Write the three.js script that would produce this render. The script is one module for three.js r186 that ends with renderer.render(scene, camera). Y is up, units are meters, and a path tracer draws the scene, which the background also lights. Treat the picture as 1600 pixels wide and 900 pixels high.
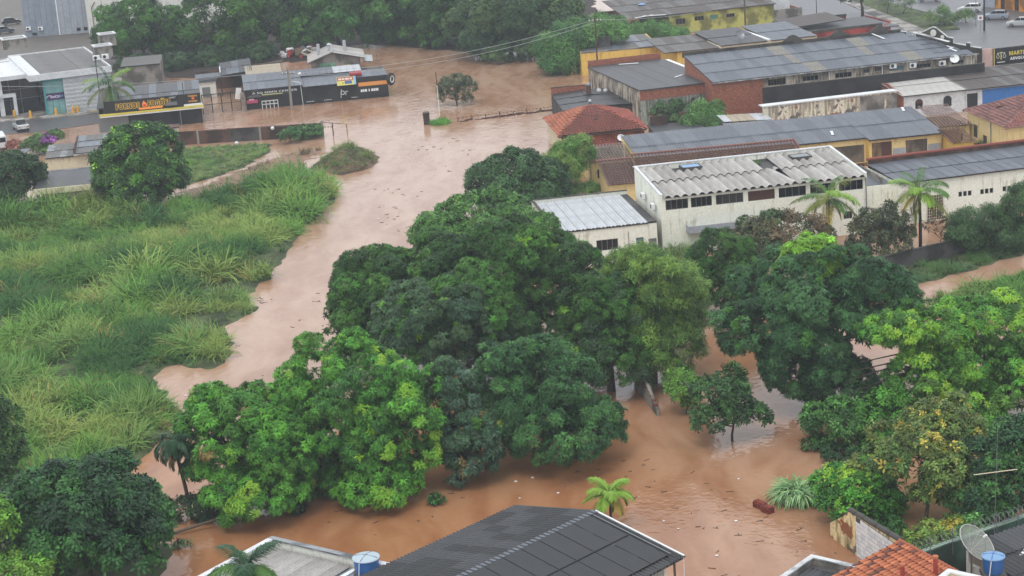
import * as THREE from 'three';
import { mergeGeometries } from 'three/addons/utils/BufferGeometryUtils.js';
import { RoundedBoxGeometry } from 'three/addons/geometries/RoundedBoxGeometry.js';

// ---------------------------------------------------------------- camera, sky, sun, exposure
const scene = new THREE.Scene();
const EYE = 51, PITCH = 15.5 * Math.PI / 180, ROLL = 4.2 * Math.PI / 180, FOCAL = 3000;   // metres, radians, pixels of the 1600 px photograph
const camera = new THREE.PerspectiveCamera(2 * Math.atan(450 / FOCAL) * 180 / Math.PI, 16 / 9, 1, 3000);
camera.position.set(0, EYE, 0);
camera.rotation.set(-PITCH, 0, -ROLL, 'YXZ');
scene.add(camera);

const SKY_W = 128, SKY_H = 64, skyData = new Float32Array(SKY_W * SKY_H * 4);
for (let j = 0; j < SKY_H; j++) for (let i = 0; i < SKY_W; i++) {          // CIE overcast sky with faint cloud structure
  const el = ((j + 0.5) / SKY_H - 0.5) * Math.PI, s = Math.max(0, Math.sin(el)), az = i / SKY_W * Math.PI * 2;
  let L = 0.88 + 0.22 * s;
  L *= 1 + 0.06 * Math.sin(az * 3 + 5 * el) * Math.sin(az * 2 - 7 * el + 1);
  const k = (j * SKY_W + i) * 4, g = el < 0 ? 0.45 : 1;
  skyData[k] = L * 0.95 * g; skyData[k + 1] = L * 0.985 * g; skyData[k + 2] = L * 1.04 * g; skyData[k + 3] = 1;
}
const skyTex = new THREE.DataTexture(skyData, SKY_W, SKY_H, THREE.RGBAFormat, THREE.FloatType);
skyTex.mapping = THREE.EquirectangularReflectionMapping; skyTex.magFilter = THREE.LinearFilter; skyTex.needsUpdate = true;
scene.background = skyTex; scene.environment = skyTex;
const sun = new THREE.DirectionalLight(0xfff4e6, 0.9);
sun.position.set(-60, 260, -60); sun.target.position.set(0, 0, -200);
sun.castShadow = true; sun.shadow.radius = 40;
Object.assign(sun.shadow.camera, { left: -160, right: 160, top: 260, bottom: -200, near: 1, far: 700 });
scene.add(sun, sun.target);
scene.fog = new THREE.FogExp2(0xdde4ec, 0.0003);
const renderer = new THREE.WebGLRenderer({ antialias: true });
renderer.setSize(1024, 576); renderer.shadowMap.enabled = true;
renderer.toneMapping = THREE.LinearToneMapping; renderer.toneMappingExposure = 1.38;

// ---------------------------------------------------------------- random numbers, noise
let seed = 7;
function rnd() { seed = (seed + 0x6D2B79F5) | 0; let t = Math.imul(seed ^ (seed >>> 15), 1 | seed); t = (t + Math.imul(t ^ (t >>> 7), 61 | t)) ^ t; return ((t ^ (t >>> 14)) >>> 0) / 4294967296; }
const rr = (a, b) => a + (b - a) * rnd();
const pick = a => a[Math.floor(rnd() * a.length)];
function hash(x, y, s) { let h = Math.imul(x, 374761393) + Math.imul(y, 668265263) + Math.imul(s, 2147483647); h = Math.imul(h ^ (h >>> 13), 1274126177); return ((h ^ (h >>> 16)) >>> 0) / 4294967296; }
function vnoise(x, y, p, s) {                                              // value noise, period p cells
  const xi = Math.floor(x), yi = Math.floor(y), fx = x - xi, fy = y - yi, u = fx * fx * (3 - 2 * fx), v = fy * fy * (3 - 2 * fy), w = n => ((n % p) + p) % p;
  const a = hash(w(xi), w(yi), s), b = hash(w(xi + 1), w(yi), s), c = hash(w(xi), w(yi + 1), s), d = hash(w(xi + 1), w(yi + 1), s);
  return a + (b - a) * u + (c - a) * v + (a - b - c + d) * u * v;
}
function fbm(u, v, p, oct, s) { let t = 0, a = 0.5, n = 0; for (let o = 0; o < oct; o++) { t += a * vnoise(u * p, v * p, p, s + o); n += a; a *= 0.55; p *= 2; } return t / n; }
const sm = (a, b, x) => { const t = Math.min(1, Math.max(0, (x - a) / (b - a))); return t * t * (3 - 2 * t); };
const mix3 = (a, b, t) => [a[0] + (b[0] - a[0]) * t, a[1] + (b[1] - a[1]) * t, a[2] + (b[2] - a[2]) * t];
const hexc = h => [(h >> 16 & 255) / 255, (h >> 8 & 255) / 255, (h & 255) / 255];

// ---------------------------------------------------------------- textures: what surfaces are made of, uv in metres
function dataTex(n, metres, fn, srgb = true) {
  const d = new Uint8Array(n * n * 4);
  for (let y = 0; y < n; y++) for (let x = 0; x < n; x++) { const c = fn(x / n, y / n), k = (y * n + x) * 4; for (let i = 0; i < 3; i++) d[k + i] = Math.max(0, Math.min(255, (c.length ? c[i] : c) * 255)); d[k + 3] = 255; }
  const t = new THREE.DataTexture(d, n, n); t.wrapS = t.wrapT = THREE.RepeatWrapping; t.magFilter = THREE.LinearFilter; t.minFilter = THREE.LinearMipmapLinearFilter; t.generateMipmaps = true;
  if (srgb) t.colorSpace = THREE.SRGBColorSpace; t.repeat.set(1 / metres, 1 / metres); t.needsUpdate = true; return t;
}
const T = {
  mottle: dataTex(256, 7, (u, v) => 0.74 + 0.16 * fbm(u, v, 6, 4, 3) + 0.14 * fbm(u, v, 40, 2, 9)),
  patchy: dataTex(256, 9, (u, v) => { const a = fbm(u, v, 5, 5, 21), b = fbm(u, v, 48, 2, 5); return 0.55 + 0.35 * sm(0.35, 0.65, a) + 0.12 * b; }),
  wetroof: dataTex(256, 6, (u, v) => { const a = fbm(u, v * 0.5 + 0.2, 4, 5, 31), b = fbm(u, v, 64, 2, 7); return 0.6 + 0.3 * a + 0.14 * b; }),
  peel: dataTex(512, 8, (u, v) => {                                       // flaking limewash over dirty render
    const a = fbm(u, v, 5, 6, 41), st = fbm(u * 1, v * 0.15, 32, 3, 47), g = fbm(u, v, 60, 2, 3);
    let c = mix3(hexc(0xd9d2bd), hexc(0x8f8677), sm(0.42, 0.7, st) * 0.9);
    c = mix3(c, hexc(0x8a5b40), sm(0.56, 0.6, a)); c = mix3(c, hexc(0x4f4d4a), sm(0.36, 0.32, a) * 0.8);
    return c.map(k => k * (0.85 + 0.25 * g));
  }),
  stain: dataTex(512, 9, (u, v) => {                                      // mould-streaked old paint
    const st = fbm(u, v * 0.12, 40, 3, 57), a = fbm(u, v, 6, 5, 51), g = fbm(u, v, 64, 2, 3);
    let c = mix3(hexc(0xbdb3a2), hexc(0x5b524a), sm(0.35, 0.75, st * 0.6 + a * 0.5)); return c.map(k => k * (0.82 + 0.3 * g));
  }),
  grime: dataTex(512, 10, (u, v) => { const st = fbm(u, v * 0.1, 36, 3, 67), a = fbm(u, v, 6, 5, 61), g = fbm(u, v, 64, 2, 3); return mix3([0.99, 0.99, 0.98], hexc(0x9c9686), 0.5 * sm(0.58, 0.85, st * 0.6 + a * 0.45)).map(k => k * (0.92 + 0.1 * g)); }),
  brick: dataTex(256, 4, (u, v) => { const r = Math.floor(v * 36), q = u * 16 + (r % 2) * 0.5, c = hash(Math.floor(q) % 16, r, 5), f = q % 1, w = (v * 36) % 1; const m = (f < 0.07 || w < 0.16) ? 1 : 0; return mix3(mix3(hexc(0x7c3f2c), hexc(0xa35b3f), c), hexc(0x8d7f72), m * 0.7).map(k => k * (0.8 + 0.3 * fbm(u, v, 24, 3, 8))); }),
  tile: dataTex(256, 12, (u, v) => { const c = hash(Math.floor(u * 40), Math.floor(v * 34), 4), a = fbm(u, v, 8, 4, 71); return 0.6 + 0.22 * c + 0.25 * a; }),
  soil: dataTex(256, 8, (u, v) => mix3(hexc(0x6d4a35), hexc(0x8f6d52), fbm(u, v, 8, 5, 81)).map(k => k * (0.8 + 0.3 * fbm(u, v, 64, 2, 2)))),
  asphalt: dataTex(256, 10, (u, v) => 0.7 + 0.2 * fbm(u, v, 5, 5, 91) + 0.2 * fbm(u, v, 90, 2, 92)),
  watercol: dataTex(1024, 90, (u, v) => { const w = fbm(u, v, 7, 3, 103), a = fbm(u * 4 + w * 0.25, v + w * 0.1, 5, 5, 101), b = fbm(u * 3 + w * 0.2, v, 24, 4, 102); return mix3(hexc(0xd8c3b2), hexc(0xffffff), sm(0.25, 0.75, 0.6 * a + 0.4 * b)); }),
  ripple: dataTex(1024, 26, (u, v) => { const w = fbm(u, v, 6, 3, 111); const a = fbm(u + 0.03 * w, v + 0.05 * w, 22, 4, 112), b = fbm(u, v, 70, 3, 113); return 0.6 * a + 0.4 * b; }, false),
  bark: dataTex(128, 1.5, (u, v) => 0.6 + 0.4 * fbm(u, v * 0.3, 20, 4, 121)),
};
const mat = (color, o = {}) => new THREE.MeshStandardMaterial({ color, roughness: 0.8, side: THREE.DoubleSide, ...o });
const M = {
  white: mat(0xd9dad4, { map: T.grime }), whiteClean: mat(0xdfe3e6, { map: T.mottle, roughness: 0.6 }), cream: mat(0xeff1e6, { map: T.grime }), creamWarm: mat(0xd9cfb4, { map: T.grime }),
  coping: mat(0xc9ccce, { map: T.patchy }), greyCoping: mat(0x8d9296, { map: T.patchy }), darkCap: mat(0x4a4844, { map: T.patchy }),
  concrete: mat(0x8f8b84, { map: T.patchy }), darkConcrete: mat(0x4c4a49, { map: T.patchy }), black: mat(0x17181b, { map: T.mottle, roughness: 0.55 }), blackWall: mat(0x2b2c2f, { map: T.patchy }),
  yellow: mat(0xe2be62, { map: T.grime }), yellowPale: mat(0xe4cd94, { map: T.grime }), lime: mat(0xb6b662, { map: T.patchy }), red: mat(0x9c3b36, { map: T.patchy }), blue: mat(0x2f6fb5, { map: T.grime, roughness: 0.6 }),
  stain: mat(0xffffff, { map: T.stain }), peel: mat(0xffffff, { map: T.peel }), brick: mat(0xffffff, { map: T.brick }), brownWall: mat(0x5a4034, { map: T.patchy }), greyWall: mat(0x8d98a6, { map: T.mottle, roughness: 0.5 }), greyWallLight: mat(0xa9b0bb, { map: T.mottle, roughness: 0.5 }),
  roofDark: mat(0x484a4e, { map: T.wetroof, roughness: 0.5 }), roofDarker: mat(0x2d2f32, { map: T.wetroof, roughness: 0.45 }), roofBlue: mat(0x727984, { map: T.wetroof, roughness: 0.42 }), roofBlue2: mat(0x666d78, { map: T.wetroof, roughness: 0.45 }), roofGrey: mat(0x6e6d6b, { map: T.wetroof, roughness: 0.6 }), roofBrown: mat(0x5a524d, { map: T.wetroof, roughness: 0.6 }),
  fibro: mat(0xbdbab6, { map: T.wetroof }), fibro2: mat(0xb0ada9, { map: T.wetroof }), fibroLight: mat(0xcccac6, { map: T.wetroof }), zinc: mat(0xd4d9de, { map: T.wetroof, roughness: 0.4, metalness: 0.15 }), beigeRoof: mat(0xbdb09a, { map: T.wetroof }), skylight: mat(0x8a8880, { map: T.mottle }),
  tileOrange: mat(0xb06a4e, { map: T.tile }), tileRed: mat(0x9a5143, { map: T.tile }), tileBrown: mat(0x6a4740, { map: T.tile }), tileMauve: mat(0x7d5f5b, { map: T.tile }), terraA: mat(0xba6e4b, { map: T.mottle }), terraB: mat(0xa35a3c, { map: T.mottle }), terraC: mat(0x6b4238, { map: T.mottle }),
  glass: mat(0x14181c, { roughness: 0.12 }), glassBlue: mat(0x4f6f78, { roughness: 0.15 }), frame: mat(0x6d7072, { roughness: 0.5 }), frameWhite: mat(0xd5d7d6, { roughness: 0.5 }), darkWood: mat(0x4b2d24), wood: mat(0x7b6a55, { map: T.bark }), greyMetal: mat(0x7d8286, { roughness: 0.4, metalness: 0.5 }), steelDark: mat(0x2a2b2d, { roughness: 0.5, metalness: 0.4 }),
  garage: mat(0x7f7263, { map: T.patchy }), plasticWhite: mat(0xdcdfe0, { roughness: 0.4 }), bark: mat(0x4d4238, { map: T.bark, roughness: 0.95 }), barkPale: mat(0x7c7063, { map: T.bark, roughness: 0.95 }),
  soil: mat(0xffffff, { map: T.soil, roughness: 0.6 }), asphalt: mat(0x5b5c5f, { map: T.asphalt, roughness: 0.4 }), pavement: mat(0x9b9791, { map: T.patchy }), grassSoil: mat(0x4c5a30, { map: T.patchy, roughness: 0.95 }),
  kerbYellow: mat(0xcfae4c, { map: T.patchy }), tankBlue: mat(0x2d62a3, { roughness: 0.4 }), tankLid: mat(0x6f93b8, { roughness: 0.45 }), rubber: mat(0x1c1c1d, { roughness: 0.8 }), panel: mat(0x1e2023, { map: T.mottle, roughness: 0.5 }),
  tankLidGrey: mat(0x9fb0bb, { roughness: 0.5 }), teal: mat(0x3f8f93, { roughness: 0.4 }), tealGlass: mat(0x86b7b6, { roughness: 0.15, map: T.mottle }),
};

// ---------------------------------------------------------------- from the photograph to places on the ground
const FWD = new THREE.Vector3(0, -Math.sin(PITCH), -Math.cos(PITCH)), UPV = new THREE.Vector3(0, Math.cos(PITCH), -Math.sin(PITCH));
function ray(px, py) {
  const a = px - 800, b = py - 450, xr = a * Math.cos(ROLL) - b * Math.sin(ROLL), yd = a * Math.sin(ROLL) + b * Math.cos(ROLL);
  return new THREE.Vector3().addScaledVector(FWD, FOCAL).add(new THREE.Vector3(xr, 0, 0)).addScaledVector(UPV, -yd);
}
function P(px, py, h = 0) { const d = ray(px, py); return d.multiplyScalar((h - EYE) / d.y).add(new THREE.Vector3(0, EYE, 0)); }
const depthOf = p => new THREE.Vector3(p.x, p.y - EYE, p.z).dot(FWD);
const scaleAt = p => FOCAL / depthOf(p);                                   // photo pixels per metre there
function atDepth(px, py, d) { return ray(px, py).multiplyScalar(d / FOCAL).add(new THREE.Vector3(0, EYE, 0)); }
function frame(A, B, h, o = {}) {                                          // a facade: left and right end of an edge at height h
  const a = P(A[0], A[1], h), b = P(B[0], B[1], h);
  let ang = o.ang !== undefined ? o.ang * Math.PI / 180 : Math.atan2(-(b.z - a.z), b.x - a.x);
  const X = new THREE.Vector3(Math.cos(ang), 0, -Math.sin(ang)), Z = new THREE.Vector3(Math.sin(ang), 0, Math.cos(ang));
  const f = { o: new THREE.Vector3(a.x, 0, a.z), ang, X, Z, w: b.clone().sub(a).dot(X) };
  f.loc = (px, py, hh = 0) => { const p = P(px, py, hh).sub(f.o); return [p.dot(X), hh, p.dot(Z)]; };
  f.on = (px, py, z = 0) => {                                             // where the facade plane (moved by z) is seen at that pixel
    const d = ray(px, py), e = new THREE.Vector3(0, EYE, 0), o2 = f.o.clone().addScaledVector(Z, z), t = o2.sub(e).dot(Z) / d.dot(Z), q = d.multiplyScalar(t).add(e).sub(f.o);
    return [q.dot(X), q.y];
  };
  f.rect = (x0, y0, x1, y1, z = 0) => { const xm = (x0 + x1) / 2, ym = (y0 + y1) / 2, l = f.on(x0, ym, z)[0], r = f.on(x1, ym, z)[0], t = f.on(xm, y0, z)[1], b2 = f.on(xm, y1, z)[1]; return [l, b2, r - l, t - b2]; };
  return f;
}

// ---------------------------------------------------------------- things and parts
const used = {};
function numbered(n) { const k = used[n] = (used[n] ?? -1) + 1; return k ? `${n}_${String(k).padStart(3, '0')}` : n; }
function thing(name, label, category, pos = [0, 0, 0], turn = 0, group) {
  const g = new THREE.Group(); g.name = numbered(name); scene.add(g);
  if (pos.isVector3) g.position.copy(pos); else g.position.set(...pos);
  g.rotation.y = turn; g.userData = { label, category }; if (group) g.userData.group = group; return g;
}
const at = (f, name, label, category, group) => thing(name, label, category, f.o, f.ang, group);
function clean(g) { const o = new THREE.BufferGeometry(); const s = g.index ? g.toNonIndexed() : g; for (const k of ['position', 'normal', 'uv']) if (s.attributes[k]) o.setAttribute(k, s.attributes[k]); if (!o.attributes.uv) o.setAttribute('uv', new THREE.BufferAttribute(new Float32Array(o.attributes.position.count * 2), 2)); return o; }
const join = gs => Array.isArray(gs) ? mergeGeometries(gs.map(clean)) : gs;
function part(parent, name, geo, m, kind) { const o = new THREE.Mesh(join(geo), m); o.name = name; o.castShadow = o.receiveShadow = true; if (kind) o.userData.kind = kind; parent.add(o); return o; }
function single(name, geo, m, label, category, pos, turn = 0, group) {
  const o = part(scene, numbered(name), geo, m); o.userData = { label, category }; if (group) o.userData.group = group;
  if (pos) pos.isVector3 ? o.position.copy(pos) : o.position.set(...pos); o.rotation.y = turn; return o;
}
function structure(name, geo, m) { const o = part(scene, numbered(name), geo, m); o.userData.kind = 'structure'; return o; }
function metric(g) {                                                       // box-projected uv in metres
  if (g.index) g = g.toNonIndexed(); g.computeVertexNormals();
  const p = g.attributes.position, n = g.attributes.normal, uv = new Float32Array(p.count * 2);
  for (let i = 0; i < p.count; i++) { const x = Math.abs(n.getX(i)), y = Math.abs(n.getY(i)), z = Math.abs(n.getZ(i)); const q = y > x && y > z ? [p.getX(i), p.getZ(i)] : x > z ? [p.getZ(i), p.getY(i)] : [p.getX(i), p.getY(i)]; uv[2 * i] = q[0] + 0.37; uv[2 * i + 1] = q[1] + 0.11; }
  g.setAttribute('uv', new THREE.BufferAttribute(uv, 2)); return g;
}
const box = (w, h, d, x = 0, y = 0, z = 0) => metric(new THREE.BoxGeometry(w, h, d).translate(x, y, z));      // x, y, z is its centre
const slab = (x0, x1, y0, y1, z0, z1) => box(x1 - x0, y1 - y0, z1 - z0, (x0 + x1) / 2, (y0 + y1) / 2, (z0 + z1) / 2);
const cyl = (r0, r1, h, x = 0, y = 0, z = 0, n = 10) => new THREE.CylinderGeometry(r0, r1, h, n).translate(x, y + h / 2, z);
function bar(a, b, r, n = 6, r1 = r) { const A = new THREE.Vector3(...a), B = new THREE.Vector3(...b), d = B.clone().sub(A), g = new THREE.CylinderGeometry(r1, r, d.length(), n); g.applyQuaternion(new THREE.Quaternion().setFromUnitVectors(new THREE.Vector3(0, 1, 0), d.clone().normalize())); return g.translate((A.x + B.x) / 2, (A.y + B.y) / 2, (A.z + B.z) / 2); }
function plate(pts, t, axis = 'z') {                                       // a polygon with thickness: xy extruded to -z; axis 'x': pts are (z, y) and thickness runs +x
  const s = new THREE.Shape(pts.map(p => new THREE.Vector2(p[0], p[1]))), g = new THREE.ExtrudeGeometry(s, { depth: t, bevelEnabled: false });
  if (axis === 'x') g.rotateY(-Math.PI / 2).translate(t, 0, 0); else g.translate(0, 0, -t);
  return metric(g);
}
function holedWall(w, h, t, holes, y0 = -0.6) {                            // front face at z = 0
  const s = new THREE.Shape([[0, y0], [w, y0], [w, h], [0, h]].map(p => new THREE.Vector2(...p)));
  for (const [x, y, a, b] of holes) s.holes.push(new THREE.Path([[x, y], [x, y + b], [x + a, y + b], [x + a, y]].map(p => new THREE.Vector2(...p))));
  return metric(new THREE.ExtrudeGeometry(s, { depth: t, bevelEnabled: false }).translate(0, 0, -t));
}
function windowIn(parent, [x, y, w, h], n = 2, fm = M.frame, gm = M.glass, z = -0.08, rows = 1) {
  const b = 0.05, gs = [slab(0, w, 0, b, -0.04, 0.04), slab(0, w, h - b, h, -0.04, 0.04)];
  for (let i = 0; i <= n; i++) { const u = (w - b) * i / n; gs.push(slab(u, u + b, b, h - b, -0.035, 0.035)); }
  for (let i = 1; i < rows; i++) gs.push(slab(b, w - b, h * i / rows - 0.02, h * i / rows + 0.02, -0.03, 0.03));
  const f = part(parent, 'window', gs, fm); f.position.set(x, y, z);
  for (let i = 0; i < n; i++) { const u = (w - b) * i / n + b; part(f, 'pane', slab(u, u + (w - b) / n - b, b, h - b, -0.015, 0.005), gm); }
  return f;
}
function shell(parent, w, d, h, m, holes = [], t = 0.18, hb = h) {          // front, sides, back
  part(parent, 'wall', holedWall(w, h, t, holes), m);
  part(parent, 'wall', plate([[-t, -0.6], [-t, h], [-d, hb], [-d, -0.6]], t, 'x'), m);
  const r = part(parent, 'wall', plate([[-t, -0.6], [-t, h], [-d, hb], [-d, -0.6]], t, 'x'), m); r.position.x = w - t;
  part(parent, 'wall', slab(t, w - t, -0.6, hb, -d, -d + t), m);
}
// a surface given by its lower left, lower right and upper left corner (local metres): x runs along the eave, -z up the slope
function onPlane(o, p0, p1, p2) {
  const a = new THREE.Vector3(...p0), X = new THREE.Vector3(...p1).sub(a).normalize(), U = new THREE.Vector3(...p2).sub(a); U.addScaledVector(X, -U.dot(X)).normalize();
  const Z = U.clone().negate(), Y = Z.clone().cross(X);
  o.position.copy(a); o.quaternion.setFromRotationMatrix(new THREE.Matrix4().makeBasis(X, Y, Z)); return o;
}
const dist = (a, b) => Math.hypot(a[0] - b[0], a[1] - b[1], a[2] - b[2]);
const sheetCache = {};
function corrGeo(w, l, pitch, amp, flat = 0) {                             // corrugated sheet, x 0..w, z 0..-l
  const key = [w, l, pitch, amp].map(v => v.toFixed(3)).join(); if (sheetCache[key]) return sheetCache[key];
  const n = Math.max(4, Math.round(w / pitch) * 6), pos = [], uv = [], idx = [];
  for (let i = 0; i <= n; i++) { const x = w * i / n, y = amp * Math.sin(x / pitch * Math.PI * 2); pos.push(x, y, 0, x, y, -l); uv.push(x, 0, x, l); if (i) { const k = i * 2; idx.push(k - 2, k, k - 1, k - 1, k, k + 1); } }
  const g = new THREE.BufferGeometry(); g.setAttribute('position', new THREE.Float32BufferAttribute(pos, 3)); g.setAttribute('uv', new THREE.Float32BufferAttribute(uv, 2)); g.setIndex(idx); g.computeVertexNormals();
  return sheetCache[key] = g;
}
function sheetRoof(parent, p0, p1, p2, o = {}) {                           // a rectangular slope of separate sheets
  const { noUnder, cols, rows = 2, pitch = 0.3, amp = 0.045, mats = [M.roofBlue], under = M.darkConcrete, rand = 0.012, skip = () => false } = o, W = dist(p0, p1), L = dist(p0, p2), n = cols ?? Math.max(1, Math.round(W / 1.1)), cw = W / n, cl = L / rows;
  const r = onPlane(part(parent, 'roof', slab(0, noUnder ? 0.05 : W, -0.1, -0.05, -L, 0), under), p0, p1, p2);
  const g = corrGeo(cw + 0.04, cl + 0.14, pitch, amp);
  for (let j = 0; j < rows; j++) for (let i = 0; i < n; i++) { if (skip(i, j)) continue; const s = part(r, 'roof_sheet', g, o.choose ? o.choose(i, j) : pick(mats)); s.position.set(i * cw, amp + 0.02 + rr(0, rand) + (i % 2) * 0.006, -j * cl + 0.1); s.rotation.x = -(0.05 + rr(0, 0.02)) / cl; s.rotation.z = rr(-1, 1) * rand * 0.4; }
  return r;
}
function tileGeo(w, l, tl, tr, pitch = 0.4, row = 0.5) {                 // clay tile field, bottom 0..w, top tl..tr
  const pos = [], uv = [], idx = [], nr = Math.max(2, Math.round(l / row)), rl = l / nr;
  for (let j = 0; j < nr; j++) {
    const v = (j + 0.5) / nr, x0 = tl * v, x1 = w + (tr - w) * v, n = Math.max(2, Math.round((x1 - x0) / pitch) * 4), b = pos.length / 3, sh = (hash(j, 3, 9) - 0.5) * 0.05;
    for (let i = 0; i <= n; i++) { const x = x0 + (x1 - x0) * i / n, y = 0.17 * Math.abs(Math.sin((x + sh) / pitch * Math.PI)); pos.push(x, y + 0.12, -j * rl + 0.03, x, y + 0.005, -(j + 1) * rl - 0.02); uv.push(x, j * rl, x, (j + 1) * rl); if (i) { const k = b + i * 2; idx.push(k - 2, k, k - 1, k - 1, k, k + 1); } }
  }
  const g = new THREE.BufferGeometry(); g.setAttribute('position', new THREE.Float32BufferAttribute(pos, 3)); g.setAttribute('uv', new THREE.Float32BufferAttribute(uv, 2)); g.setIndex(idx); g.computeVertexNormals(); return g;
}
function tileRoof(parent, p0, p1, p2, p3, m) {                             // p2, p3: upper left and right
  const a = new THREE.Vector3(...p0), X = new THREE.Vector3(...p1).sub(a), W = X.length(); X.normalize();
  const q2 = new THREE.Vector3(...p2).sub(a), q3 = new THREE.Vector3(...p3).sub(a), tl = q2.dot(X), tr = q3.dot(X), L = q2.clone().addScaledVector(X, -tl).length();
  const r = onPlane(part(parent, 'roof', tileGeo(W, L, tl, tr), m), p0, p1, p2); r.userData.kind = 'stuff'; return r;
}
function ridge(parent, a, b, m, r = 0.13) { const L = dist(a, b), n = Math.max(2, Math.round(L / 0.4)), gs = []; for (let i = 0; i < n; i++) { const p = t => a.map((v, k) => v + (b[k] - v) * t + (k === 1 ? 0.02 : 0)); gs.push(bar(p(i / n), p((i + 1.12) / n), r * 1.06, 7, r * 0.9)); } return part(parent, 'ridge_cap', gs, m); }
function canvasMat(w, h, draw, o = {}) { const c = document.createElement('canvas'); c.width = w; c.height = h; draw(c.getContext('2d'), w, h); const t = new THREE.CanvasTexture(c); t.colorSpace = THREE.SRGBColorSpace; return mat(0xffffff, { map: t, roughness: 0.5, ...o }); }
function poster(parent, name, m, x, y, z, w, h, tilt = 0, t = 0.04) {       // a printed board: print on its front, uv 0..1
  const g = new THREE.BoxGeometry(w, h, t); const o = part(parent, name, g, m); o.position.set(x + w / 2, y + h / 2, z); o.rotation.x = tilt; return o;
}

// ---------------------------------------------------------------- ground, water, land
const groundGeo = new THREE.PlaneGeometry(1600, 1600, 8, 8).rotateX(-Math.PI / 2).translate(0, -1.2, -500);
structure('ground', metric(groundGeo), M.soil);
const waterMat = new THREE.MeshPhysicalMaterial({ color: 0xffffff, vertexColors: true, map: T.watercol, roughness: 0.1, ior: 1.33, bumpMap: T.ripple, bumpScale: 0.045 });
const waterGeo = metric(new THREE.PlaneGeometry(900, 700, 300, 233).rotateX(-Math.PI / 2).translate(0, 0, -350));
{ // muddy water colour in noisy streaks: paler up the channel, ochre by near houses
  const p = waterGeo.attributes.position, c = new Float32Array(p.count * 3), paleTone = [0.40, 0.265, 0.185], ochre = [0.37, 0.19, 0.095];
  for (let i = 0; i < p.count; i++) { const x = p.getX(i), z = p.getZ(i), n = fbm((x + 500) / 400, (z + 900) / 900, 24, 4, 131) - 0.5, s = sm(-0.35, 0.35, (z + 152 + (x + 8) * 0.18) / 26 + n * 2.6) * (1 - 0.55 * sm(4, 13, x + n * 8)); const k = mix3(paleTone, ochre, s); c.set(k, i * 3); }
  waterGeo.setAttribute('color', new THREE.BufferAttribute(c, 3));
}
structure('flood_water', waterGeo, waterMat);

function inside(x, z, poly) { let c = false; for (let i = 0, j = poly.length - 1; i < poly.length; j = i++) { const [a, b] = poly[i], [d, e] = poly[j]; if ((b > z) !== (e > z) && x < (d - a) * (z - b) / (e - b) + a) c = !c; } return c; }
function edgeDist(x, z, poly) { let m = 1e9; for (let i = 0, j = poly.length - 1; i < poly.length; j = i++) { const [a, b] = poly[i], [d, e] = poly[j], dx = d - a, dz = e - b, t = Math.max(0, Math.min(1, ((x - a) * dx + (z - b) * dz) / (dx * dx + dz * dz))); m = Math.min(m, Math.hypot(x - a - t * dx, z - b - t * dz)); } return inside(x, z, poly) ? m : -m; }
const ground2 = (pts, h = 0) => pts.map(([x, y]) => { const p = P(x, y, h); return [p.x, p.z]; });
const heights = {};
function land(name, poly, hmax, m, o = {}) {                               // a bank that rises out of the water, its shore broken up
  const { step = 1.2, slope = 0.14, rough = 0.3, peak = 0 } = o, xs = poly.map(p => p[0]), zs = poly.map(p => p[1]), x0 = Math.min(...xs) - 2, x1 = Math.max(...xs) + 2, z0 = Math.min(...zs) - 2, z1 = Math.max(...zs) + 2;
  const nx = Math.ceil((x1 - x0) / step), nz = Math.ceil((z1 - z0) / step), pos = [], uv = [], idx = [], H = [];
  for (let j = 0; j <= nz; j++) for (let i = 0; i <= nx; i++) {
    const x = x0 + i * step, z = z0 + j * step, d = edgeDist(x, z, poly), q = 4096;
    let y = Math.min(hmax, d * slope) + rough * (vnoise(x / 2.3 + 900, z / 2.3 + 900, q, 5) - 0.5) * Math.min(1, Math.abs(hmax) * 2) + rough * 0.5 * (vnoise(x / 0.9 + 900, z / 0.9 + 900, q, 6) - 0.5);
    if (peak) y += Math.max(0, d) * peak; y = Math.max(-0.9, y); H.push(y); pos.push(x, y, z); uv.push(x, z);
  }
  for (let j = 0; j < nz; j++) for (let i = 0; i < nx; i++) { const k = j * (nx + 1) + i, a = [k, k + 1, k + nx + 1, k + nx + 2]; if (Math.max(...a.map(t => H[t])) < -0.25) continue; idx.push(a[0], a[2], a[1], a[1], a[2], a[3]); }
  const g = new THREE.BufferGeometry(); g.setAttribute('position', new THREE.Float32BufferAttribute(pos, 3)); g.setAttribute('uv', new THREE.Float32BufferAttribute(uv, 2)); g.setIndex(idx); g.computeVertexNormals();
  heights[name] = (x, z) => H[Math.max(0, Math.min(nz, Math.round((z - z0) / step))) * (nx + 1) + Math.max(0, Math.min(nx, Math.round((x - x0) / step)))];
  return structure(name, g, m);
}
function flat(name, pts, y, m, t = 0.5) {                                  // a paved area as a slab, its top at y; corners given as seen at that height
  const s = new THREE.Shape(ground2(pts, y).map(([x, z]) => new THREE.Vector2(x, -z)));
  return structure(name, metric(new THREE.ExtrudeGeometry(s, { depth: t, bevelEnabled: false }).rotateX(-Math.PI / 2).translate(0, y - t, 0)), m);
}

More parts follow.
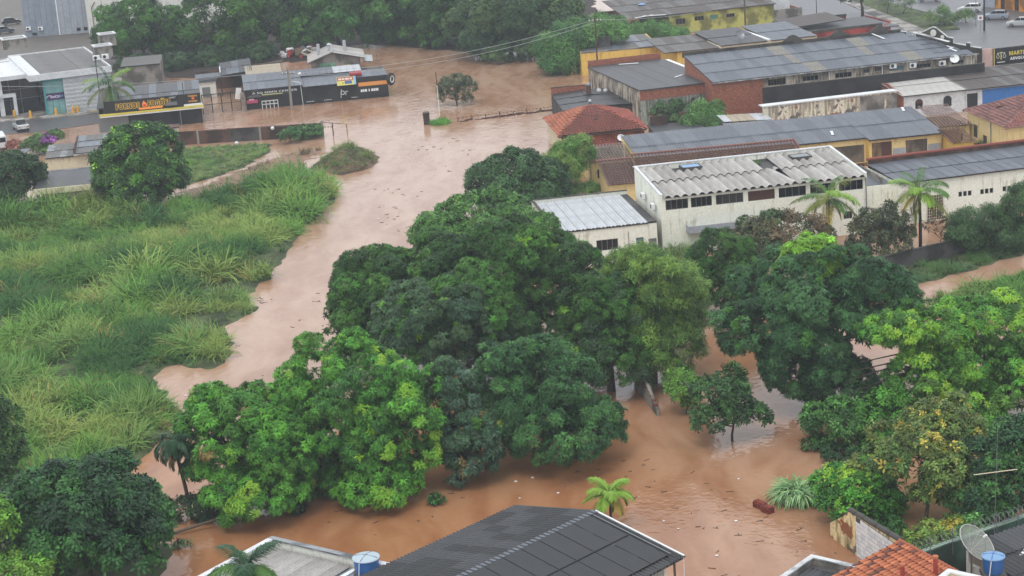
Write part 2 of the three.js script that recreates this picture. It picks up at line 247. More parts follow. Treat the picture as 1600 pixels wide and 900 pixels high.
// ---------------------------------------------------------------- leaves, crowns, trees
const leafMat = (o = {}) => new THREE.MeshPhysicalMaterial({ color: 0xffffff, roughness: 0.5, specularIntensity: 0.35, side: THREE.DoubleSide, transmission: 0.08, thickness: 0, ...o });
const LEAF = leafMat(), GRASS = leafMat({ roughness: 0.7 });
function blade(out, yaw, pitch0, bend, len, wid, segs, base = [0, 0, 0], fold = 0) {     // a strip that leaves at pitch0 above level and bends down
  let x = base[0], y = base[1], z = base[2], p = pitch0; const cx = Math.cos(yaw), cz = Math.sin(yaw), L = len / segs; let prev = null;
  for (let i = 0; i <= segs; i++) {
    const t = i / segs, w = wid * (i === 0 ? 0.45 : i === segs ? 0.08 : 1 - 0.5 * Math.abs(t - 0.45)) / 2, a = [x - cz * w, y - fold * w, z + cx * w], b = [x + cz * w, y - fold * w, z - cx * w];
    if (prev) out.push(...prev[0], ...prev[1], ...a, ...prev[1], ...b, ...a);
    prev = [a, b]; x += Math.cos(p) * cx * L; z += Math.cos(p) * cz * L; y += Math.sin(p) * L; p -= bend / segs;
  }
}
function fromTris(a) { const g = new THREE.BufferGeometry(); g.setAttribute('position', new THREE.Float32BufferAttribute(a, 3)); g.computeVertexNormals(); return g; }
function rosette(n, len, wid, lo, hi, bend) { const a = []; for (let i = 0; i < n; i++) blade(a, i * 2.4 + rr(-0.3, 0.3), rr(lo, hi), bend * rr(0.7, 1.3), len * rr(0.75, 1.2), wid, 2, [rr(-0.05, 0.05), rr(-0.06, 0.06), rr(-0.05, 0.05)]); return fromTris(a); }
function spray(n, len, wid, R) { const a = []; for (let i = 0; i < n; i++) blade(a, rr(0, 6.28), rr(-0.9, 0.9), rr(0.2, 1.2), len * rr(0.6, 1.3), wid, 2, [rr(-R, R), rr(-R, R) * 0.6, rr(-R, R)]); return fromTris(a); }
const GEO = {
  mango: [0, 1, 2].map(() => rosette(14, 0.37, 0.085, -0.4, 0.9, 1.9)),
  broad: [0, 1, 2].map(() => spray(12, 0.22, 0.13, 0.22)),
  fine: [0, 1, 2].map(() => spray(26, 0.26, 0.045, 0.3)),
  droop: [0, 1, 2].map(() => { const a = []; for (let i = 0; i < 22; i++) blade(a, rr(0, 6.28), rr(-1.2, 0.5), 0.9, rr(0.3, 0.6), 0.05, 2, [rr(-0.3, 0.3), rr(-0.2, 0.3), rr(-0.3, 0.3)]); return fromTris(a); }),
  tall: [0, 1, 2, 3].map(() => { const a = []; for (let i = 0; i < 36; i++) blade(a, rr(0, 6.28), rr(0.95, 1.5), rr(0.8, 2.6), rr(0.55, 1.3), 0.025, 5, [rr(-0.25, 0.25), 0, rr(-0.25, 0.25)]); return fromTris(a); }),
  fountain: [0, 1, 2].map(() => { const a = []; for (let i = 0; i < 16; i++) blade(a, rr(0, 6.28), rr(1.05, 1.5), rr(1.7, 3.1), rr(0.8, 1.3), 0.035, 6, [rr(-0.1, 0.1), 0, rr(-0.1, 0.1)]); return fromTris(a); }),
  short: [0, 1, 2].map(() => { const a = []; for (let i = 0; i < 20; i++) blade(a, rr(0, 6.28), rr(0.5, 1.3), rr(0.3, 1.4), rr(0.4, 0.9), 0.07, 2, [rr(-0.4, 0.4), 0, rr(-0.4, 0.4)]); return fromTris(a); }),
};
const C3 = h => new THREE.Color(h), tmpM = new THREE.Matrix4(), Qa = new THREE.Quaternion(), Qb = new THREE.Quaternion(), UP = new THREE.Vector3(0, 1, 0), tmpC = new THREE.Color();
function scatter(parent, name, kind, pts, m, isStuff = true) {             // pts: {p, n, s, c, sy}; one set of copies per leaf shape
  const geos = GEO[kind], out = [];
  geos.forEach((g, k) => {
    const mine = pts.filter((_, i) => i % geos.length === k); if (!mine.length) return;
    const im = new THREE.InstancedMesh(g, m, mine.length); im.name = name;
    mine.forEach((q, i) => { Qa.setFromUnitVectors(UP, q.n); Qb.setFromAxisAngle(UP, rnd() * 6.283); Qa.multiply(Qb); tmpM.compose(q.p, Qa, new THREE.Vector3(q.s, q.s * (q.sy ?? 1), q.s)); im.setMatrixAt(i, tmpM); im.setColorAt(i, q.c); });
    im.castShadow = im.receiveShadow = true; if (isStuff) im.userData.kind = 'stuff'; parent.add(im); out.push(im);
  });
  return out;
}
const tint = (h, j = 0.16) => { tmpC.copy(h); const k = 1 + rr(-j, j); return new THREE.Color(tmpC.r * k * rr(0.92, 1.08), tmpC.g * k, tmpC.b * k * rr(0.9, 1.1)); };
// lobes: ellipsoids {c: Vector3, r: Vector3}; each is covered with smaller clumps of leaves, so that the crown is uneven and shades itself
function crownPoints(lobes, o) {
  const { clump = 0.25, dens = 6, size = 1, cols, flush, flushP = 0.1, speck = 0, gap = 0.17, lift = 0.45, under = -0.45, jit = 0.34 } = o, subs = [];
  for (const L of lobes) {
    const mr = Math.cbrt(L.r.x * L.r.y * L.r.z), rs = clump * mr * (L.k ?? 1), N = Math.max(5, Math.round(3.2 * (L.r.x * L.r.z + L.r.x * L.r.y * 2) / 3 / (rs * rs) * 0.85));
    for (let i = 0; i < N; i++) {
      const y = 1 - (1 - under) * (i + 0.5) / N, a = i * 2.39996 + rr(-0.4, 0.4), h = Math.sqrt(Math.max(0, 1 - y * y)), q = rr(0.72, 0.97) * (rnd() < 0.14 ? 1.12 : 1);
      if (rnd() < gap) continue;
      const d = new THREE.Vector3(h * Math.cos(a), y, h * Math.sin(a)), c = new THREE.Vector3(L.c.x + d.x * L.r.x * q, L.c.y + d.y * L.r.y * q, L.c.z + d.z * L.r.z * q);
      subs.push({ c, r: rs * rr(0.6, 1.35), d, col: L.col ?? pick(cols) });
    }
  }
  const pts = [];
  for (const S of subs) {
    const n = Math.round(dens * 12.57 * S.r * S.r * 0.75);
    for (let i = 0; i < n; i++) {
      const y = rr(-0.75, 1), a = rr(0, 6.283), h = Math.sqrt(1 - y * y), d = new THREE.Vector3(h * Math.cos(a), y, h * Math.sin(a));
      if (d.dot(S.d) < -0.25) continue;
      const q = 1 - 0.3 * rnd() * rnd(), p = S.c.clone().add(new THREE.Vector3(d.x * S.r * q, d.y * S.r * 0.8 * q, d.z * S.r * q));
      if (p.y < 0.05) continue;
      let buried = false; for (const U of subs) if (U !== S && p.distanceToSquared(U.c) < U.r * U.r * 0.42) { buried = true; break; }
      if (buried) continue;
      pts.push({ p, n: d.lerp(UP, lift).add(new THREE.Vector3(rr(-0.3, 0.3), 0, rr(-0.3, 0.3))).normalize(), s: size * rr(0.65, 1.3), c: tint(flush && rnd() < speck ? pick(flush) : S.col, 0.12).multiplyScalar(0.62 + 1.0 * rnd() ** 2.2) });
    }
  }
  if (flush) for (let k = subs.length * flushP * 2.5; k > 0; k--) { const q = pick(pts), R2 = rr(0.25, 0.85) ** 2, col = pick(flush); for (const t of pts) if (t.p.distanceToSquared(q.p) < R2) t.c = tint(col, 0.2); }      // fresh shoots
  for (const L of lobes) {                                                 // leaves inside, so that the crown is not hollow
    const n = Math.round(dens * 2.2 * L.r.x * L.r.y);
    for (let i = 0; i < n; i++) { const d = new THREE.Vector3(rr(-1, 1), rr(-0.6, 1), rr(-1, 1)); if (d.length() > 1) continue; d.multiplyScalar(0.75); const p = new THREE.Vector3(L.c.x + d.x * L.r.x, L.c.y + d.y * L.r.y, L.c.z + d.z * L.r.z); if (p.y > 0.1) pts.push({ p, n: UP, s: size * 1.5, c: tint(pick(cols)) }); }
  }
  return pts;
}
function limb(a, b, r0, r1, wob = 0.3) { const m = a.clone().lerp(b, 0.5).add(new THREE.Vector3(rr(-wob, wob), rr(0, wob), rr(-wob, wob))), c = new THREE.CatmullRomCurve3([a, m, b]), n = 6, g = new THREE.TubeGeometry(c, n, 1, 7), p = g.attributes.position; for (let i = 0; i <= n; i++) { const o = c.getPointAt(i / n), r = r0 + (r1 - r0) * i / n; for (let j = 0; j <= 7; j++) { const k = i * 8 + j; p.setXYZ(k, o.x + (p.getX(k) - o.x) * r, o.y + (p.getY(k) - o.y) * r, o.z + (p.getZ(k) - o.z) * r); } } return g; }
// base: pixel of the foot; lobes: [x, y, rx, ry, dz?, opts?] in pixels of the photograph, placed at the depth of the foot (dz metres nearer)
function tree(name, label, category, base, lobesPx, o = {}) {
  const foot = P(base[0], base[1], o.y ?? 0), g = thing(name, label, category, foot, 0, o.group), D = depthOf(foot), lobes = [];
  for (const [cx, cy, rx, ry, dz = 0, extra = {}] of lobesPx) {
    const c = atDepth(cx, cy, D - dz), s = FOCAL / (D - dz), dep = Math.atan2(EYE - c.y, -c.z), RX = rx * 1.06 / s, RZ = Math.min(RX, o.deep ?? 99), RY = 1.06 * Math.sqrt(Math.max((ry / s) ** 2 - (RZ * Math.sin(dep)) ** 2, (0.5 * ry / s) ** 2)) / Math.cos(dep);
    lobes.push({ c: c.sub(foot), r: new THREE.Vector3(RX, RY, RZ), ...extra });
  }
  const tr = [], top = lobes.reduce((a, l) => a.add(l.c), new THREE.Vector3()).multiplyScalar(1 / lobes.length), fork = new THREE.Vector3(top.x * 0.3, Math.max(0.6, top.y * 0.4), top.z * 0.3), r = o.trunk ?? 0.3;
  tr.push(limb(new THREE.Vector3(0, -0.8, 0), fork, r * 1.2, r * 0.8, 0.2));
  for (const l of lobes) { tr.push(limb(fork, l.c, r * 0.7, r * 0.18, 0.5)); for (let i = 0; i < (o.limbs ?? 4); i++) { const a = rr(0, 6.28), e = new THREE.Vector3(l.c.x + Math.cos(a) * l.r.x * 0.75, l.c.y + rr(-0.2, 0.7) * l.r.y, l.c.z + Math.sin(a) * l.r.z * 0.75); tr.push(limb(fork.clone().lerp(l.c, rr(0.3, 0.9)), e, r * 0.32, r * 0.08, 0.4)); } }
  for (const [bx, by] of o.bare ?? []) tr.push(limb(lobes[0].c, atDepth(bx, by, D - 1.5).sub(foot), r * 0.35, 0.03, 0.6));
  part(g, 'trunk', tr, o.bark ?? M.bark);
  const off = foot.y; const pts = crownPoints(lobes, o).filter(q => q.p.y + off > 0.05);
  scatter(g, 'crown', o.leaf ?? 'mango', pts, LEAF);
  return g;
}
// ---------------------------------------------------------------- palms
const frondCache = {};
function frondGeo(len, droop, up, leafL, fan = 0) {
  const key = [len, droop, up, leafL].map(v => v.toFixed(2)).join(); if (frondCache[key]) return frondCache[key];
  const a = []; let x = 0, y = 0, p = up; const n = 26, L = len / n;
  for (let i = 0; i < n; i++) {
    const nx = x + Math.cos(p) * L, ny = y + Math.sin(p) * L, w = 0.05 * (1 - i / n) + 0.012, t = i / n;
    a.push(x, y, -w, nx, ny, -w, nx, ny, w, x, y, -w, nx, ny, w, x, y, w);
    if (i > 2) for (const s of [-1, 1]) { const ll = leafL * (0.45 + 1.1 * Math.sin(Math.PI * (0.12 + 0.85 * t))) * rr(0.85, 1.1), yaw = s * (1.15 - 0.5 * t) + rr(-0.08, 0.08); blade(a, yaw, p * 0.6 + rr(-0.15, 0.15), 0.9 + rr(0, 0.5), ll, 0.085, 2, [x, y, 0]); blade(a, yaw * 0.93, p * 0.6 - 0.2, 1.1, ll * 0.95, 0.08, 2, [(x + nx) / 2, (y + ny) / 2, 0]); }
    x = nx; y = ny; p -= droop / n;
  }
  return frondCache[key] = fromTris(a);
}
const palmMats = { green: leafMat({ color: 0x4d7234, roughness: 0.5 }), fresh: leafMat({ color: 0x7da23c, roughness: 0.5 }), dull: leafMat({ color: 0x6f7a3a, roughness: 0.6 }), yellow: leafMat({ color: 0xa89a48, roughness: 0.6 }), dark: leafMat({ color: 0x2f5034, roughness: 0.5 }), dry: leafMat({ color: 0x6b5a3e, roughness: 0.8 }) };
function palm(name, label, foot, height, len, o = {}) {
  const g = thing(name, label, 'palm tree', foot), { n = 15, trunkR = 0.16, mats = ['green', 'green', 'green', 'fresh', 'dull'], low = ['yellow', 'dull'], lean = [0, 0], leafL = 0.6, shaft = null } = o;
  const top = new THREE.Vector3(lean[0], height, lean[1]);
  part(g, 'trunk', [limb(new THREE.Vector3(0, -0.8, 0), top, trunkR * 1.15, trunkR * 0.85, 0.08)], o.bark ?? M.bark);
  if (shaft) part(g, 'crownshaft', [bar([top.x * 0.98, height - 1.4, top.z * 0.98], [top.x, height + 0.2, top.z], trunkR * 0.95, 8, trunkR * 0.6)], mat(shaft, { roughness: 0.45 }));
  for (let i = 0; i < n; i++) {
    const t = (i + 0.5) / n, up = 1.35 - 1.65 * t ** 1.1 + rr(-0.1, 0.1), f = part(g, 'frond', frondGeo(Math.round(len * 4 * (0.9 + 0.2 * (i % 2))) / 4, 0.9 + 0.35 * (i % 3) + (o.droop ?? 0), Math.round(up * 5) / 5, leafL), palmMats[t > 0.72 ? pick(low) : pick(mats)]);
    f.position.copy(top); f.rotation.y = i * 2.39996 + (o.turn ?? 0) + rr(-0.15, 0.15);
  }
  return g;
}
// ---------------------------------------------------------------- grass
function grassPoly(poly, o) {                                              // tussocks first, then cover between them
  const { tuss = 3.2, cover = 1.1, kind = 'tall', h = 1.5, cols, holes = [], wind = [0.25, 0.1], edge = 0.2, per = 12, y = 0.1, coverKind = 'short', covH = 0.8 } = o, xs = poly.map(p => p[0]), zs = poly.map(p => p[1]), x0 = Math.min(...xs), x1 = Math.max(...xs), z0 = Math.min(...zs), z1 = Math.max(...zs), A = [], B = [];
  const ok = (x, z) => inside(x, z, poly) && edgeDist(x, z, poly) > edge + (o.ragged ?? 0) * (vnoise(x / 3 + 700, z / 3 + 700, 4096, 37) + 0.5 * vnoise(x / 1.1 + 700, z / 1.1 + 700, 4096, 38) - 0.55) && !(o.bald && vnoise(x / 4.5 + 100, z / 3 + 100, 4096, 39) > o.bald) && !holes.some(q => inside(x, z, q)) && P2ok(x, z);
  for (let z = z0; z < z1; z += tuss) for (let x = x0; x < x1; x += tuss) {
    const cx = x + rr(-0.6, 0.6) * tuss, cz = z + rr(-0.6, 0.6) * tuss; if (!ok(cx, cz)) continue;
    const zone = vnoise(cx / 9 + 500, cz / 9 + 500, 4096, 33), k = (0.35 + 1.3 * zone) * rr(0.65, 1.3), R = tuss * 0.5 * rr(0.7, 1.25), base = cols[Math.floor(Math.min(0.999, Math.max(0, vnoise(cx / 7 + 80, cz / 7 + 80, 4096, 36) * 1.5 - 0.25 + rr(-0.12, 0.12))) * cols.length)], N = Math.round(per * rr(0.7, 1.3)), wd = 1.6 * (vnoise(cx / 14 + 300, cz / 14 + 300, 4096, 35) - 0.35);
    for (let i = 0; i < N; i++) { const a = rr(0, 6.28), r = R * Math.sqrt(rnd()), px = cx + Math.cos(a) * r, pz = cz + Math.sin(a) * r; if (!ok(px, pz)) continue; const n = new THREE.Vector3(Math.cos(a) * r / R * 0.55 + wind[0] * wd, 1, Math.sin(a) * r / R * 0.55 + wind[1] * wd).normalize(); A.push({ p: new THREE.Vector3(px, o.ht ? o.ht(px, pz) - 0.03 : y, pz), n, s: h * k * rr(0.75, 1.2), c: tint(rnd() < 0.02 ? C3(0x9a8a56) : base, 0.2) }); if (o.straw && rnd() < o.straw) for (let i = 0; i < 5; i++) { const px = cx + rr(-0.7, 0.7), pz = cz + R * 0.8 + rr(-0.5, 0.5); if (ok(px, pz)) B.push({ p: new THREE.Vector3(px, 0.2, pz), n: new THREE.Vector3(rr(-0.8, 0.8), 1, rr(0, 0.8)).normalize(), s: rr(0.9, 1.5), c: tint(C3(0x8a7048), 0.25) }); } }
  }
  for (let z = z0; z < z1; z += cover) for (let x = x0; x < x1; x += cover) { const px = x + rr(-0.5, 0.5) * cover, pz = z + rr(-0.5, 0.5) * cover; if (!ok(px, pz)) continue; B.push({ p: new THREE.Vector3(px, o.ht ? o.ht(px, pz) - 0.03 : y * 0.6, pz), n: new THREE.Vector3(rr(-0.3, 0.3), 1, rr(-0.3, 0.3)).normalize(), s: covH * rr(0.7, 1.3), c: tint(pick(o.covCols ?? cols), 0.25) }); }
  return { tall: A, cover: B, kind, coverKind };
}
const P2ok = () => true;
function meadow(name, label, category, poly, o) { const g = thing(name, label, category); g.userData.kind = 'stuff'; const q = grassPoly(poly, o); scatter(g, 'grass_tussock', q.kind, q.tall, GRASS); scatter(g, 'grass_cover', q.coverKind, q.cover, GRASS); return g; }
function tuft(name, label, category, px, r, h, n, cols, o = {}) {          // one clump of long-leaved grass or weeds; r, h metres
  const foot = P(px[0], px[1]), g = thing(name, label, category, foot, 0, o.group), pts = [];
  for (let i = 0; i < n; i++) { const a = rr(0, 6.28), q = Math.sqrt(rnd()) * r; pts.push({ p: new THREE.Vector3(Math.cos(a) * q, o.lift ? rr(0, o.lift) : -0.05, Math.sin(a) * q * (o.squash ?? 1)), n: new THREE.Vector3(Math.cos(a) * q / r * (o.out ?? 0.8), 1, Math.sin(a) * q / r * (o.out ?? 0.8)).normalize(), s: h * rr(0.7, 1.15), c: tint(C3(pick(cols)), 0.2) }); }
  scatter(g, 'leaves', o.kind ?? 'tall', pts, GRASS); return g;
}
function bush(name, label, category, px, lobesPx, o) { return tree(name, label, category, px, lobesPx, { trunk: 0.07, limbs: 2, leaf: 'broad', under: -0.2, clump: 0.4, ...o }); }

// ================================================================ the setting
const meadowPoly = ground2([[-260, 345], [0, 330], [160, 322], [250, 326], [330, 306], [420, 278], [470, 282], [524, 290], [518, 318], [478, 352], [447, 400], [418, 438], [376, 465], [398, 486], [352, 506], [362, 552], [332, 580], [262, 568], [246, 604], [282, 650], [238, 696], [205, 742], [170, 800], [-200, 830]]);
const meadowHole = ground2([[-60, 480], [0, 488], [22, 500], [20, 530], [-60, 540]]);
land('meadow_soil', meadowPoly, 0.25, M.grassSoil, { step: 1.5 });
const mudPoly = ground2([[235, 318], [300, 296], [420, 250], [480, 235], [505, 235], [470, 262], [440, 280], [330, 312], [280, 330]]);
land('mud_bank', mudPoly, 0.05, M.soil, { step: 1.0, rough: 0.35, slope: 0.05 });
const verge = ground2([[285, 232], [420, 224], [424, 236], [380, 262], [300, 288], [262, 300]]);
land('verge_soil', verge, 0.2, M.grassSoil, { step: 1.2 });
const moundPoly = ground2([[486, 264], [506, 246], [536, 236], [584, 238], [592, 250], [572, 266], [530, 274]]);
land('soil_mound', moundPoly, 0.15, mat(0x6f5b46, { map: T.patchy, roughness: 0.95 }), { step: 0.4, peak: 0.42, rough: 0.7, slope: 0.35 });
// the street and yards at the upper left: above the water
flat('street', [[-60, 176], [0, 172], [210, 152], [212, 184], [60, 206], [-60, 214]], 0.06, M.asphalt);
flat('pavement', [[-80, 140], [215, 118], [215, 171], [0, 190], [-80, 196]], 0.2, M.pavement, 0.7);
flat('car_yard', [[-140, -60], [190, -60], [480, 60], [440, 96], [310, 112], [180, 120], [100, 100], [-80, 140]], 0.25, mat(0x5e574f, { map: T.asphalt, roughness: 0.6 }), 0.9);
land('wood_floor', ground2([[120, 60], [300, 40], [560, 0], [930, -40], [930, 20], [860, 72], [780, 84], [700, 78], [560, 68], [490, 92], [430, 100], [310, 122], [190, 122], [170, 100]]), 0.45, mat(0x54463a, { map: T.soil, roughness: 0.9 }), { step: 2.5 });
// the street at the upper right
flat('street', [[1190, -70], [1760, -70], [1760, 150], [1560, 120], [1400, 70], [1250, 60], [1170, 10]], 0.5, M.asphalt, 1.4);
const vergeR = [[1296, -14], [1330, -12], [1475, 26], [1500, 45], [1452, 48]];
flat('grass_verge', vergeR, 0.62, M.grassSoil, 0.3);
flat('pavement', [[1276, -16], [1296, -14], [1452, 48], [1430, 54]], 0.6, M.pavement, 0.3);
// yards between the houses on the right: mud just under or over the water
flat('yard', [[1330, 262], [1500, 240], [1600, 232], [1700, 225], [1700, 180], [1500, 195], [1465, 235], [1345, 250]], 0.03, mat(0x96512f, { map: T.soil, roughness: 0.25 }), 0.5);
const grassR = ground2([[1440, 470], [1480, 458], [1530, 446], [1600, 425], [1760, 400], [1760, 520], [1600, 500], [1480, 500]]);
land('bank_soil', grassR, 0.2, M.grassSoil, { step: 1.2 });
const wallStrip = ground2([[1380, 440], [1440, 410], [1600, 360], [1760, 320], [1760, 372], [1600, 395], [1530, 418], [1470, 436], [1410, 446]]);
land('bank_soil', wallStrip, 0.2, M.grassSoil, { step: 1.2 });
land('bank_soil', ground2([[-200, 800], [60, 790], [200, 815], [262, 850], [230, 930], [-200, 960]]), 0.2, M.grassSoil, { step: 1.2 });

const G = [0x3a6430, 0x446e2e, 0x4f7c34, 0x567f38, 0x65903c, 0x6c8c46, 0x80984c].map(C3);
{ const q = grassPoly(meadowPoly, { tuss: 2.5, per: 15, cover: 0.8, h: 2.2, covH: 0.75, covCols: [0x3c6430, 0x46703a, 0x345a30].map(C3), straw: 0.03, cols: G, holes: [meadowHole], wind: [0.75, 0.3], ragged: 2.4, bald: 0.8 });
  const g = thing('meadow_grass', 'tall wind-laid green grass covering the whole left meadow beside the flood', 'grass'); g.userData.kind = 'stuff';
  scatter(g, 'grass_tussock', 'tall', q.tall, GRASS); scatter(g, 'grass_cover', 'short', q.cover, GRASS); }
meadow('low_grass', 'patchy low weeds and grass between the round tree and the brown wall', 'grass', verge, { tuss: 2, per: 9, cover: 0.6, h: 0.9, covH: 0.6, cols: [0x5a8638, 0x6a9642, 0x4c7834, 0x7d9458].map(C3) });
meadow('mound_weeds', 'weeds growing over the brown soil mound', 'weeds', moundPoly, { tuss: 2, per: 4, cover: 0.42, h: 0.7, covH: 0.45, ht: heights.soil_mound, cols: [0x5a7d38, 0x5f8442, 0x6a7c42, 0x75705a].map(C3) });
meadow('mud_weeds', 'sparse tufts of grass on the mud bank above the meadow', 'weeds', mudPoly, { tuss: 2.4, per: 6, cover: 1.2, h: 0.6, covH: 0.4, cols: [0x5a7d38, 0x6a8c42, 0x6b6250].map(C3), bald: 0.55 });
meadow('bank_grass', 'green grass on the far right bank beside the muddy channel', 'grass', grassR, { tuss: 2.4, per: 12, cover: 0.8, h: 1.2, cols: G });
meadow('wall_weeds', 'drooping green weeds along the foot of the dark boundary wall', 'weeds', wallStrip, { tuss: 2.4, per: 12, cover: 0.9, h: 1.2, cols: [0x3d5a33, 0x4c7038, 0x55784a].map(C3) });
meadow('verge_grass', 'mown green grass on the sloping street verge at top right', 'grass', ground2(vergeR, 0.62), { tuss: 3, per: 3, cover: 0.8, h: 0.3, covH: 0.3, y: 0.62, edge: 0.2, cols: [0x5d8a3a, 0x6c9440].map(C3) });

// ================================================================ buildings on the right
const V3 = (x, y, z) => [x, y, z];
function acUnit(name, label, pos, turn, group) {
  const g = thing(name, label, 'air conditioner', pos, turn, group);
  part(g, 'case', new RoundedBoxGeometry(0.85, 0.62, 0.34, 2, 0.03).translate(0, 0.31, 0), M.plasticWhite);
  part(g, 'fan_grille', new THREE.TorusGeometry(0.2, 0.025, 6, 16).translate(-0.12, 0.31, 0.18), M.frame);
  part(g, 'fan', cyl(0.18, 0.18, 0.02, 0, 0, 0, 14).rotateX(Math.PI / 2).translate(-0.12, 0.31, 0.165), M.steelDark);
  for (const s of [-0.3, 0.3]) part(g, 'bracket', [slab(s - 0.02, s + 0.02, -0.3, -0.01, -0.17, -0.14), slab(s - 0.02, s + 0.02, -0.04, -0.005, -0.17, 0.15)], M.frame);
  return g;
}
const wpos = (f, x, y, z) => f.o.clone().addScaledVector(f.X, x).addScaledVector(f.Z, z).setY(y);
const place = (m, f, x, y, z) => wpos(f, x, y, z);

// --- big pale green-white industrial hall with the wide-wave roof
{
  const H = 6.0, f = frame([1035, 311], [1350, 276], H, { ang: 8.6 }), W = f.w, D = 11.5, g = at(f, 'industrial_hall', 'long pale green-white hall with wide-wave fibre cement roof, behind the two coconut palms', 'building'), HB = 6.75;
  const hol = [[1030, 322, 1076, 340], [1080, 316, 1113, 334], [1119, 311, 1162, 330], [1169, 304, 1211, 320], [1217, 300, 1260, 318], [1266, 296, 1306, 310], [1311, 290, 1349, 306]].map(r => { const q = f.rect(...r); q[1] = 4.75; q[3] = 1.05; if (q[0] < 0.3) { q[2] -= 0.3 - q[0]; q[0] = 0.3; } q[2] = Math.min(q[2], W - 0.2 - q[0]); return q; });
  const low = f.rect(1034, 363, 1082, 376), h2 = [low[0], low[1], low[2], low[3]];
  const lw2 = f.rect(1318, 330, 1332, 342);
  part(g, 'wall', holedWall(W, H, 0.22, [...hol, h2, lw2]), M.cream);
  hol.forEach((q, i) => windowIn(g, q, i === 3 ? 1 : 4, i === 3 ? M.darkWood : M.frame, i === 3 ? M.darkWood : M.glass, -0.12));
  windowIn(g, h2, 5, M.frame, M.glass, -0.12); windowIn(g, lw2, 3, M.frame, M.glass, -0.12);
  const sidePts = [[0, -0.6], [0, H + 0.35], [-D, HB + 0.35], [-D, -0.6]];
  const wl = part(g, 'wall', plate(sidePts, 0.22, 'x'), M.cream); wl.position.set(-0.22, 0, -0.0);
  const wr = part(g, 'wall', plate(sidePts, 0.22, 'x'), M.cream); wr.position.set(W, 0, 0);
  part(g, 'wall', slab(0, W, -0.6, HB + 0.3, -D - 0.22, -D), M.cream);
  part(g, 'coping', slab(-0.3, W + 0.3, HB + 0.3, HB + 0.42, -D - 0.3, -D + 0.08), M.whiteClean);
  for (const x of [-0.26, W - 0.04]) { const c = part(g, 'coping', slab(0, 0.3, 0, 0.1, -Math.hypot(D, HB - H), 0), M.whiteClean); c.position.set(x, H + 0.36, 0); c.rotation.x = Math.atan2(HB - H, D); }
  // sheets: wide trapezoid waves, each sheet a piece; a broken place near the right third, two roof tanks
  const n = 24, rf = onPlane(part(g, 'roof', slab(0, W, -0.3, -0.25, -D, 0), M.darkConcrete), [0, H + 0.12, 0], [W, H + 0.12, 0], [0, HB + 0.0, -D]);
  const L = Math.hypot(D, HB - H), cw = (W - 0.02) / n, prof = (() => { const pos = [], uv = [], idx = [], xs = [0, 0.08, 0.36, 0.5, 0.64, 0.92, 1], ys = [0.0, 0.01, 0.26, 0.28, 0.26, 0.01, 0.0], l = L / 2 + 0.3; xs.forEach((x, i) => { pos.push(x * (cw + 0.05), ys[i], 0.0, x * (cw + 0.05), ys[i], -l); uv.push(x * cw, 0, x * cw, l); if (i) { const k = i * 2; idx.push(k - 2, k, k - 1, k - 1, k, k + 1); } }); const q = new THREE.BufferGeometry(); q.setAttribute('position', new THREE.Float32BufferAttribute(pos, 3)); q.setAttribute('uv', new THREE.Float32BufferAttribute(uv, 2)); q.setIndex(idx); const z = q.toNonIndexed(); z.computeVertexNormals(); return z; })();
  for (let j = 0; j < 2; j++) for (let i = 0; i < n; i++) {
    const s = part(rf, 'roof_sheet', prof, pick([M.fibro, M.fibro2, M.fibroLight])); s.position.set(i * cw, 0.02 + j * 0.04, j ? -L / 2 + 0.25 : 0.5); s.rotation.x = -0.012;
    if (j === 1 && (i === 14 || i === 15)) { s.rotation.set(-0.18, rr(-0.2, 0.2), rr(-0.15, 0.15)); s.position.y -= 0.1; }
    if (j === 0 && i === 15) { s.rotation.z = 0.18; s.rotation.y = 0.15; }
    if (j === 1 && (i === 4 || i === 5 || i === 19)) { s.scale.z = 0.55; }
  }
  for (const [x0, y0, x1] of [[1028, 318, 0]]) part(g, 'gutter_pipe', [bar([W + 0.08, -0.5, 0.12], [W + 0.08, H, 0.12], 0.06)], M.frame);
  for (const px of [1165, 1078, 1116]) { const x = f.on(px, 345)[0]; part(g, 'pilaster', slab(x - 0.08, x + 0.08, -0.5, 4.7, 0.003, 0.035), M.cream); }
  const cn = f.rect(1072, 354, 1185, 368), c0 = f.on(1072, 360)[0], c1 = f.on(1190, 348)[0];
  part(g, 'canopy', [slab(c0, c1, 2.35, 3.05, 0.003, 0.12).translate(0, 0, 1.1), slab(c0, c0 + 0.12, 2.35, 3.05, 0.003, 1.1), slab(c1 - 0.12, c1, 2.35, 3.05, 0.003, 1.1), slab(c0, c1, 2.3, 2.38, 0.003, 1.2)], M.greyWallLight);
  for (const [px, py, lab] of [[1079, 262, 'blue-covered roof tank sunk in the left part of the wave roof'], [1250, 246, 'dull metal roof tank sunk in the right part of the wave roof']]) {
    const q = f.loc(px, py, 6.8), t = thing('roof_tank', lab, 'water tank', wpos(f, q[0], 6.3, q[2]), f.ang, 'tanks sunk in the wave roof');
    part(t, 'tank_wall', [slab(-1.1, 1.1, 0, 0.75, 0.75, 0.85), slab(-1.1, 1.1, 0, 0.75, -0.85, -0.75), slab(-1.1, -1, 0, 0.75, -0.75, 0.75), slab(1, 1.1, 0, 0.75, -0.75, 0.75)], M.darkConcrete);
    part(t, 'lid', new RoundedBoxGeometry(1.9, 0.12, 1.4, 2, 0.04).translate(0, 0.68, 0), px < 1100 ? M.tankLid : M.greyMetal);
  }
  for (const [px, py, lab] of [[1004, 304, 'air conditioner high on the left end wall of the wave-roofed hall'], [1018, 322, 'air conditioner low on the left end wall of the wave-roofed hall']]) { const z = px === 1004 ? -6.5 : -2.2; acUnit('air_conditioner', lab, wpos(f, -0.55, px === 1004 ? 4.7 : 4.5, z), f.ang - Math.PI / 2); }
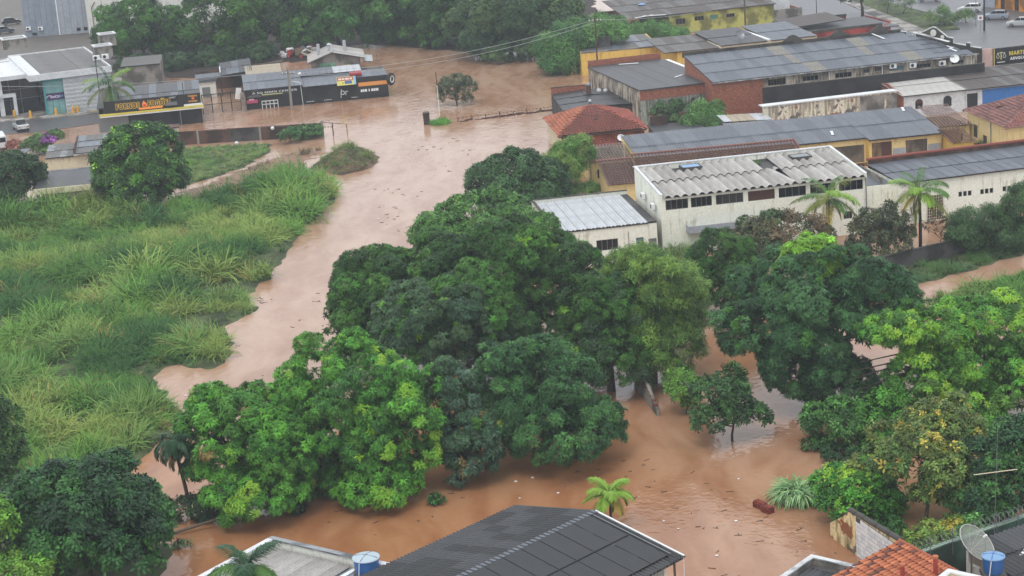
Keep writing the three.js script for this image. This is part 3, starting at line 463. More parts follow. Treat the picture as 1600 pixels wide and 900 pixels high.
  tuft('roof_weed', 'weed growing through the broken place of the wave roof', 'weeds', [1197, 262], 0.3, 0.7, 6, [0x5f8a46]).position.copy(wpos(f, W * 0.6, 6.5, -D * 0.8));
}
// --- low annex with white metal roof
{
  const H = 4, f = frame([868, 362], [1028, 345], H, { ang: 8.6 }), W = f.w - 0.1, D = 13.6, g = at(f, 'annex_building', 'low cream building with white metal roof, left of the wave-roofed hall', 'building');
  const w1 = f.rect(932, 374, 966, 391), w2 = f.rect(994, 371, 1006, 383), dr = f.rect(1014, 375, 1027, 404); dr[1] = 0.02; dr[3] = 2.15;
  part(g, 'wall', holedWall(W, H - 0.2, 0.2, [w1, w2, dr]), M.cream);
  windowIn(g, w1, 4); windowIn(g, w2, 2, M.frame, M.glassBlue); const d = part(g, 'door', slab(0, dr[2], 0, dr[3], -0.05, 0), M.greyMetal); d.position.set(dr[0], dr[1], -0.08); part(d, 'handle', box(0.05, 0.14, 0.04, dr[2] - 0.12, 1.05, 0.03), M.frame);
  part(g, 'wall', slab(0, 0.2, -0.6, H + 0.25, -D, -0.2), M.cream); part(g, 'wall', slab(0.2, W, -0.6, H + 0.35, -D, -D + 0.2), M.cream);
  part(g, 'coping', slab(-0.04, 0.26, H + 0.25, H + 0.32, -D, 0), M.darkCap); part(g, 'coping', slab(0.26, W, H + 0.35, H + 0.42, -D - 0.04, -D + 0.26), M.darkCap);
  sheetRoof(g, [0.25, H - 0.12, 0.1], [W - 0.9, H - 0.12, 0.1], [0.25, H + 0.1, -D + 0.4], { cols: 9, rows: 1, pitch: 0.4, amp: 0.055, mats: [M.zinc] });
  part(g, 'gutter', slab(W - 0.88, W, H - 0.1, H - 0.02, -D + 0.3, 0), M.darkConcrete); part(g, 'coping', slab(0, W, H - 0.2, H - 0.12, -0.22, 0.04), M.darkCap);
  part(g, 'pipe', [bar([f.on(982, 370)[0], 0, 0.05], [f.on(982, 370)[0], 3.2, 0.05], 0.03)], M.frame);
}
// --- right extension: cream wall with groups of small windows, dark roof
{
  const H = 4.6, f = frame([1404, 286], [1600, 258], H, { ang: 12 }), W = f.w + 12, D = 8.5, g = at(f, 'extension_building', 'long cream wall with groups of three small windows at the right edge, dark sheet roof', 'building');
  const gr = [[1497, 300, 1519, 306.5], [1531, 296, 1553, 302.5], [1566, 291, 1588, 298]].map(r => { const q = f.rect(...r); q[3] = 0.55; return q; });
  const holes = []; for (const q of gr) for (let i = 0; i < 3; i++) holes.push([q[0] + i * q[2] / 3 + 0.05, q[1], q[2] / 3 - 0.12, q[3]]);
  const lg = f.rect(1448, 312, 1474, 352); lg[1] = 0.05; const gate = lg;
  part(g, 'wall', holedWall(W, H, 0.2, [...holes, [gate[0], gate[1], gate[2], gate[3]]]), M.cream); holes.forEach(q => windowIn(g, q, 1));
  part(g, 'wall', slab(0, 0.2, -0.6, H, -D, -0.2), M.cream); part(g, 'wall', slab(0.2, W, -0.6, H + 0.9, -D, -D + 0.2), M.brownWall); part(g, 'wall', slab(W - 0.2, W, -0.6, H, -D + 0.2, -0.2), M.cream);
  sheetRoof(g, [0, H, 0.25], [W, H, 0.25], [0, H + 0.45, -D + 0.3], { rows: 2, pitch: 0.3, mats: [M.roofBlue, M.roofBlue2] });
  const tops = []; for (let i = 0; i < W / 0.45; i++) tops.push(bar([i * 0.45, H + 0.98, -D + 0.1], [i * 0.45 + 0.5, H + 0.98, -D + 0.1], 0.16, 7)); part(g, 'ridge_cap', tops, M.tileRed);
  // lattice gate
  const lat = part(g, 'gate', [slab(0, 0.06, 0, gate[3], -0.03, 0.03), slab(gate[2] - 0.06, gate[2], 0, gate[3], -0.03, 0.03), slab(0, gate[2], gate[3] - 0.06, gate[3], -0.03, 0.03)], M.creamWarm); lat.position.set(gate[0], gate[1], 0.06);
  for (let i = 1; i < 7; i++) part(lat, 'gate_bar', slab(gate[2] * i / 7 - 0.02, gate[2] * i / 7 + 0.02, 0, gate[3], -0.015, 0.015), M.creamWarm);
  for (let i = 1; i < 9; i++) part(lat, 'gate_bar', slab(0.06, gate[2] - 0.06, gate[3] * i / 9 - 0.02, gate[3] * i / 9 + 0.02, 0.016, 0.035), M.creamWarm);
  const f2 = frame([1353, 292], [1404, 286], 4.2, { ang: 8.6 }), W2 = f2.w + 0.3, g2 = at(f2, 'link_building', 'low cream link between the wave-roofed hall and the long windowed wall', 'building');
  shell(g2, W2, 7, 4.2, M.cream); sheetRoof(g2, [0.2, 4.15, -0.2], [W2, 4.15, -0.2], [0.2, 4.5, -6.8], { rows: 1, mats: [M.roofBlue2] });
  part(g2, 'parapet', slab(W2 * 0.45, W2 * 0.45 + 0.15, 4.3, 5.0, -6.8, -0.2), M.concrete);
}
// --- dark boundary wall, right
{
  const f = frame([1375, 430], [1600, 376], 0), W = f.w + 10, g = at(f, 'boundary_wall', 'long dark mouldy boundary wall behind the drooping weeds at right', 'wall');
  part(g, 'wall', slab(0, W, -0.6, 1.7, -0.2, 0), M.darkConcrete); part(g, 'coping', slab(-0.05, W, 1.7, 1.8, -0.26, 0.06), M.darkCap);
}
// --- long row of yellow garages with grey corrugated roof
{
  const H = 3, f = frame([1360, 219], [1470, 208], H, { ang: 7.6 }), W = f.w, g = at(f, 'garage_row', 'long yellow row of garages under a grey corrugated roof, behind the wave-roofed hall', 'building'), x0 = -W * 3.2, D = 11;
  const rects = [[1360, 220, 1393, 250], [1394, 218, 1415, 244], [1415, 214, 1449, 241], [1450, 212, 1469, 237]].map(r => f.rect(...r));
  const h = [[0.15, 0.02, rects[0][2] * 0.95, 2.6], [rects[2][0], 0.02, rects[2][2], 2.5]];
  part(g, 'wall', holedWall(W, H, 0.2, h), M.yellowPale);
  h.forEach((q, i) => { const d = part(g, 'garage_door', slab(0, q[2], 0, q[3], -0.08, 0), i ? M.garage : mat(0x8a6f52, { map: T.patchy })); d.position.set(q[0], q[1], -0.06); for (let k = 1; k < 4; k++) part(d, 'door_seam', slab(q[2] * k / 4 - 0.015, q[2] * k / 4 + 0.015, 0, q[3], 0.002, 0.02), M.darkWood); if (!i) part(d, 'door_leaf', slab(q[2] * 0.5, q[2], 0, q[3], 0.003, 0.05), M.darkWood); });
  part(g, 'painted_dado', slab(h[0][0] + h[0][2] + 0.1, h[1][0] - 0.1, 0, 1.7, 0.003, 0.02), M.greyWallLight); part(g, 'painted_dado', slab(h[1][0] + h[1][2] + 0.1, W, 0, 1.8, 0.003, 0.02), M.greyWallLight);
  part(g, 'wall', slab(-0.2, 0, -0.6, H, -1.2, 0), M.yellow);
  const lh = [[-8.6, 0.1, 3.2, 2.2], [-4.6, 0.1, 4.2, 2.2], [-12, 0.1, 2.6, 2.2]].map(q => [q[0] - x0, q[1], q[2], q[3]]);
  const wl = part(g, 'wall', holedWall(-x0 - 0.2, H, 0.2, lh), M.yellowPale); wl.position.set(x0, 0, -1.2);
  lh.forEach(q => { const d = part(g, 'garage_door', slab(0, q[2], 0, q[3], -0.08, 0), M.garage); d.position.set(q[0] + x0, q[1], -1.26); });
  part(g, 'wall', slab(x0, W, -0.6, H + 1.2, -D - 0.2, -D), M.concrete);
  const e = part(g, 'wall', plate([[-0.2, -0.6], [-0.2, H], [-D, H + 1.2], [-D, -0.6]], 0.2, 'x'), M.yellowPale); e.position.x = W - 0.2; const e2 = e.clone(); e2.position.x = x0; g.add(e2);
  const sk = new Set(['13,1', '25,0']);
  sheetRoof(g, [-0.3, H + 0.05, 0.4], [W + 0.3, H + 0.05, 0.4], [-0.3, H + 1.35, -D - 0.3], { rows: 2, amp: 0.06, pitch: 0.36, mats: [M.roofBlue, M.roofBlue, M.roofBlue2] });
  sheetRoof(g, [x0, H + 0.12, -0.9], [-0.3, H + 0.12, -0.9], [x0, H + 1.3, -D - 0.3], { rows: 2, amp: 0.06, pitch: 0.36, mats: [M.roofBlue, M.roofBlue, M.roofBlue2] });
  for (const [px, py] of [[1411, 176], [1300, 204]]) { const q = f.loc(px, py, 3.9); const p = part(g, 'vent_strip', box(0.3, 0.05, 1.5), M.plasticWhite); p.position.set(q[0], 3 + (-q[2]) * 0.114 + 0.2, q[2]); p.rotation.y = -0.2; p.rotation.x = 0.114; }
}
// --- tiled cottage roofs left of and before the garages
{
  const f = frame([987, 242], [1245, 222], 4.2, { ang: 5 }), W = f.w, g = at(f, 'tiled_house', 'long low house with mauve-brown clay tile roof and orange ridge, behind the hall', 'house');
  tileRoof(g, [-0.2, 2.7, 6.2], [W, 2.7, 6.2], [-0.2, 4.2, 0], [W, 4.2, 0], M.tileBrown); ridge(g, [-0.2, 4.22, 0], [W, 4.22, 0], M.tileOrange); ridge(g, [W, 2.75, 6.2], [W, 4.2, 0], M.tileOrange);
  part(g, 'wall', slab(0, W - 0.3, -0.6, 2.7, 5.6, 5.8), M.yellowPale); part(g, 'wall', plate([[5.6, -0.6], [5.6, 2.7], [0, 4.0], [0, -0.6]], 0.2, 'x'), M.yellowPale); part(g, 'wall', slab(0, W - 0.3, -0.6, 3.8, -0.25, -0.05), M.yellowPale); const w = part(g, 'wall', plate([[5.6, -0.6], [5.6, 2.7], [0, 4.0], [0, -0.6]], 0.2, 'x'), M.yellowPale); w.position.x = W - 0.5;
  const f2 = frame([933, 252], [985, 248], 3.6, { ang: 5 }), W2 = f2.w + 0.3, g2 = at(f2, 'tiled_cottage', 'small yellow cottage with dull mauve tile roof, at the left end of the tiled houses', 'house');
  tileRoof(g2, [0, 2.1, 7.5], [W2, 2.1, 7.5], [-0.2, 3.6, 0], [W2, 3.6, 0], M.tileMauve); ridge(g2, [-0.2, 3.62, 0], [W2, 3.62, 0], M.tileOrange);
  part(g2, 'wall', slab(0.2, W2 - 0.2, -0.6, 2.1, 6.9, 7.1), M.yellowPale); part(g2, 'wall', plate([[6.9, -0.6], [6.9, 2.2], [0, 3.5], [0, -0.6]], 0.2, 'x').translate(0.2, 0, 0), M.yellowPale); const r = part(g2, 'wall', plate([[6.9, -0.6], [6.9, 2.2], [0, 3.5], [0, -0.6]], 0.2, 'x'), M.yellowPale); r.position.x = W2 - 0.4; part(g2, 'wall', slab(0.2, W2 - 0.2, -0.6, 3.3, -0.2, 0), M.yellowPale);
  const f3 = frame([921, 255], [985, 248], 2.8, { ang: 5 }), W3 = f3.w, g3 = at(f3, 'tiled_cottage', 'yellow outbuilding with pale grey tile roof beside the climbing vines', 'house');
  const win = [1.6, 1.1, 0.8, 0.9]; part(g3, 'wall', holedWall(1.9, 2.75, 0.2, []), M.yellowPale); const sw = part(g3, 'wall', plate([[0, -0.6], [0, 2.75], [-5.4, 3.6], [-5.4, -0.6]], 0.2, 'x'), M.yellowPale);
  windowIn(g3, [0.9, 0.9, 0.7, 1], 1, M.darkWood, M.glass, 0.04);
  tileRoof(g3, [-0.4, 2.75, 0.4], [W3, 2.75, 0.4], [-0.9, 3.7, -5.6], [W3, 3.7, -5.6], mat(0x8d8280, { map: T.tile })); part(g3, 'wall', slab(0, W3, -0.6, 3.5, -5.6, -5.4), M.yellowPale);
  for (let i = 0; i < 3; i++) part(g3, 'loose_tile', slab(0, 0.22, 0, 0.06, -0.8, 0), M.roofDarker).position.set(2.6 + i * 0.55, 3.28 + i * 0.03, -2.4 - (i % 2) * 0.3);
  const f4 = frame([868, 288], [940, 285], 0), g4 = thing('garden_wall', 'low stained yellow wall in the yard beside the pale tiled outbuilding', 'wall', P(880, 280), 0.1); part(g4, 'wall', slab(0, 3.4, -0.5, 1.3, -0.2, 0), M.yellowPale);
}
// --- red hip-roofed house
{
  const H = 3, f = frame([872, 214], [1011, 201], H, { ang: 6 }), W = f.w, D = 14, g = at(f, 'hip_roof_house', 'red hip-roofed house standing in the flood beside the black low roof', 'house'), A = [W * 0.46, 5.1, -D * 0.62], B = [W * 0.54, 5.1, -D * 0.62];
  shell(g, W - 0.9, D - 0.9, H - 0.1, M.creamWarm); g.children.forEach(c => { c.position.x += 0.45; c.position.z -= 0.45; });
  tileRoof(g, [0, H, 0], [W, H, 0], A, B, M.tileRed); tileRoof(g, [0, H, -D], [0, H, 0], [A[0], A[1], A[2]], [A[0], A[1], A[2]], M.tileOrange); tileRoof(g, [W, H, 0], [W, H, -D], B, B, M.tileRed); tileRoof(g, [W, H, -D], [0, H, -D], B, A, M.tileRed);
  for (const [a, b] of [[[0, H, 0], A], [[W, H, 0], B], [[0, H, -D], A], [[W, H, -D], B], [A, B]]) ridge(g, a, b, M.tileOrange);
  part(g, 'fascia', slab(0.05, W - 0.05, H - 0.2, H - 0.02, -0.1, -0.02), M.darkWood);
  const p = part(g, 'porch_wall', slab(0.5, W - 0.3, 1.2, H - 0.3, -0.43, -0.3), mat(0xa05a34, { map: T.patchy }));
  const pr = part(g, 'porch_roof', tileGeo(W, 3.4, 0, W), M.tileRed); onPlane(pr, [0.1, 1.2, 2.8], [W - 0.2, 1.2, 2.8], [0.1, 2.1, -0.4]); pr.userData.kind = 'stuff';
  part(g, 'porch_beam', slab(0.2, W - 0.3, 0.95, 1.12, 2.5, 2.65), M.darkWood); for (let i = 0; i < 4; i++) part(g, 'porch_post', slab(0, 0.18, -0.6, 0.95, 2.5, 2.66), M.creamWarm).position.x = 0.4 + i * (W - 1.2) / 3;
  const d = thing('satellite_dish', 'small white satellite dish on the porch of the red hip-roofed house', 'satellite dish', wpos(f, f.on(969, 214, 0.6)[0], 1.75, 1.0), 0.2); dish(d, 0.5);
  const hole = part(g, 'broken_tiles', [slab(0, 0.6, 0, 0.08, -0.4, 0), slab(0.3, 0.9, 0.05, 0.12, -0.8, -0.35)], M.roofDarker); hole.position.set(W * 0.45, H + 1.02, -D * 0.27); hole.rotation.x = 0.2;
}
function dish(g, r, opts = {}) { const pts = []; for (let i = 0; i <= 8; i++) pts.push(new THREE.Vector2(r * i / 8, 0.45 * r * (i / 8) ** 2)); const d = part(g, 'reflector', new THREE.LatheGeometry(pts, 24).rotateX(0.9).translate(0, 0.5, 0), opts.m ?? M.plasticWhite); part(g, 'mast', [bar([0, -0.3, 0], [0, 0.5, 0], 0.035)], M.greyMetal); part(g, 'feed_arm', [bar([0, 0.5, 0.05], [0, 0.5 + r * 0.8, r * 0.95], 0.02)], M.greyMetal); return d; }
// --- black low-roofed house
{
  const H = 2.6, f = frame([879, 172], [994, 165], H, { ang: 5 }), W = f.w, D = 12.5, g = at(f, 'black_roof_house', 'low house with sagging black roof and brick back parapet, behind the red hip roof', 'house');
  shell(g, W, D, H - 0.15, M.darkConcrete);
  const a = sheetRoof(g, [0, H - 0.05, 0.2], [W * 0.42, H + 0.15, 0.2], [0, H + 0.25, -D + 0.2], { cols: 4, rows: 3, amp: 0.015, mats: [M.roofDarker] }), b = sheetRoof(g, [W * 0.42, H + 0.18, 0.2], [W, H + 0.05, 0.2], [W * 0.42, H + 0.5, -D + 0.2], { cols: 5, rows: 3, amp: 0.015, mats: [M.roofDarker], rand: 0.05 });
  part(g, 'parapet', slab(0, W * 0.5, H - 0.1, H + 1.1, -D - 0.2, -D), M.brick); part(g, 'coping', slab(-0.03, W * 0.5 + 0.03, H + 1.1, H + 1.17, -D - 0.24, -D + 0.04), M.brownWall);
  const ch = part(g, 'chimney', [slab(-0.35, 0.35, 0, 1.3, -0.35, 0.35)], M.brownWall); ch.position.set(W * 0.5, H + 0.3, -D * 0.75); part(ch, 'chimney_cap', new THREE.SphereGeometry(0.4, 10, 6, 0, 7, 0, 1.6).translate(0, 1.3, 0), M.greyMetal);
  for (const [x, z, s] of [[0.66, 0.8, 0.4], [0.75, 0.78, 0.35], [0.42, 0.2, 0.25]]) part(g, 'roof_stone', new THREE.IcosahedronGeometry(s, 1), M.coping).position.set(W * x, H + 0.5, -D * z);
}
// --- brick building with slanting dark roof
{
  const H = 5, f = frame([1000, 142], [1112, 124], H, { ang: 14 }), W = f.w, D = 24, g = at(f, 'brick_building', 'brick building with dark slab roof and peeling white plaster, left of the long warehouse', 'building');
  const door = f.rect(1097, 140, 1111, 162); door[1] = 1.2; door[3] = 2.6; door[0] = Math.min(door[0], W - 1.5); door[2] = 1.3;
  part(g, 'wall', holedWall(W, H - 1.4, 0.25, [door]), mat(0xaebcc4, { map: T.peel })); part(g, 'parapet', slab(0, W, H - 1.4, H - 0.05, -0.25, 0.03), M.brick);
  const d = part(g, 'door', slab(0, door[2], 0, door[3], -0.05, 0), M.steelDark); d.position.set(door[0], door[1], -0.2);
  part(g, 'wall', plate([[-0.25, -0.6], [-0.25, H - 0.05], [-D, H - 0.05], [-D, -0.6]], 0.25, 'x'), M.stain); const wr = part(g, 'wall', plate([[-0.25, -0.6], [-0.25, H - 0.05], [-D, H - 0.05], [-D, -0.6]], 0.25, 'x'), M.brick); wr.position.x = W - 0.25;
  for (let i = 0; i < 7; i++) part(g, 'pilaster', slab(-0.14, -0.003, -0.6, H - 0.3, -1 - i * 3.6, -0.6 - i * 3.6), M.stain);
  part(g, 'wall', slab(0, W, -0.6, H + 1, -D - 0.2, -D), M.brick);
  const rf = part(g, 'roof', slab(-0.15, W + 0.1, H, H + 0.14, -D, 0.2), M.roofDark);
  for (let i = 1; i < 5; i++) part(rf, 'roof_seam', slab(W * i / 5 - 0.02, W * i / 5 + 0.02, H + 0.14, H + 0.155, -D, 0.2), M.roofDarker);
  const b = part(g, 'white_board', box(0.35, 0.06, 3), M.plasticWhite); b.position.set(W * 0.5, H + 0.25, -D + 2); b.rotation.y = 1.3; const b2 = part(g, 'white_board', box(0.3, 0.06, 2), M.plasticWhite); b2.position.set(W * 0.72, H + 0.2, -7); b2.rotation.y = -0.9;
  const b3 = part(g, 'flashing', slab(0, 0.5, 0, 0.08, -21, 0), M.plasticWhite); b3.position.set(W + 0.1, H + 0.16, -1);
}
// --- long warehouse with grey roof, stained wall, arched pediment towards the street
{
  const H = 5.6, f = frame([1113, 129], [1560, 74], H, { ang: 12 }), W = 39.5, WB = 33.4, D = 12, g = at(f, 'warehouse', 'long warehouse with blue-grey corrugated roof, stained window wall and arched end pediment', 'building'), HB = 7.6;
  const hs = [[1254, 118, 1279, 126], [1305, 113, 1331, 121], [1350, 108, 1359, 114], [1367, 105, 1377, 111], [1389, 103, 1412, 110], [1430, 100, 1455, 106], [1487, 95, 1506, 100], [1200, 122, 1228, 133]].map((r, i) => { const q = f.rect(...r); q[3] = Math.max(0.6, Math.min(q[3], 0.9)); return q; });
  const xb = f.on(1192, 122)[0];
  part(g, 'wall', holedWall(W, H, 0.25, hs), M.stain); hs.forEach((q, i) => windowIn(g, q, i === 7 ? 6 : 4, i === 7 ? M.wood : M.frame, i === 4 ? M.glassBlue : M.glass));
  part(g, 'brick_end', slab(-0.1, xb, -0.6, H - 0.1, 0.003, 0.14), M.brick);
  part(g, 'wall', plate([[-0.25, -0.6], [-0.25, H], [-D, HB], [-D, -0.6]], 0.25, 'x'), M.brick); part(g, 'wall', slab(0, WB, -0.6, HB, -D - 0.25, -D), M.stain);
  sheetRoof(g, [WB, H + 0.05, 0.45], [W + 0.2, H + 0.05, 0.45], [WB, HB + 0.1, -D], { cols: 6, rows: 6, noUnder: true, pitch: 0.34, amp: 0.05, mats: [M.roofBlue, M.roofBlue2], skip: (i, j) => WB + (i + 1) * 1.06 > W + 0.6 - (j + 0.4) * D / 6 * 0.513 });
  sheetRoof(g, [-0.1, H + 0.05, 0.45], [WB, H + 0.05, 0.45], [-0.1, HB + 0.1, -D], { rows: 3, pitch: 0.34, amp: 0.05, choose: (i, j) => ((i === 11 && j === 2) || (i === 12 && j > 0) || (i === 13 && j === 0) || (i === 14 && j === 0) || (i === 22 && j > 0) || (i === 23 && j === 2) || ((i === 26 || i === 27) && j === 0)) ? M.skylight : pick([M.roofBlue, M.roofBlue, M.roofBlue2]) });
  part(g, 'eave_board', slab(-0.1, W, H - 0.12, H + 0.02, 0.46, 0.54), M.coping);
  part(g, 'parapet', slab(-0.2, WB, HB - 0.2, HB + 0.55, -D - 0.5, -D - 0.25), M.darkCap);
  for (const t of [0.42, 0.6, 0.76]) { const q = plate([[-1.6, 0], [1.6, 0], [0.5, 0.75], [0, 0.9], [-0.5, 0.75]], 0.25); const o = part(g, 'parapet_crest', q, M.darkCap); o.position.set(W * t, HB + 0.55, -D - 0.25); }
  // end gable with stepped, arched pediment
  const end = [[0.6, -0.6], [0.6, H + 0.7], [-1.2, H + 0.8], [-1.2, H + 1.3], [-1.9, H + 1.3], [-1.9, H + 0.9], [-4.2, H + 1.1], [-4.2, H + 1.8], [-5.2, H + 1.9], [-7.2, H + 3.1], [-7.6, H + 3.2], [-8.0, H + 3.1], [-9.9, H + 2.2], [-10.8, H + 2.1], [-10.8, H + 1.7], [-12.6, H + 1.8], [-12.6, H + 2.2], [-13.7, H + 2.2], [-13.7, -0.6]];
  const pe = part(g, 'pediment', plate(end, 0.3, 'x'), M.darkCap); pe.position.x = W; pe.rotation.y = 0.474; const cp = []; for (let i = 1; i < end.length - 2; i++) cp.push(bar([0.15, end[i][1] + 0.03, end[i][0]], [0.15, end[i + 1][1] + 0.03, end[i + 1][0]], 0.12, 5)); part(pe, 'coping', cp, M.coping);
  for (const [z, r] of [[-7.6, 0.5], [-6.0, 0.3]]) part(pe, 'medallion', cyl(r, r, 0.12, 0, 0, 0, 20).rotateZ(Math.PI / 2).translate(0, H + (r > 0.4 ? 2.4 : 1.9), z), M.white);
  const rip = part(g, 'fallen_flashing', [slab(0, 0.5, 0, 0.06, -3, 0), slab(0.1, 0.7, 0.03, 0.09, -6.5, -3.2)], M.coping); rip.position.set(W - 3.2, HB - 0.45, -2.6); rip.rotation.set(0.16, 0.474, 0);
  for (const [px, py, len] of [[1370, 67, 3.6], [1489, 72, 1.6], [1484, 70, 1.4]]) { const q = f.loc(px, py, 6.7), p = part(g, 'white_strip', box(0.28, 0.05, len), M.plasticWhite); p.position.set(q[0], H + (0.45 - q[2]) * 0.105 + 0.22, q[2]); p.position.y = H + (0.45 - q[2]) * 0.165 + 0.25; p.rotation.x = 0.165; p.rotation.y = 0.25; }
  for (const px of [1295, 1378, 1517]) { const x = f.on(px, 110)[0]; part(g, 'drain_pipe', [bar([x, 2.8, 0.08], [x, H - 0.15, 0.08], 0.06)], M.plasticWhite); }
  for (const [px, py, lab] of [[1394, 103, 'air conditioner on the stained warehouse wall above the blue tank'], [1425, 102, 'air conditioner on the stained warehouse wall, middle one'], [1471, 99, 'air conditioner on the stained warehouse wall near the satellite dish']]) { const q = f.on(px, py); acUnit('air_conditioner', lab, wpos(f, q[0], q[1] - 0.3, 0.25), f.ang, undefined).scale.setScalar(1.15); }
  const dq = f.on(1491, 93, 0.6); const dg = thing('satellite_dish', 'white satellite dish on the stained warehouse wall left of the black law sign', 'satellite dish', wpos(f, dq[0], dq[1] - 0.5, 0.7), f.ang - 0.4); dish(dg, 0.65);
  // lower dark wall in front
  const w2 = frame([1192, 138], [1535, 98], 4.8, { ang: 12 }), L2 = w2.w, gd = at(w2, 'black_wall', 'long black wall in front of the stained warehouse wall', 'wall'); part(gd, 'wall', slab(0, L2, -0.6, 4.8, -0.25, 0), M.blackWall); part(gd, 'coping', slab(0, L2, 4.8, 4.88, -0.28, 0.03), M.darkCap);
  // law office sign on the end of the wall
  const s = frame([1535, 77], [1600, 69], 5.9, { ang: 12 }), gs = at(s, 'office_front', 'pink fascia panel beside the black law office sign at the right edge', 'building front'), pw = s.on(1551, 88)[0];
  part(gs, 'wall', slab(0, pw, 0, 5.9, -0.2, 0), mat(0xd9b7ae, { map: T.mottle })); part(gs, 'ledge', slab(-0.3, pw + 12, 3.0, 3.12, -0.1, 0.3), M.concrete); part(gs, 'wall', slab(pw, pw + 12, -0.6, 5.8, -0.3, -0.1), M.darkConcrete);
  const sw = 10, shh = 2.6, sm2 = canvasMat(1000, 260, (c, w, h) => {
    c.fillStyle = '#14151a'; c.fillRect(0, 0, w, h); c.fillStyle = '#d8c65a'; c.fillRect(6, 0, 12, h);
    c.strokeStyle = '#cfd0c8'; c.lineWidth = 7; c.beginPath(); c.moveTo(70, 84); c.quadraticCurveTo(120, 40, 170, 84); c.moveTo(50, 120); c.lineTo(70, 66); c.lineTo(92, 120); c.moveTo(150, 120); c.lineTo(172, 66); c.lineTo(192, 120); c.stroke(); c.beginPath(); c.arc(71, 120, 22, 0, Math.PI); c.stroke(); c.beginPath(); c.arc(171, 120, 22, 0, Math.PI); c.stroke();
    c.fillStyle = '#d8c65a'; c.fillRect(113, 55, 14, 110); c.fillStyle = '#e8e8e4'; c.fillRect(60, 196, 120, 10);
    c.font = 'bold 78px sans-serif'; c.fillStyle = '#e0c84a'; c.fillText('MARTINS', 240, 118); c.font = 'bold 58px sans-serif'; c.fillStyle = '#f2f2f0'; c.fillText('ADVOCACIA', 262, 186);
  });
  const sg = thing('law_sign', 'black law office sign with golden scales and yellow lettering at the right edge', 'sign', wpos(s, pw + 0.05, 3.2, 0.06), s.ang); poster(sg, 'sign_board', sm2, 0, 0, 0, sw, shh, 0, 0.12);
}
// --- peeling wall with white coping
{
  const f = frame([1192, 164], [1388, 135], 4.0, { ang: 13 }), W = f.w, g = at(f, 'peeling_wall', 'high peeling stained wall with a white-washed ledge on top, behind the grey garage roof', 'wall');
  part(g, 'wall', slab(0, W, -0.6, 3.7, -0.3, 0), M.peel); part(g, 'coping', slab(-0.1, W + 0.1, 3.7, 3.85, -1.4, 0.15), M.whiteClean); for (let i = 0; i < 5; i++) part(g, 'pilaster', slab(2 + i * W / 5, 2.3 + i * W / 5, -0.6, 3.68, 0.003, 0.08), M.peel);
  part(g, 'bare_render', slab(W * 0.72, W, -0.6, 3.5, 0.003, 0.03), M.concrete);
}
// --- white house with arched windows, blue wall
{
  const H = 3, f = frame([1412, 150], [1510, 138], H, { ang: 10 }), W = f.w, D = 10.5, g = at(f, 'white_house', 'white house with two arched dark red windows and a light grey roof', 'house');
  const arcs = [[1430, 157, 1442, 170], [1474, 152, 1487, 166]].map(r => f.rect(...r));
  part(g, 'wall', holedWall(W, H - 0.1, 0.2, arcs.map(q => [q[0], q[1], q[2], q[3] * 0.7])), M.whiteClean);
  arcs.forEach((q, i) => { const m = i ? M.steelDark : M.darkWood; windowIn(g, [q[0], q[1], q[2], q[3] * 0.7], 2, m); const s = new THREE.Shape(); s.absarc(0, 0, q[2] / 2, 0, Math.PI); const a = part(g, 'arch', metric(new THREE.ExtrudeGeometry(s, { depth: 0.06, bevelEnabled: false, curveSegments: 10 })), m); a.position.set(q[0] + q[2] / 2, q[1] + q[3] * 0.7, -0.02); });
  part(g, 'wall', plate([[0, -0.6], [0, H], [-D * 0.5, H + 0.9], [-D, H + 0.4], [-D, -0.6]], 0.2, 'x').translate(-0.2, 0, 0), M.brick); part(g, 'wall', slab(0, W, -0.6, H + 0.3, -D, -D + 0.2), M.brick);
  const w2 = part(g, 'wall', plate([[-0.2, -0.6], [-0.2, H], [-D, H + 0.7], [-D, -0.6]], 0.2, 'x'), M.whiteClean); w2.position.x = W - 0.2;
  sheetRoof(g, [-0.3, H, 0.25], [W, H, 0.25], [-0.3, H + 0.8, -D], { cols: 8, rows: 2, amp: 0.02, mats: [M.fibroLight] });
  const f2 = frame([1510, 140], [1600, 127], H, { ang: 10 }), W2 = f2.w + 10, g2 = at(f2, 'blue_house', 'blue-fronted building with a brown-grey roof and a dark doorway, right of the white house', 'building');
  const d = f2.rect(1511, 146, 1528, 166); part(g2, 'wall', holedWall(W2, H - 0.1, 0.2, [[d[0], 0.3, d[2], 2.1]]), M.whiteClean); const dd = part(g2, 'door', slab(0, d[2], 0, 2.1, -0.05, 0), M.steelDark); dd.position.set(d[0], 0.3, -0.12);
  const bx = f2.on(1535, 150)[0]; for (let i = 0; i < 5; i++) part(g2, 'blue_panel', slab(bx + i * 3.6, bx + i * 3.6 + 3.56, -0.6, H - 0.25, 0.003, 0.05), M.blue);
  part(g2, 'wall', slab(0, W2, -0.6, H + 0.9, -D, -D + 0.2), M.concrete); sheetRoof(g2, [0, H, 0.35], [W2, H, 0.35], [0, H + 0.8, -D], { rows: 2, amp: 0.02, mats: [M.roofBrown, M.roofGrey] });
  for (let i = 0; i < 6; i++) { const b = part(g2, 'roof_plank', box(0.25, 0.06, 1.6), M.wood); b.position.set(0.3 + i * 0.35, H + 0.95, -D + 1.4 + rr(-0.3, 0.3)); b.rotation.y = rr(-0.4, 0.4); }
}
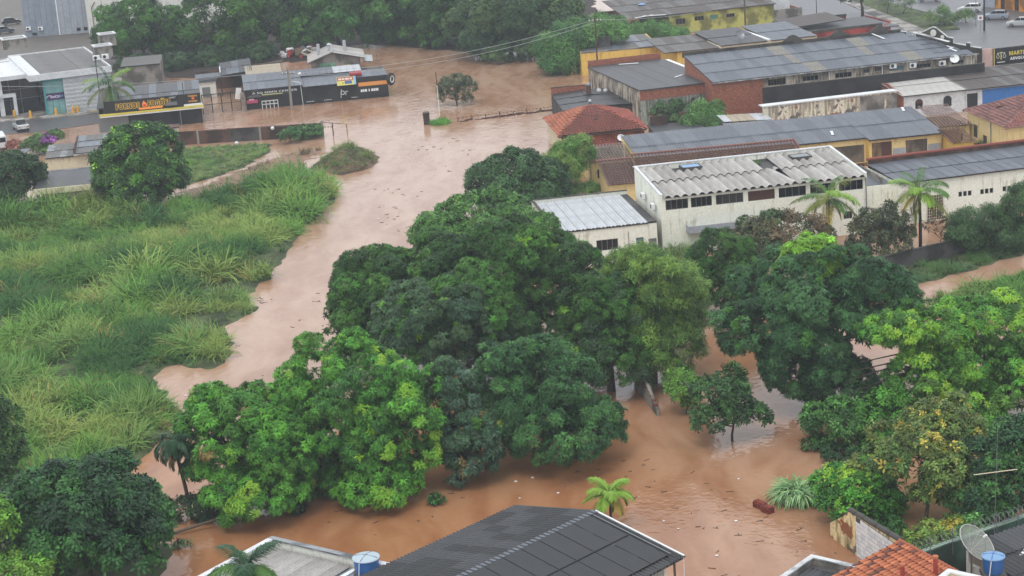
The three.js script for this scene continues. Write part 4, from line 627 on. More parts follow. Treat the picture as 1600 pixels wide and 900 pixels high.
// --- small tiled house, yellow annex, yellow house at the edge
{
  const f = frame([1468, 200], [1512, 194], 3, { ang: 6 }), W = f.w, g = at(f, 'tiled_house', 'small yellow house with mottled mauve tile roof at the right end of the garages', 'house');
  const win = [1.2, 1.2, 1.8, 0.9]; shell(g, W, 7.4, 3, M.yellowPale, [win]); windowIn(g, win, 2); tileRoof(g, [-0.2, 3, 0.3], [W + 0.2, 3, 0.3], [-0.2, 4.3, -7.6], [W - 0.3, 4.3, -7.6], mat(0x8c6f6a, { map: T.tile }));
  const f2 = frame([1491, 224], [1523, 222], 2.5, { ang: 4 }), W2 = f2.w, g2 = at(f2, 'yellow_annex', 'little yellow shed with a brown tiled lean-to roof before the small mottled tile roof', 'shed');
  part(g2, 'wall', slab(0, W2, -0.6, 2.45, -0.2, 0), M.yellow); part(g2, 'wall', plate([[-0.2, -0.6], [-0.2, 2.45], [-5, 3.2], [-5, -0.6]], 0.2, 'x'), M.yellow); part(g2, 'wall', slab(0.2, W2, -0.6, 3.1, -5.2, -5), M.yellow); part(g2, 'stair_wall', plate([[0, -0.6], [0, 2], [2.2, 1], [2.2, -0.6]], 0.15), M.yellowPale).position.set(0.1, 0, 0.6);
  tileRoof(g2, [-0.5, 2.45, 0.3], [W2 + 0.3, 2.45, 0.3], [-0.5, 3.2, -5.2], [W2, 3.2, -5.2], M.tileBrown);
  const f3 = frame([1574, 200], [1640, 194], 4.6, { ang: 8 }), W3 = 13, D3 = 13, g3 = at(f3, 'yellow_house', 'two-storey yellow house with a reddish hipped tile roof at the right edge', 'house');
  part(g3, 'wall', slab(0.15, W3, -0.6, 4.5, -0.35, -0.15), M.yellowPale);
  const hz = [[-10.6, 1.6, 1.3, 1.6], [-7.6, 1.2, 1.2, 1.2], [-4.0, 0.2, 1.3, 1.8]], side = part(g3, 'wall', (() => { const q = holedWall(D3 - 1, 4.5, 0.2, hz.map(h => [h[0] + D3 - 0.8, h[1], h[2], h[3]])); return q.rotateY(-Math.PI / 2); })(), M.yellowPale); side.position.set(0.16, 0, -D3 + 0.65);
  const sd = new THREE.Group(); hz.forEach(h => { const w = windowIn(g3, [0, 0, h[2], h[3]], 3, M.frame, M.glass, 0, 1); w.rotation.y = -Math.PI / 2; w.position.set(0.24, h[1], h[0] - 0.15); });
  const ap = [W3 * 0.5, 7.2, -D3 * 0.5]; tileRoof(g3, [-0.3, 4.5, 0.2], [W3 + 0.3, 4.5, 0.2], ap, ap, mat(0x96564a, { map: T.tile })); tileRoof(g3, [-0.3, 4.5, -D3], [-0.3, 4.5, 0.2], ap, ap, mat(0x8c625c, { map: T.tile })); tileRoof(g3, [W3 + 0.3, 4.5, 0.2], [W3 + 0.3, 4.5, -D3], ap, ap, M.tileRed); tileRoof(g3, [W3 + 0.3, 4.5, -D3], [-0.3, 4.5, -D3], ap, ap, M.tileRed);
  for (const c of [[-0.3, 4.5, 0.2], [-0.3, 4.5, -D3], [W3 + 0.3, 4.5, 0.2]]) ridge(g3, c, ap, mat(0xa07a70, { map: T.mottle }));
  part(g3, 'roof_hole', [slab(-0.6, 0.6, 0, 0.09, -0.35, 0.35), slab(0.2, 0.9, 0.05, 0.14, -0.6, 0.1)], M.terraC).position.set(2.3, 5.8, -7.4);
  part(g3, 'drain_pipe', [bar([0.1, 0, -5.2], [0.1, 4.4, -5.2], 0.05)], M.frame); part(g3, 'small_canopy', slab(0, 1.4, 1.7, 1.78, -0.14, 0.5), M.terraB);
}
// --- yard: tin-roofed shack, slab with brick stubs
{
  const f = frame([1140, 201], [1205, 192], 2.2, { ang: 8 }), W = f.w, g = at(f, 'tin_shack', 'small shack with a white curled tin roof and a blue tarpaulin, in the yard', 'shed');
  shell(g, W - 0.4, 5, 2.1, M.darkConcrete); sheetRoof(g, [-0.3, 2.15, 0.4], [W + 0.4, 2.0, 0.4], [-0.3, 2.5, -2.6], { cols: 6, rows: 1, amp: 0.02, mats: [M.greyCoping] }); sheetRoof(g, [-0.1, 2.6, -2.5], [W + 0.6, 2.3, -2.5], [0.2, 2.9, -6], { cols: 6, rows: 1, amp: 0.03, mats: [M.zinc, M.beigeRoof], rand: 0.06 });
  part(g, 'tarpaulin', new THREE.PlaneGeometry(1.4, 1.7, 4, 4).rotateY(-1.2).translate(-0.5, 1.3, -2.5), M.tankBlue); part(g, 'side_sheet', slab(-0.15, -0.08, -0.4, 2.0, -2, 0.2), M.zinc); part(g, 'white_board', box(0.5, 0.4, 0.05, 2.4, 1.6, 0.06), M.plasticWhite);
  const f2 = frame([1030, 212], [1100, 206], 1.0, { ang: 6 }), g2 = at(f2, 'dark_shed', 'low dark flat roof with brick stubs between the red hip roof and the long garages', 'shed'), W2 = f2.w + 0.5; shell(g2, W2, 7.5, 0.9, M.darkConcrete); part(g2, 'roof', slab(-0.2, W2 + 0.2, 0.92, 1.05, -7.6, 0.25), M.roofDark); part(g2, 'brick_stub', slab(0.2, 2.6, 1.06, 2.3, -7.3, -7.0), M.brownWall); part(g2, 'brick_stub', slab(4.2, 5.8, 1.06, 2.5, -7.3, -7.0), M.brownWall); part(g2, 'light_strip', slab(1, 4.6, 1.06, 1.1, -0.2, 0.1), M.creamWarm);
}
// --- yellow shop row in the back
{
  const H = 3.6, f = frame([908, 84], [1028, 74], H, { ang: 5 }), W = f.w + 0.6, D = 14, g = at(f, 'yellow_shop', 'yellow flat building with a white door at the flood edge beside the weedy bank', 'building');
  const dr = f.rect(925, 99, 941, 121); dr[1] = 0; dr[3] = 2.3; part(g, 'wall', holedWall(W, H, 0.25, [dr]), M.yellow); const d = part(g, 'door', slab(0, dr[2], 0, 2.3, -0.06, 0), M.plasticWhite); d.position.set(dr[0], 0, -0.1); part(d, 'door_seam', slab(dr[2] / 2 - 0.02, dr[2] / 2 + 0.02, 0, 2.3, 0.003, 0.015), M.frame);
  part(g, 'wall', plate([[-0.25, -0.6], [-0.25, H], [-D, H + 0.3], [-D, -0.6]], 0.25, 'x'), M.yellow); part(g, 'wall', slab(0, W, -0.6, H + 0.2, -D - 0.2, -D), M.yellow); const w2 = part(g, 'wall', plate([[-0.25, -0.6], [-0.25, H], [-D, H + 0.3], [-D, -0.6]], 0.25, 'x'), M.yellow); w2.position.x = W - 0.25;
  part(g, 'coping', slab(-0.05, W, H, H + 0.25, -0.3, 0.04), M.concrete); sheetRoof(g, [0, H - 0.05, -0.4], [W, H - 0.05, -0.4], [0, H + 0.3, -D], { rows: 2, amp: 0.02, mats: [M.roofGrey, M.roofBlue, M.roofBlue2] });
  for (const [x, y] of [[0.35, 0.5], [0.75, 0.5], [0.2, 0.3]]) part(g, 'wall_crack', [bar([W * x, H * 0.3, 0.004], [W * x + 0.1, H * 0.6, 0.004], 0.015, 4), bar([W * x + 0.1, H * 0.6, 0.004], [W * x, H * 0.95, 0.004], 0.015, 4)], M.darkConcrete);
  const q = f.loc(943, 72, 3.7), t = part(g, 'water_box', slab(-1, 1, 0, 1.5, -0.8, 0.8), M.darkConcrete); t.position.set(q[0], 3.6, q[2]);
  const f2 = frame([1058, 81], [1126, 74], 4.4, { ang: 8 }), g2 = at(f2, 'yellow_house', 'ochre wall strip under a brown-grey roof, behind the brick building', 'house'), W2 = f2.w; shell(g2, W2, 12, 4.4, M.yellow); const rf = sheetRoof(g2, [-2.2, 4.45, 0.3], [W2 + 0.2, 4.45, 0.3], [-2.2, 5.1, -12], { rows: 2, amp: 0.015, mats: [M.roofBrown, M.roofGrey] });
  const f3 = frame([1126, 72], [1268, 53], 4.8, { ang: 12 }), g3 = at(f3, 'cream_house', 'long cream wall strip with dark grey roofs, behind the long warehouse', 'house'), W3 = f3.w; shell(g3, W3, 14, 4.8, M.creamWarm); sheetRoof(g3, [0, 4.85, 0.2], [W3 * 0.48, 4.85, 0.2], [0, 5.4, -14], { rows: 2, amp: 0.015, mats: [M.roofDark] }); sheetRoof(g3, [W3 * 0.52, 4.85, 0.2], [W3, 4.85, 0.2], [W3 * 0.52, 5.5, -14], { rows: 2, amp: 0.015, mats: [M.roofBlue2] }); part(g3, 'flashing', slab(W3 * 0.48, W3 * 0.51, 4.9, 5.1, -14, 0.2), M.plasticWhite);
  const dq = f3.loc(1155, 60, 5.3), dg = thing('satellite_dish', 'mesh satellite dish on the cream strip roof beside the dark utility pole', 'satellite dish', wpos(f3, dq[0], 5.2, dq[2]), 0.6); dish(dg, 0.8, { m: M.greyMetal });
  const f4 = frame([1270, 52], [1368, 37], 4.2, { ang: 14 }), g4 = at(f4, 'red_wall_building', 'building with a brick-red side wall and dark flat roof beside the wet street', 'building'), W4 = f4.w; part(g4, 'wall', slab(0, W4, -0.6, 4.2, -0.25, 0), M.red); part(g4, 'wall', plate([[-0.25, -0.6], [-0.25, 4.2], [-14, 4.2], [-14, -0.6]], 0.25, 'x'), M.concrete); part(g4, 'wall', slab(0, W4, -0.6, 4.2, -14.2, -14), M.red);
  const co = part(g4, 'wall', slab(0, 6, -0.6, 3.9, -0.25, 0), M.red); co.position.set(W4, 0, 0); co.rotation.y = 0.9; part(g4, 'wall', slab(W4 + 3.4, W4 + 3.65, -0.6, 4, -14, -4.6), M.red);
  part(g4, 'roof', slab(0.3, W4 + 3.2, 3.7, 3.85, -13.8, -0.4), M.roofDark); for (const [a, b, c, d2] of [[0, W4, -0.4, 0.05], [0, W4, -14.2, -13.8]]) part(g4, 'parapet_cap', slab(a, b, 4.2, 4.6, c, d2), M.darkCap); sheetRoof(g4, [-1, 4.5, -6], [8.5, 4.9, -6], [1, 5.0, -13.5], { rows: 1, amp: 0.02, mats: [M.roofBrown] });
  // green-yellow building further back
  const f5 = frame([1045, 23], [1165, 9], 3.6, { ang: 12 }), W5 = f5.w + 5, g5 = at(f5, 'green_building', 'long faded yellow-green building with four windows under a brown roof, far back', 'building');
  const wn = [[1056, 29, 1071, 38], [1085, 25, 1100, 32], [1109, 23, 1122, 30], [1135, 21, 1148, 27]].map(r => { const q = f5.rect(...r); return [q[0], q[1], q[2], Math.max(0.7, q[3])]; });
  part(g5, 'wall', holedWall(W5, 3.6, 0.2, wn), M.lime); wn.forEach((q, i) => windowIn(g5, q, i === 2 ? 1 : 3, M.frame, i === 2 ? mat(0x4f7a6a) : M.glass)); part(g5, 'wall', slab(0, 0.2, -0.6, 3.6, -16, -0.2), M.lime); part(g5, 'wall', slab(0, W5, -0.6, 4.4, -16.2, -16), M.lime); part(g5, 'wall', slab(W5 - 0.2, W5, -0.6, 3.6, -16, -0.2), M.lime);
  sheetRoof(g5, [-8, 3.65, 0.4], [W5 + 0.3, 3.65, 0.4], [-8, 5.2, -16], { rows: 3, amp: 0.02, mats: [M.roofBrown, M.roofBrown, M.roofGrey] });
  part(g5, 'porch', [slab(-7.6, -0.2, 2.3, 2.42, 0.2, 2.4), slab(-7.4, -7.2, -0.6, 2.3, 2, 2.2), slab(-7.4, -0.2, -0.6, 2.3, -0.2, 0)], M.darkWood); for (const [x, r] of [[-5, 0.4], [-3, -0.3]]) { const b = part(g5, 'roof_plank', box(4.2, 0.1, 0.3), M.plasticWhite); b.position.set(x, 3.9, 1); b.rotation.y = r; }
  const tw = thing('tank_tower', 'small pale tower carrying a blue water tank at the left end of the green building', 'water tower', P(1005, 42, 0.5)); part(tw, 'tower', slab(-0.7, 0.7, -0.6, 3.4, -0.6, 0.6), M.lime); part(tw, 'tank', cyl(0.62, 0.75, 0.8, 0, 3.4, 0, 16), M.tankBlue); part(tw, 'lid', cyl(0.3, 0.8, 0.18, 0, 4.2, 0, 16), M.tankLid);
  const g6 = thing('brown_wall', 'dark brown wall running from the green building towards the far water', 'wall', P(930, 36), 0.25); part(g6, 'wall', slab(0, 9, -0.6, 2, -0.2, 0), M.brownWall);
  const f7 = frame([1182, 34], [1252, 26], 0.6, { ang: 12 }), g7 = at(f7, 'ruined_wall', 'unfinished grey and white walls at the edge of the wet street, top centre right', 'building'), W7 = f7.w; part(g7, 'wall', slab(0, W7 * 0.35, -0.6, 3.2, -0.2, 0), M.creamWarm); part(g7, 'wall', slab(W7 * 0.35, W7, -0.6, 2.4, -0.2, 0), M.concrete); part(g7, 'wall', slab(W7 * 0.55, W7 * 0.95, -0.6, 5.8, -5.2, -5), M.whiteClean); part(g7, 'wall', slab(0, W7 * 0.55, -0.6, 6.2, -6.2, -6), M.stain); part(g7, 'wall', slab(W7 - 0.2, W7, -0.6, 2.2, -6, -0.2), M.brick);
  for (const r of [0.1, 0.2, 0.3]) part(g7, 'baluster', slab(0, 0.25, 1.2, 2.4, 0.003, 0.1), M.darkConcrete).position.x = W7 * r;
  // shopfronts beyond the cars
  const f8 = frame([1538, 10], [1625, 22], 0.5), g8 = at(f8, 'orange_shop', 'orange shopfront behind the parked cars in the top right corner', 'shop'), W8 = f8.w; const sh = [[W8 * 0.3, 0.5, 1.2, 2.3], [W8 * 0.55, 0.5, 1.2, 2.3], [W8 * 0.8, 0.5, 1.2, 2.3]]; shell(g8, W8, 8, 5, mat(0xd08a2e, { map: T.patchy }), sh); sh.forEach(q => windowIn(g8, q, 2, M.darkWood)); part(g8, 'grey_pilaster', slab(0, W8 * 0.2, -0.6, 5, 0.003, 0.15), M.greyWallLight); part(g8, 'roof', slab(-0.2, W8 + 0.2, 5.02, 5.2, -8.2, 0.3), M.roofGrey);
}

// ================================================================ buildings on the left
// --- white showroom
{
  const H = 7, f = frame([50, 117], [168, 100], H, { ang: 20 }), W = f.w, D = 27, g = at(f, 'showroom', 'white modern showroom with teal shopfront and perforated block wall behind the green-shaft palm', 'building');
  const tx0 = f.on(68, 140)[0], tx1 = f.on(100, 140)[0], T1 = Math.min(W - 4, tx1);
  part(g, 'wall', slab(T1, W, -0.6, H - 1.05, -0.3, -0.05), M.whiteClean);
  const nx = 9, ny = 9, bw = (W - T1) / nx, bh = (H - 1.2) / ny, bg = (() => { const a = 0.09; return mergeGeometries([slab(0, bw - 0.05, 0, a, 0, 0.14), slab(0, bw - 0.05, bh - 0.05 - a, bh - 0.05, 0, 0.14), slab(0, a, a, bh - 0.05 - a, 0, 0.14), slab(bw - 0.05 - a, bw - 0.05, a, bh - 0.05 - a, 0, 0.14)]); })();
  const bw2 = part(g, 'block_screen', slab(T1, W, 0, 0.1, -0.04, 0.1), M.whiteClean); for (let j = 0; j < ny; j++) for (let i = 0; i < nx; i++) part(bw2, 'block', bg, M.whiteClean).position.set(T1 + i * bw, 0.12 + j * bh, -0.045 + hash(i, j, 3) * 0.012);
  part(g, 'wall', slab(0.4, T1, 5.6, H - 1.05, -1.2, -1), M.teal); part(g, 'pane', slab(tx0 + 0.3, T1, 3.6, 5.5, -0.5, -0.45), M.tealGlass); for (let i = 0; i < 3; i++) part(g, 'pane', slab(tx0 + 0.3 + i * (T1 - tx0 - 0.3) / 3, tx0 + 0.25 + (i + 1) * (T1 - tx0 - 0.3) / 3, 0.1, 2.5, -0.5, -0.45), M.tealGlass);
  part(g, 'frame', [slab(tx0, tx0 + 0.28, -0.5, H - 1.05, -0.6, -0.2), slab(tx0, T1, 5.5, H - 1.05, -0.6, -0.2)], M.teal);
  const sgn = canvasMat(256, 72, (c, w, h) => { c.fillStyle = '#3a2a5a'; c.fillRect(0, 0, w, h); c.fillStyle = '#e8e6f0'; c.font = 'bold 40px sans-serif'; c.fillText('UniCSC', 62, 52); c.strokeStyle = '#e8e6f0'; c.lineWidth = 6; c.beginPath(); c.ellipse(48, 32, 36, 12, -0.1, 2.4, 6); c.stroke(); c.fillStyle = '#56b6c4'; c.fillRect(204, 34, 30, 10); });
  poster(g, 'sign_board', sgn, tx0 + 0.2, 2.55, -0.32, T1 - tx0 - 0.2, 0.98);
  // flat roof with white fascia
  part(g, 'fascia', [slab(-0.6, W + 0.2, H - 1, H, 0.3, 0.55), slab(-0.6, -0.35, H - 1, H, -D, 0.3), slab(W - 0.05, W + 0.2, H - 1, H, -D, 0.3), slab(-0.6, W + 0.2, H - 1, H, -D - 0.25, -D)], M.whiteClean);
  part(g, 'roof_border', slab(-0.35, 1.4, H - 0.3, H - 0.16, -D, 0.3), M.whiteClean); for (let i = 0; i < 2; i++) part(g, 'roof_panel', slab(1.4 + i * (W - 1.6) * 0.6, 1.34 + (i ? W - 1.6 : (W - 1.6) * 0.6), H - 0.32, H - 0.22, -D, 0.3), M.roofGrey);
  part(g, 'wall', slab(W - 0.3, W, -0.6, H - 1, -D, -0.3), M.brownWall); part(g, 'wall', slab(-0.3, W, -0.6, H - 1, -D - 0.2, -D), M.white);
  // left wing, set back: portal frames and dark glass
  const zb = -5.5, x0 = -16; part(g, 'dark_glazing', slab(x0, tx0, -0.6, H - 1.0, zb - 0.1, zb), M.glass); for (let i = 0; i < 9; i++) part(g, 'mullion', slab(x0 + i * 1.8, x0 + i * 1.8 + 0.08, -0.2, H - 1, zb + 0.002, zb + 0.06), M.frame);
  for (const y of [2.6, 4.2]) part(g, 'mullion', slab(x0, tx0, y, y + 0.08, zb + 0.061, zb + 0.09), M.frame);
  for (const [px, hh] of [[-5.2, H - 1], [-12, H - 1]]) part(g, 'portal_frame', [slab(px, px + 0.7, -0.6, hh, zb + 0.1, zb + 0.8)], M.whiteClean);
  for (const px of [-7.6, -14.4]) { const p = part(g, 'portal_frame', [slab(px, px + 0.5, -0.6, 3.2, zb + 0.1, zb + 1.2), slab(px + 4.6, px + 5.1, -0.6, 3.2, zb + 0.1, zb + 1.2), slab(px, px + 5.1, 3.2, 3.7, zb + 0.1, zb + 1.2)], M.whiteClean); }
  part(g, 'roof_slab', slab(x0, -0.6, H - 1, H - 0.35, -D, zb + 1.4), M.whiteClean);
  part(g, 'roof_panel', slab(-9, -1, H - 0.34, H - 0.26, -D + 0.5, -D + 5), M.coping);
  const rb = (px, py, w, h, d, lab) => { const q = f.loc(px, py, 7), t = thing('roof_box', lab, 'water tank housing', wpos(f, q[0], 6.7, q[2]), f.ang, undefined); part(t, 'housing', slab(-w / 2, w / 2, 0, h, -d / 2, d / 2), M.concrete); part(t, 'rim', [slab(-w / 2 - 0.1, w / 2 + 0.1, h, h + 0.2, d / 2 - 0.3, d / 2 + 0.1), slab(-w / 2 - 0.1, w / 2 + 0.1, h, h + 0.2, -d / 2 - 0.1, -d / 2 + 0.3), slab(-w / 2 - 0.1, -w / 2 + 0.3, h, h + 0.2, -d / 2 + 0.3, d / 2 - 0.3), slab(w / 2 - 0.3, w / 2 + 0.1, h, h + 0.2, -d / 2 + 0.3, d / 2 - 0.3)], M.whiteClean); };
  rb(22, 72, 4.2, 1.7, 3.4, 'large brown rooftop box with a white rim on the left wing of the showroom'); rb(161, 86, 3, 1.9, 2.6, 'rooftop box with white rim above two air conditioners on the showroom'); rb(168, 68, 2.8, 2, 2.6, 'rooftop box with white rim at the back corner of the showroom');
  acUnit('air_conditioner', 'air conditioner on the showroom roof edge, left one of the pair', wpos(f, f.loc(149, 92, 7)[0], 6.9, f.loc(149, 92, 7)[2] + 1), f.ang).scale.setScalar(1.3); acUnit('air_conditioner', 'air conditioner on the showroom roof edge, right one of the pair', wpos(f, f.loc(163, 90, 7)[0], 6.9, f.loc(163, 90, 7)[2] + 1), f.ang).scale.setScalar(1.3);
}
// --- grey metal warehouse at the top left corner
{
  const f = frame([42, 58], [138, 54], 0.3, { ang: 2 }), W = f.w, H = 11, g = at(f, 'metal_warehouse', 'tall grey metal-clad building in the top left corner', 'building'), xm = W * 0.52;
  const ws = [[120, 43, 126, 48], [131, 42, 137, 47], [51, 53, 58, 57]].map(r => f.rect(...r)).map(q => [q[0], Math.max(0.6, q[1]), q[2], q[3]]);
  for (let i = 0; i < 6; i++) part(g, 'cladding_panel', slab(xm * i / 6, xm * (i + 1) / 6 - 0.04, -0.6, H, -0.1, 0), M.greyWall);
  for (let i = 0; i < 5; i++) part(g, 'cladding_panel', slab(xm + (W - xm) * i / 5, xm + (W - xm) * (i + 1) / 5 - 0.04, -0.6, H, -0.1, 0.05), M.greyWallLight);
  part(g, 'wall', slab(0, W, -0.6, H, -0.4, -0.14), M.greyWall); part(g, 'wall', slab(-0.2, 0, -0.6, H, -20, 0), M.greyWall); part(g, 'wall', slab(W, W + 0.2, -0.6, H, -20, 0), M.white);
  part(g, 'drain_pipe', [bar([xm, -0.5, 0.15], [xm, H, 0.15], 0.16)], M.plasticWhite); ws.forEach(q => windowIn(g, q, 1, M.steelDark, M.glass, 0.09));
  for (const [px, lab] of [[45, 'air conditioner on the grey metal wall, left one'], [64, 'air conditioner on the grey metal wall, right one']]) { const q = f.on(px, 45); acUnit('air_conditioner', lab, wpos(f, q[0], q[1] - 0.3, 0.25), f.ang).scale.setScalar(1.2); }
  const f2 = frame([138, 54], [200, 46], 0.3, { ang: 8 }), g2 = at(f2, 'white_building', 'white building with pipes, between the grey metal building and the dark trees', 'building'), W2 = f2.w + 24; part(g2, 'wall', slab(0.2, W2, -0.6, 9, -0.3, 0), M.white); part(g2, 'wall', slab(W2 - 0.3, W2, -0.6, 9, -14, -0.3), M.white); part(g2, 'pipe', [bar([1.4, 0, 0.1], [1.4, 6, 0.1], 0.08), bar([1.4, 6, 0.1], [2.2, 7, 0.1], 0.08)], M.brownWall); part(g2, 'roof', slab(0, W2, 9, 9.2, -14, 0.2), M.coping);
}
// --- oven shop
{
  const H = 3.2, f = frame([205, 170], [313, 152], H, { ang: 9 }), W = f.w, D = 15, g = at(f, 'oven_shop', 'black oven shop with flame-marked gold lettering and a yellow awning edge beside the palm', 'shop');
  const b0 = f.on(200, 180)[0]; part(g, 'wall', slab(b0, W, -0.6, H - 0.4, -0.3, -0.1), M.black); part(g, 'wall', slab(b0 - 4.5, b0, -0.6, H - 0.4, -0.3, -0.1), M.greyMetal); for (let i = 0; i < 6; i++) part(g, 'shutter', slab(b0 + 0.3 + i * (W - b0) / 6, b0 + (i + 1) * (W - b0) / 6, -0.5, H - 0.7, -0.099, -0.05), i % 2 ? M.blackWall : M.black);
  part(g, 'wall', slab(W - 0.2, W, -0.6, H, -D, -0.3), M.black); part(g, 'wall', slab(b0 - 4.5, W, -0.6, H + 0.5, -D - 0.2, -D), M.concrete); part(g, 'wall', slab(b0 - 4.5, b0 - 4.3, -0.6, H, -D, -0.3), M.concrete);
  const sg = canvasMat(1024, 200, (c, w, h) => {
    c.fillStyle = '#16171a'; c.fillRect(0, 0, w, h); c.font = '900 128px sans-serif'; c.lineWidth = 13; c.save(); c.scale(0.66, 1); c.strokeStyle = '#f0c43c'; c.fillStyle = '#1a1410'; c.lineJoin = 'round';
    c.strokeText('FORNOS', 14, 146); c.fillText('FORNOS', 14, 146); c.strokeText('FOGOES', 690, 142); c.fillText('FOGOES', 690, 142); c.restore(); c.strokeStyle = '#f0c43c'; c.lineWidth = 9; c.beginPath(); c.moveTo(646, 34); c.quadraticCurveTo(658, 18, 670, 30); c.quadraticCurveTo(682, 40, 694, 24); c.stroke();
    c.fillStyle = '#f08a2c'; c.beginPath(); c.moveTo(392, 146); c.quadraticCurveTo(362, 96, 410, 30); c.quadraticCurveTo(426, 70, 442, 80); c.quadraticCurveTo(458, 120, 436, 146); c.fill(); c.fillStyle = '#c23a22'; c.beginPath(); c.arc(414, 118, 22, 0, 7); c.fill();
    c.fillStyle = '#ee9436'; c.fillRect(330, 152, 330, 34); 
  });
  const L = W - b0 + 3.4; part(g, 'fascia', slab(b0 - 3.4, W, H - 0.35, H + 1.5, 0.3, 0.5), M.black); poster(g, 'sign_board', sg, b0 - 1.8, H - 0.3, 0.56, L * 0.76, 1.75, -0.05);
  const s2 = canvasMat(128, 128, (c) => { c.fillStyle = '#2a2019'; c.fillRect(0, 0, 128, 128); c.fillStyle = '#d8a850'; c.font = '900 30px sans-serif'; c.fillText('FORNOS', 2, 40); c.fillText('FOGOES', 2, 116); c.fillStyle = '#e0662a'; c.beginPath(); c.arc(64, 64, 20, 0, 7); c.fill(); }); poster(g, 'sign_board', s2, W - 1.9, H + 0.1, 0.56, 1.5, 1.35);
  part(g, 'awning_edge', [slab(b0 - 4.2, W + 0.3, H - 0.62, H - 0.36, 0.3, 1.0)], mat(0xe2d25a, { map: T.mottle })); part(g, 'awning_edge', [slab(b0 - 4.2, W + 0.3, H - 0.82, H - 0.625, 0.3, 0.96)], M.plasticWhite); part(g, 'sign_board', [slab(W - 2.6, W + 0.2, H - 0.33, H - 0.02, 0.58, 0.7)], M.plasticWhite);
  part(g, 'cowl', [cyl(0.55, 0.45, 0.22, 0, 0, 0, 14).translate(W - 4.2, H + 1.1, 0.9), slab(W - 5.2, W - 3.6, H + 0.1, H + 0.6, 0.58, 1.1)], M.greyMetal);
  sheetRoof(g, [b0 - 4.5, H + 0.5, 0], [W, H + 0.5, 0], [b0 - 4.5, H + 1.2, -D], { rows: 2, amp: 0.02, mats: [M.roofDark, M.roofDark, M.roofBlue2] });
  part(g, 'front_post', [bar([W - 3.3, -0.5, 0.6], [W - 3.3, H - 0.8, 0.6], 0.08)], M.greyMetal);
  const f2 = frame([188, 104], [248, 104], 4, { ang: 6 }), g2 = at(f2, 'grey_shed', 'low grey roof between the showroom and the dark trees', 'shed'), W2 = f2.w; shell(g2, W2, 8, 3.9, M.concrete); sheetRoof(g2, [0, 3.95, 0.2], [W2, 3.95, 0.2], [0, 4.4, -8], { rows: 1, amp: 0.02, mats: [M.roofGrey] });
}
// --- sheds and gate between the two shops
{
  const f = frame([305, 122], [345, 124], 3.4, { ang: 8 }), g = at(f, 'open_shed', 'dark lean-to roofs between the oven shop and the tyre shop', 'shed'), W = f.w; for (const [x, z] of [[0.2, -0.2], [W, -0.2], [W + 5, -0.2], [0.2, -8], [W + 5, -8]]) part(g, 'post', slab(x - 0.08, x + 0.08, -0.6, 3.3, z - 0.08, z + 0.08), M.steelDark);
  sheetRoof(g, [0, 3.3, 0.3], [W, 3.3, 0.3], [0, 3.6, -2.4], { rows: 1, mats: [M.roofBlue2] }); sheetRoof(g, [W, 3.4, 0.3], [W + 5.2, 3.8, 0.3], [W, 4.2, -9], { rows: 2, mats: [M.roofBlue2, M.roofDark] }); part(g, 'wall', slab(0.1, W + 5.2, -0.6, 3.2, -8.3, -8.1), M.brownWall); const b = part(g, 'white_board', box(0.14, 0.1, 4), M.plasticWhite); b.position.set(W, 4.0, -3); b.rotation.x = 0.1;
  const h = thing('white_hut', 'small grey and white hut behind the black metal gate', 'hut', P(326, 152), 0.1); part(h, 'wall', slab(-1.4, 1.4, -0.6, 2.6, -2, 0), M.white); part(h, 'door', slab(-0.9, 0.4, 0, 1.7, 0.003, 0.05), M.greyMetal); part(h, 'roof', slab(-1.6, 1.6, 2.6, 2.75, -2.2, 0.3), M.roofBlue2);
  const gf = frame([318, 178], [378, 172], 0), gg = at(gf, 'metal_gate', 'black barred gate standing in the flood between the two shops', 'gate'), GW = gf.w;
  part(gg, 'frame', [slab(0, GW, 2.9, 3.02, -0.04, 0.04), slab(0, GW, 1.35, 1.43, -0.04, 0.04)], M.steelDark); for (let i = 0; i <= 4; i++) part(gg, 'post', slab(GW * i / 4 - 0.06, GW * i / 4 + 0.06, -0.6, 3.02, -0.06, 0.06), M.steelDark); for (let i = 0; i < 36; i++) part(gg, 'gate_bar', slab(GW * (i + 0.5) / 36 - 0.012, GW * (i + 0.5) / 36 + 0.012, -0.4, 2.9, 0.041, 0.06), M.steelDark);
}
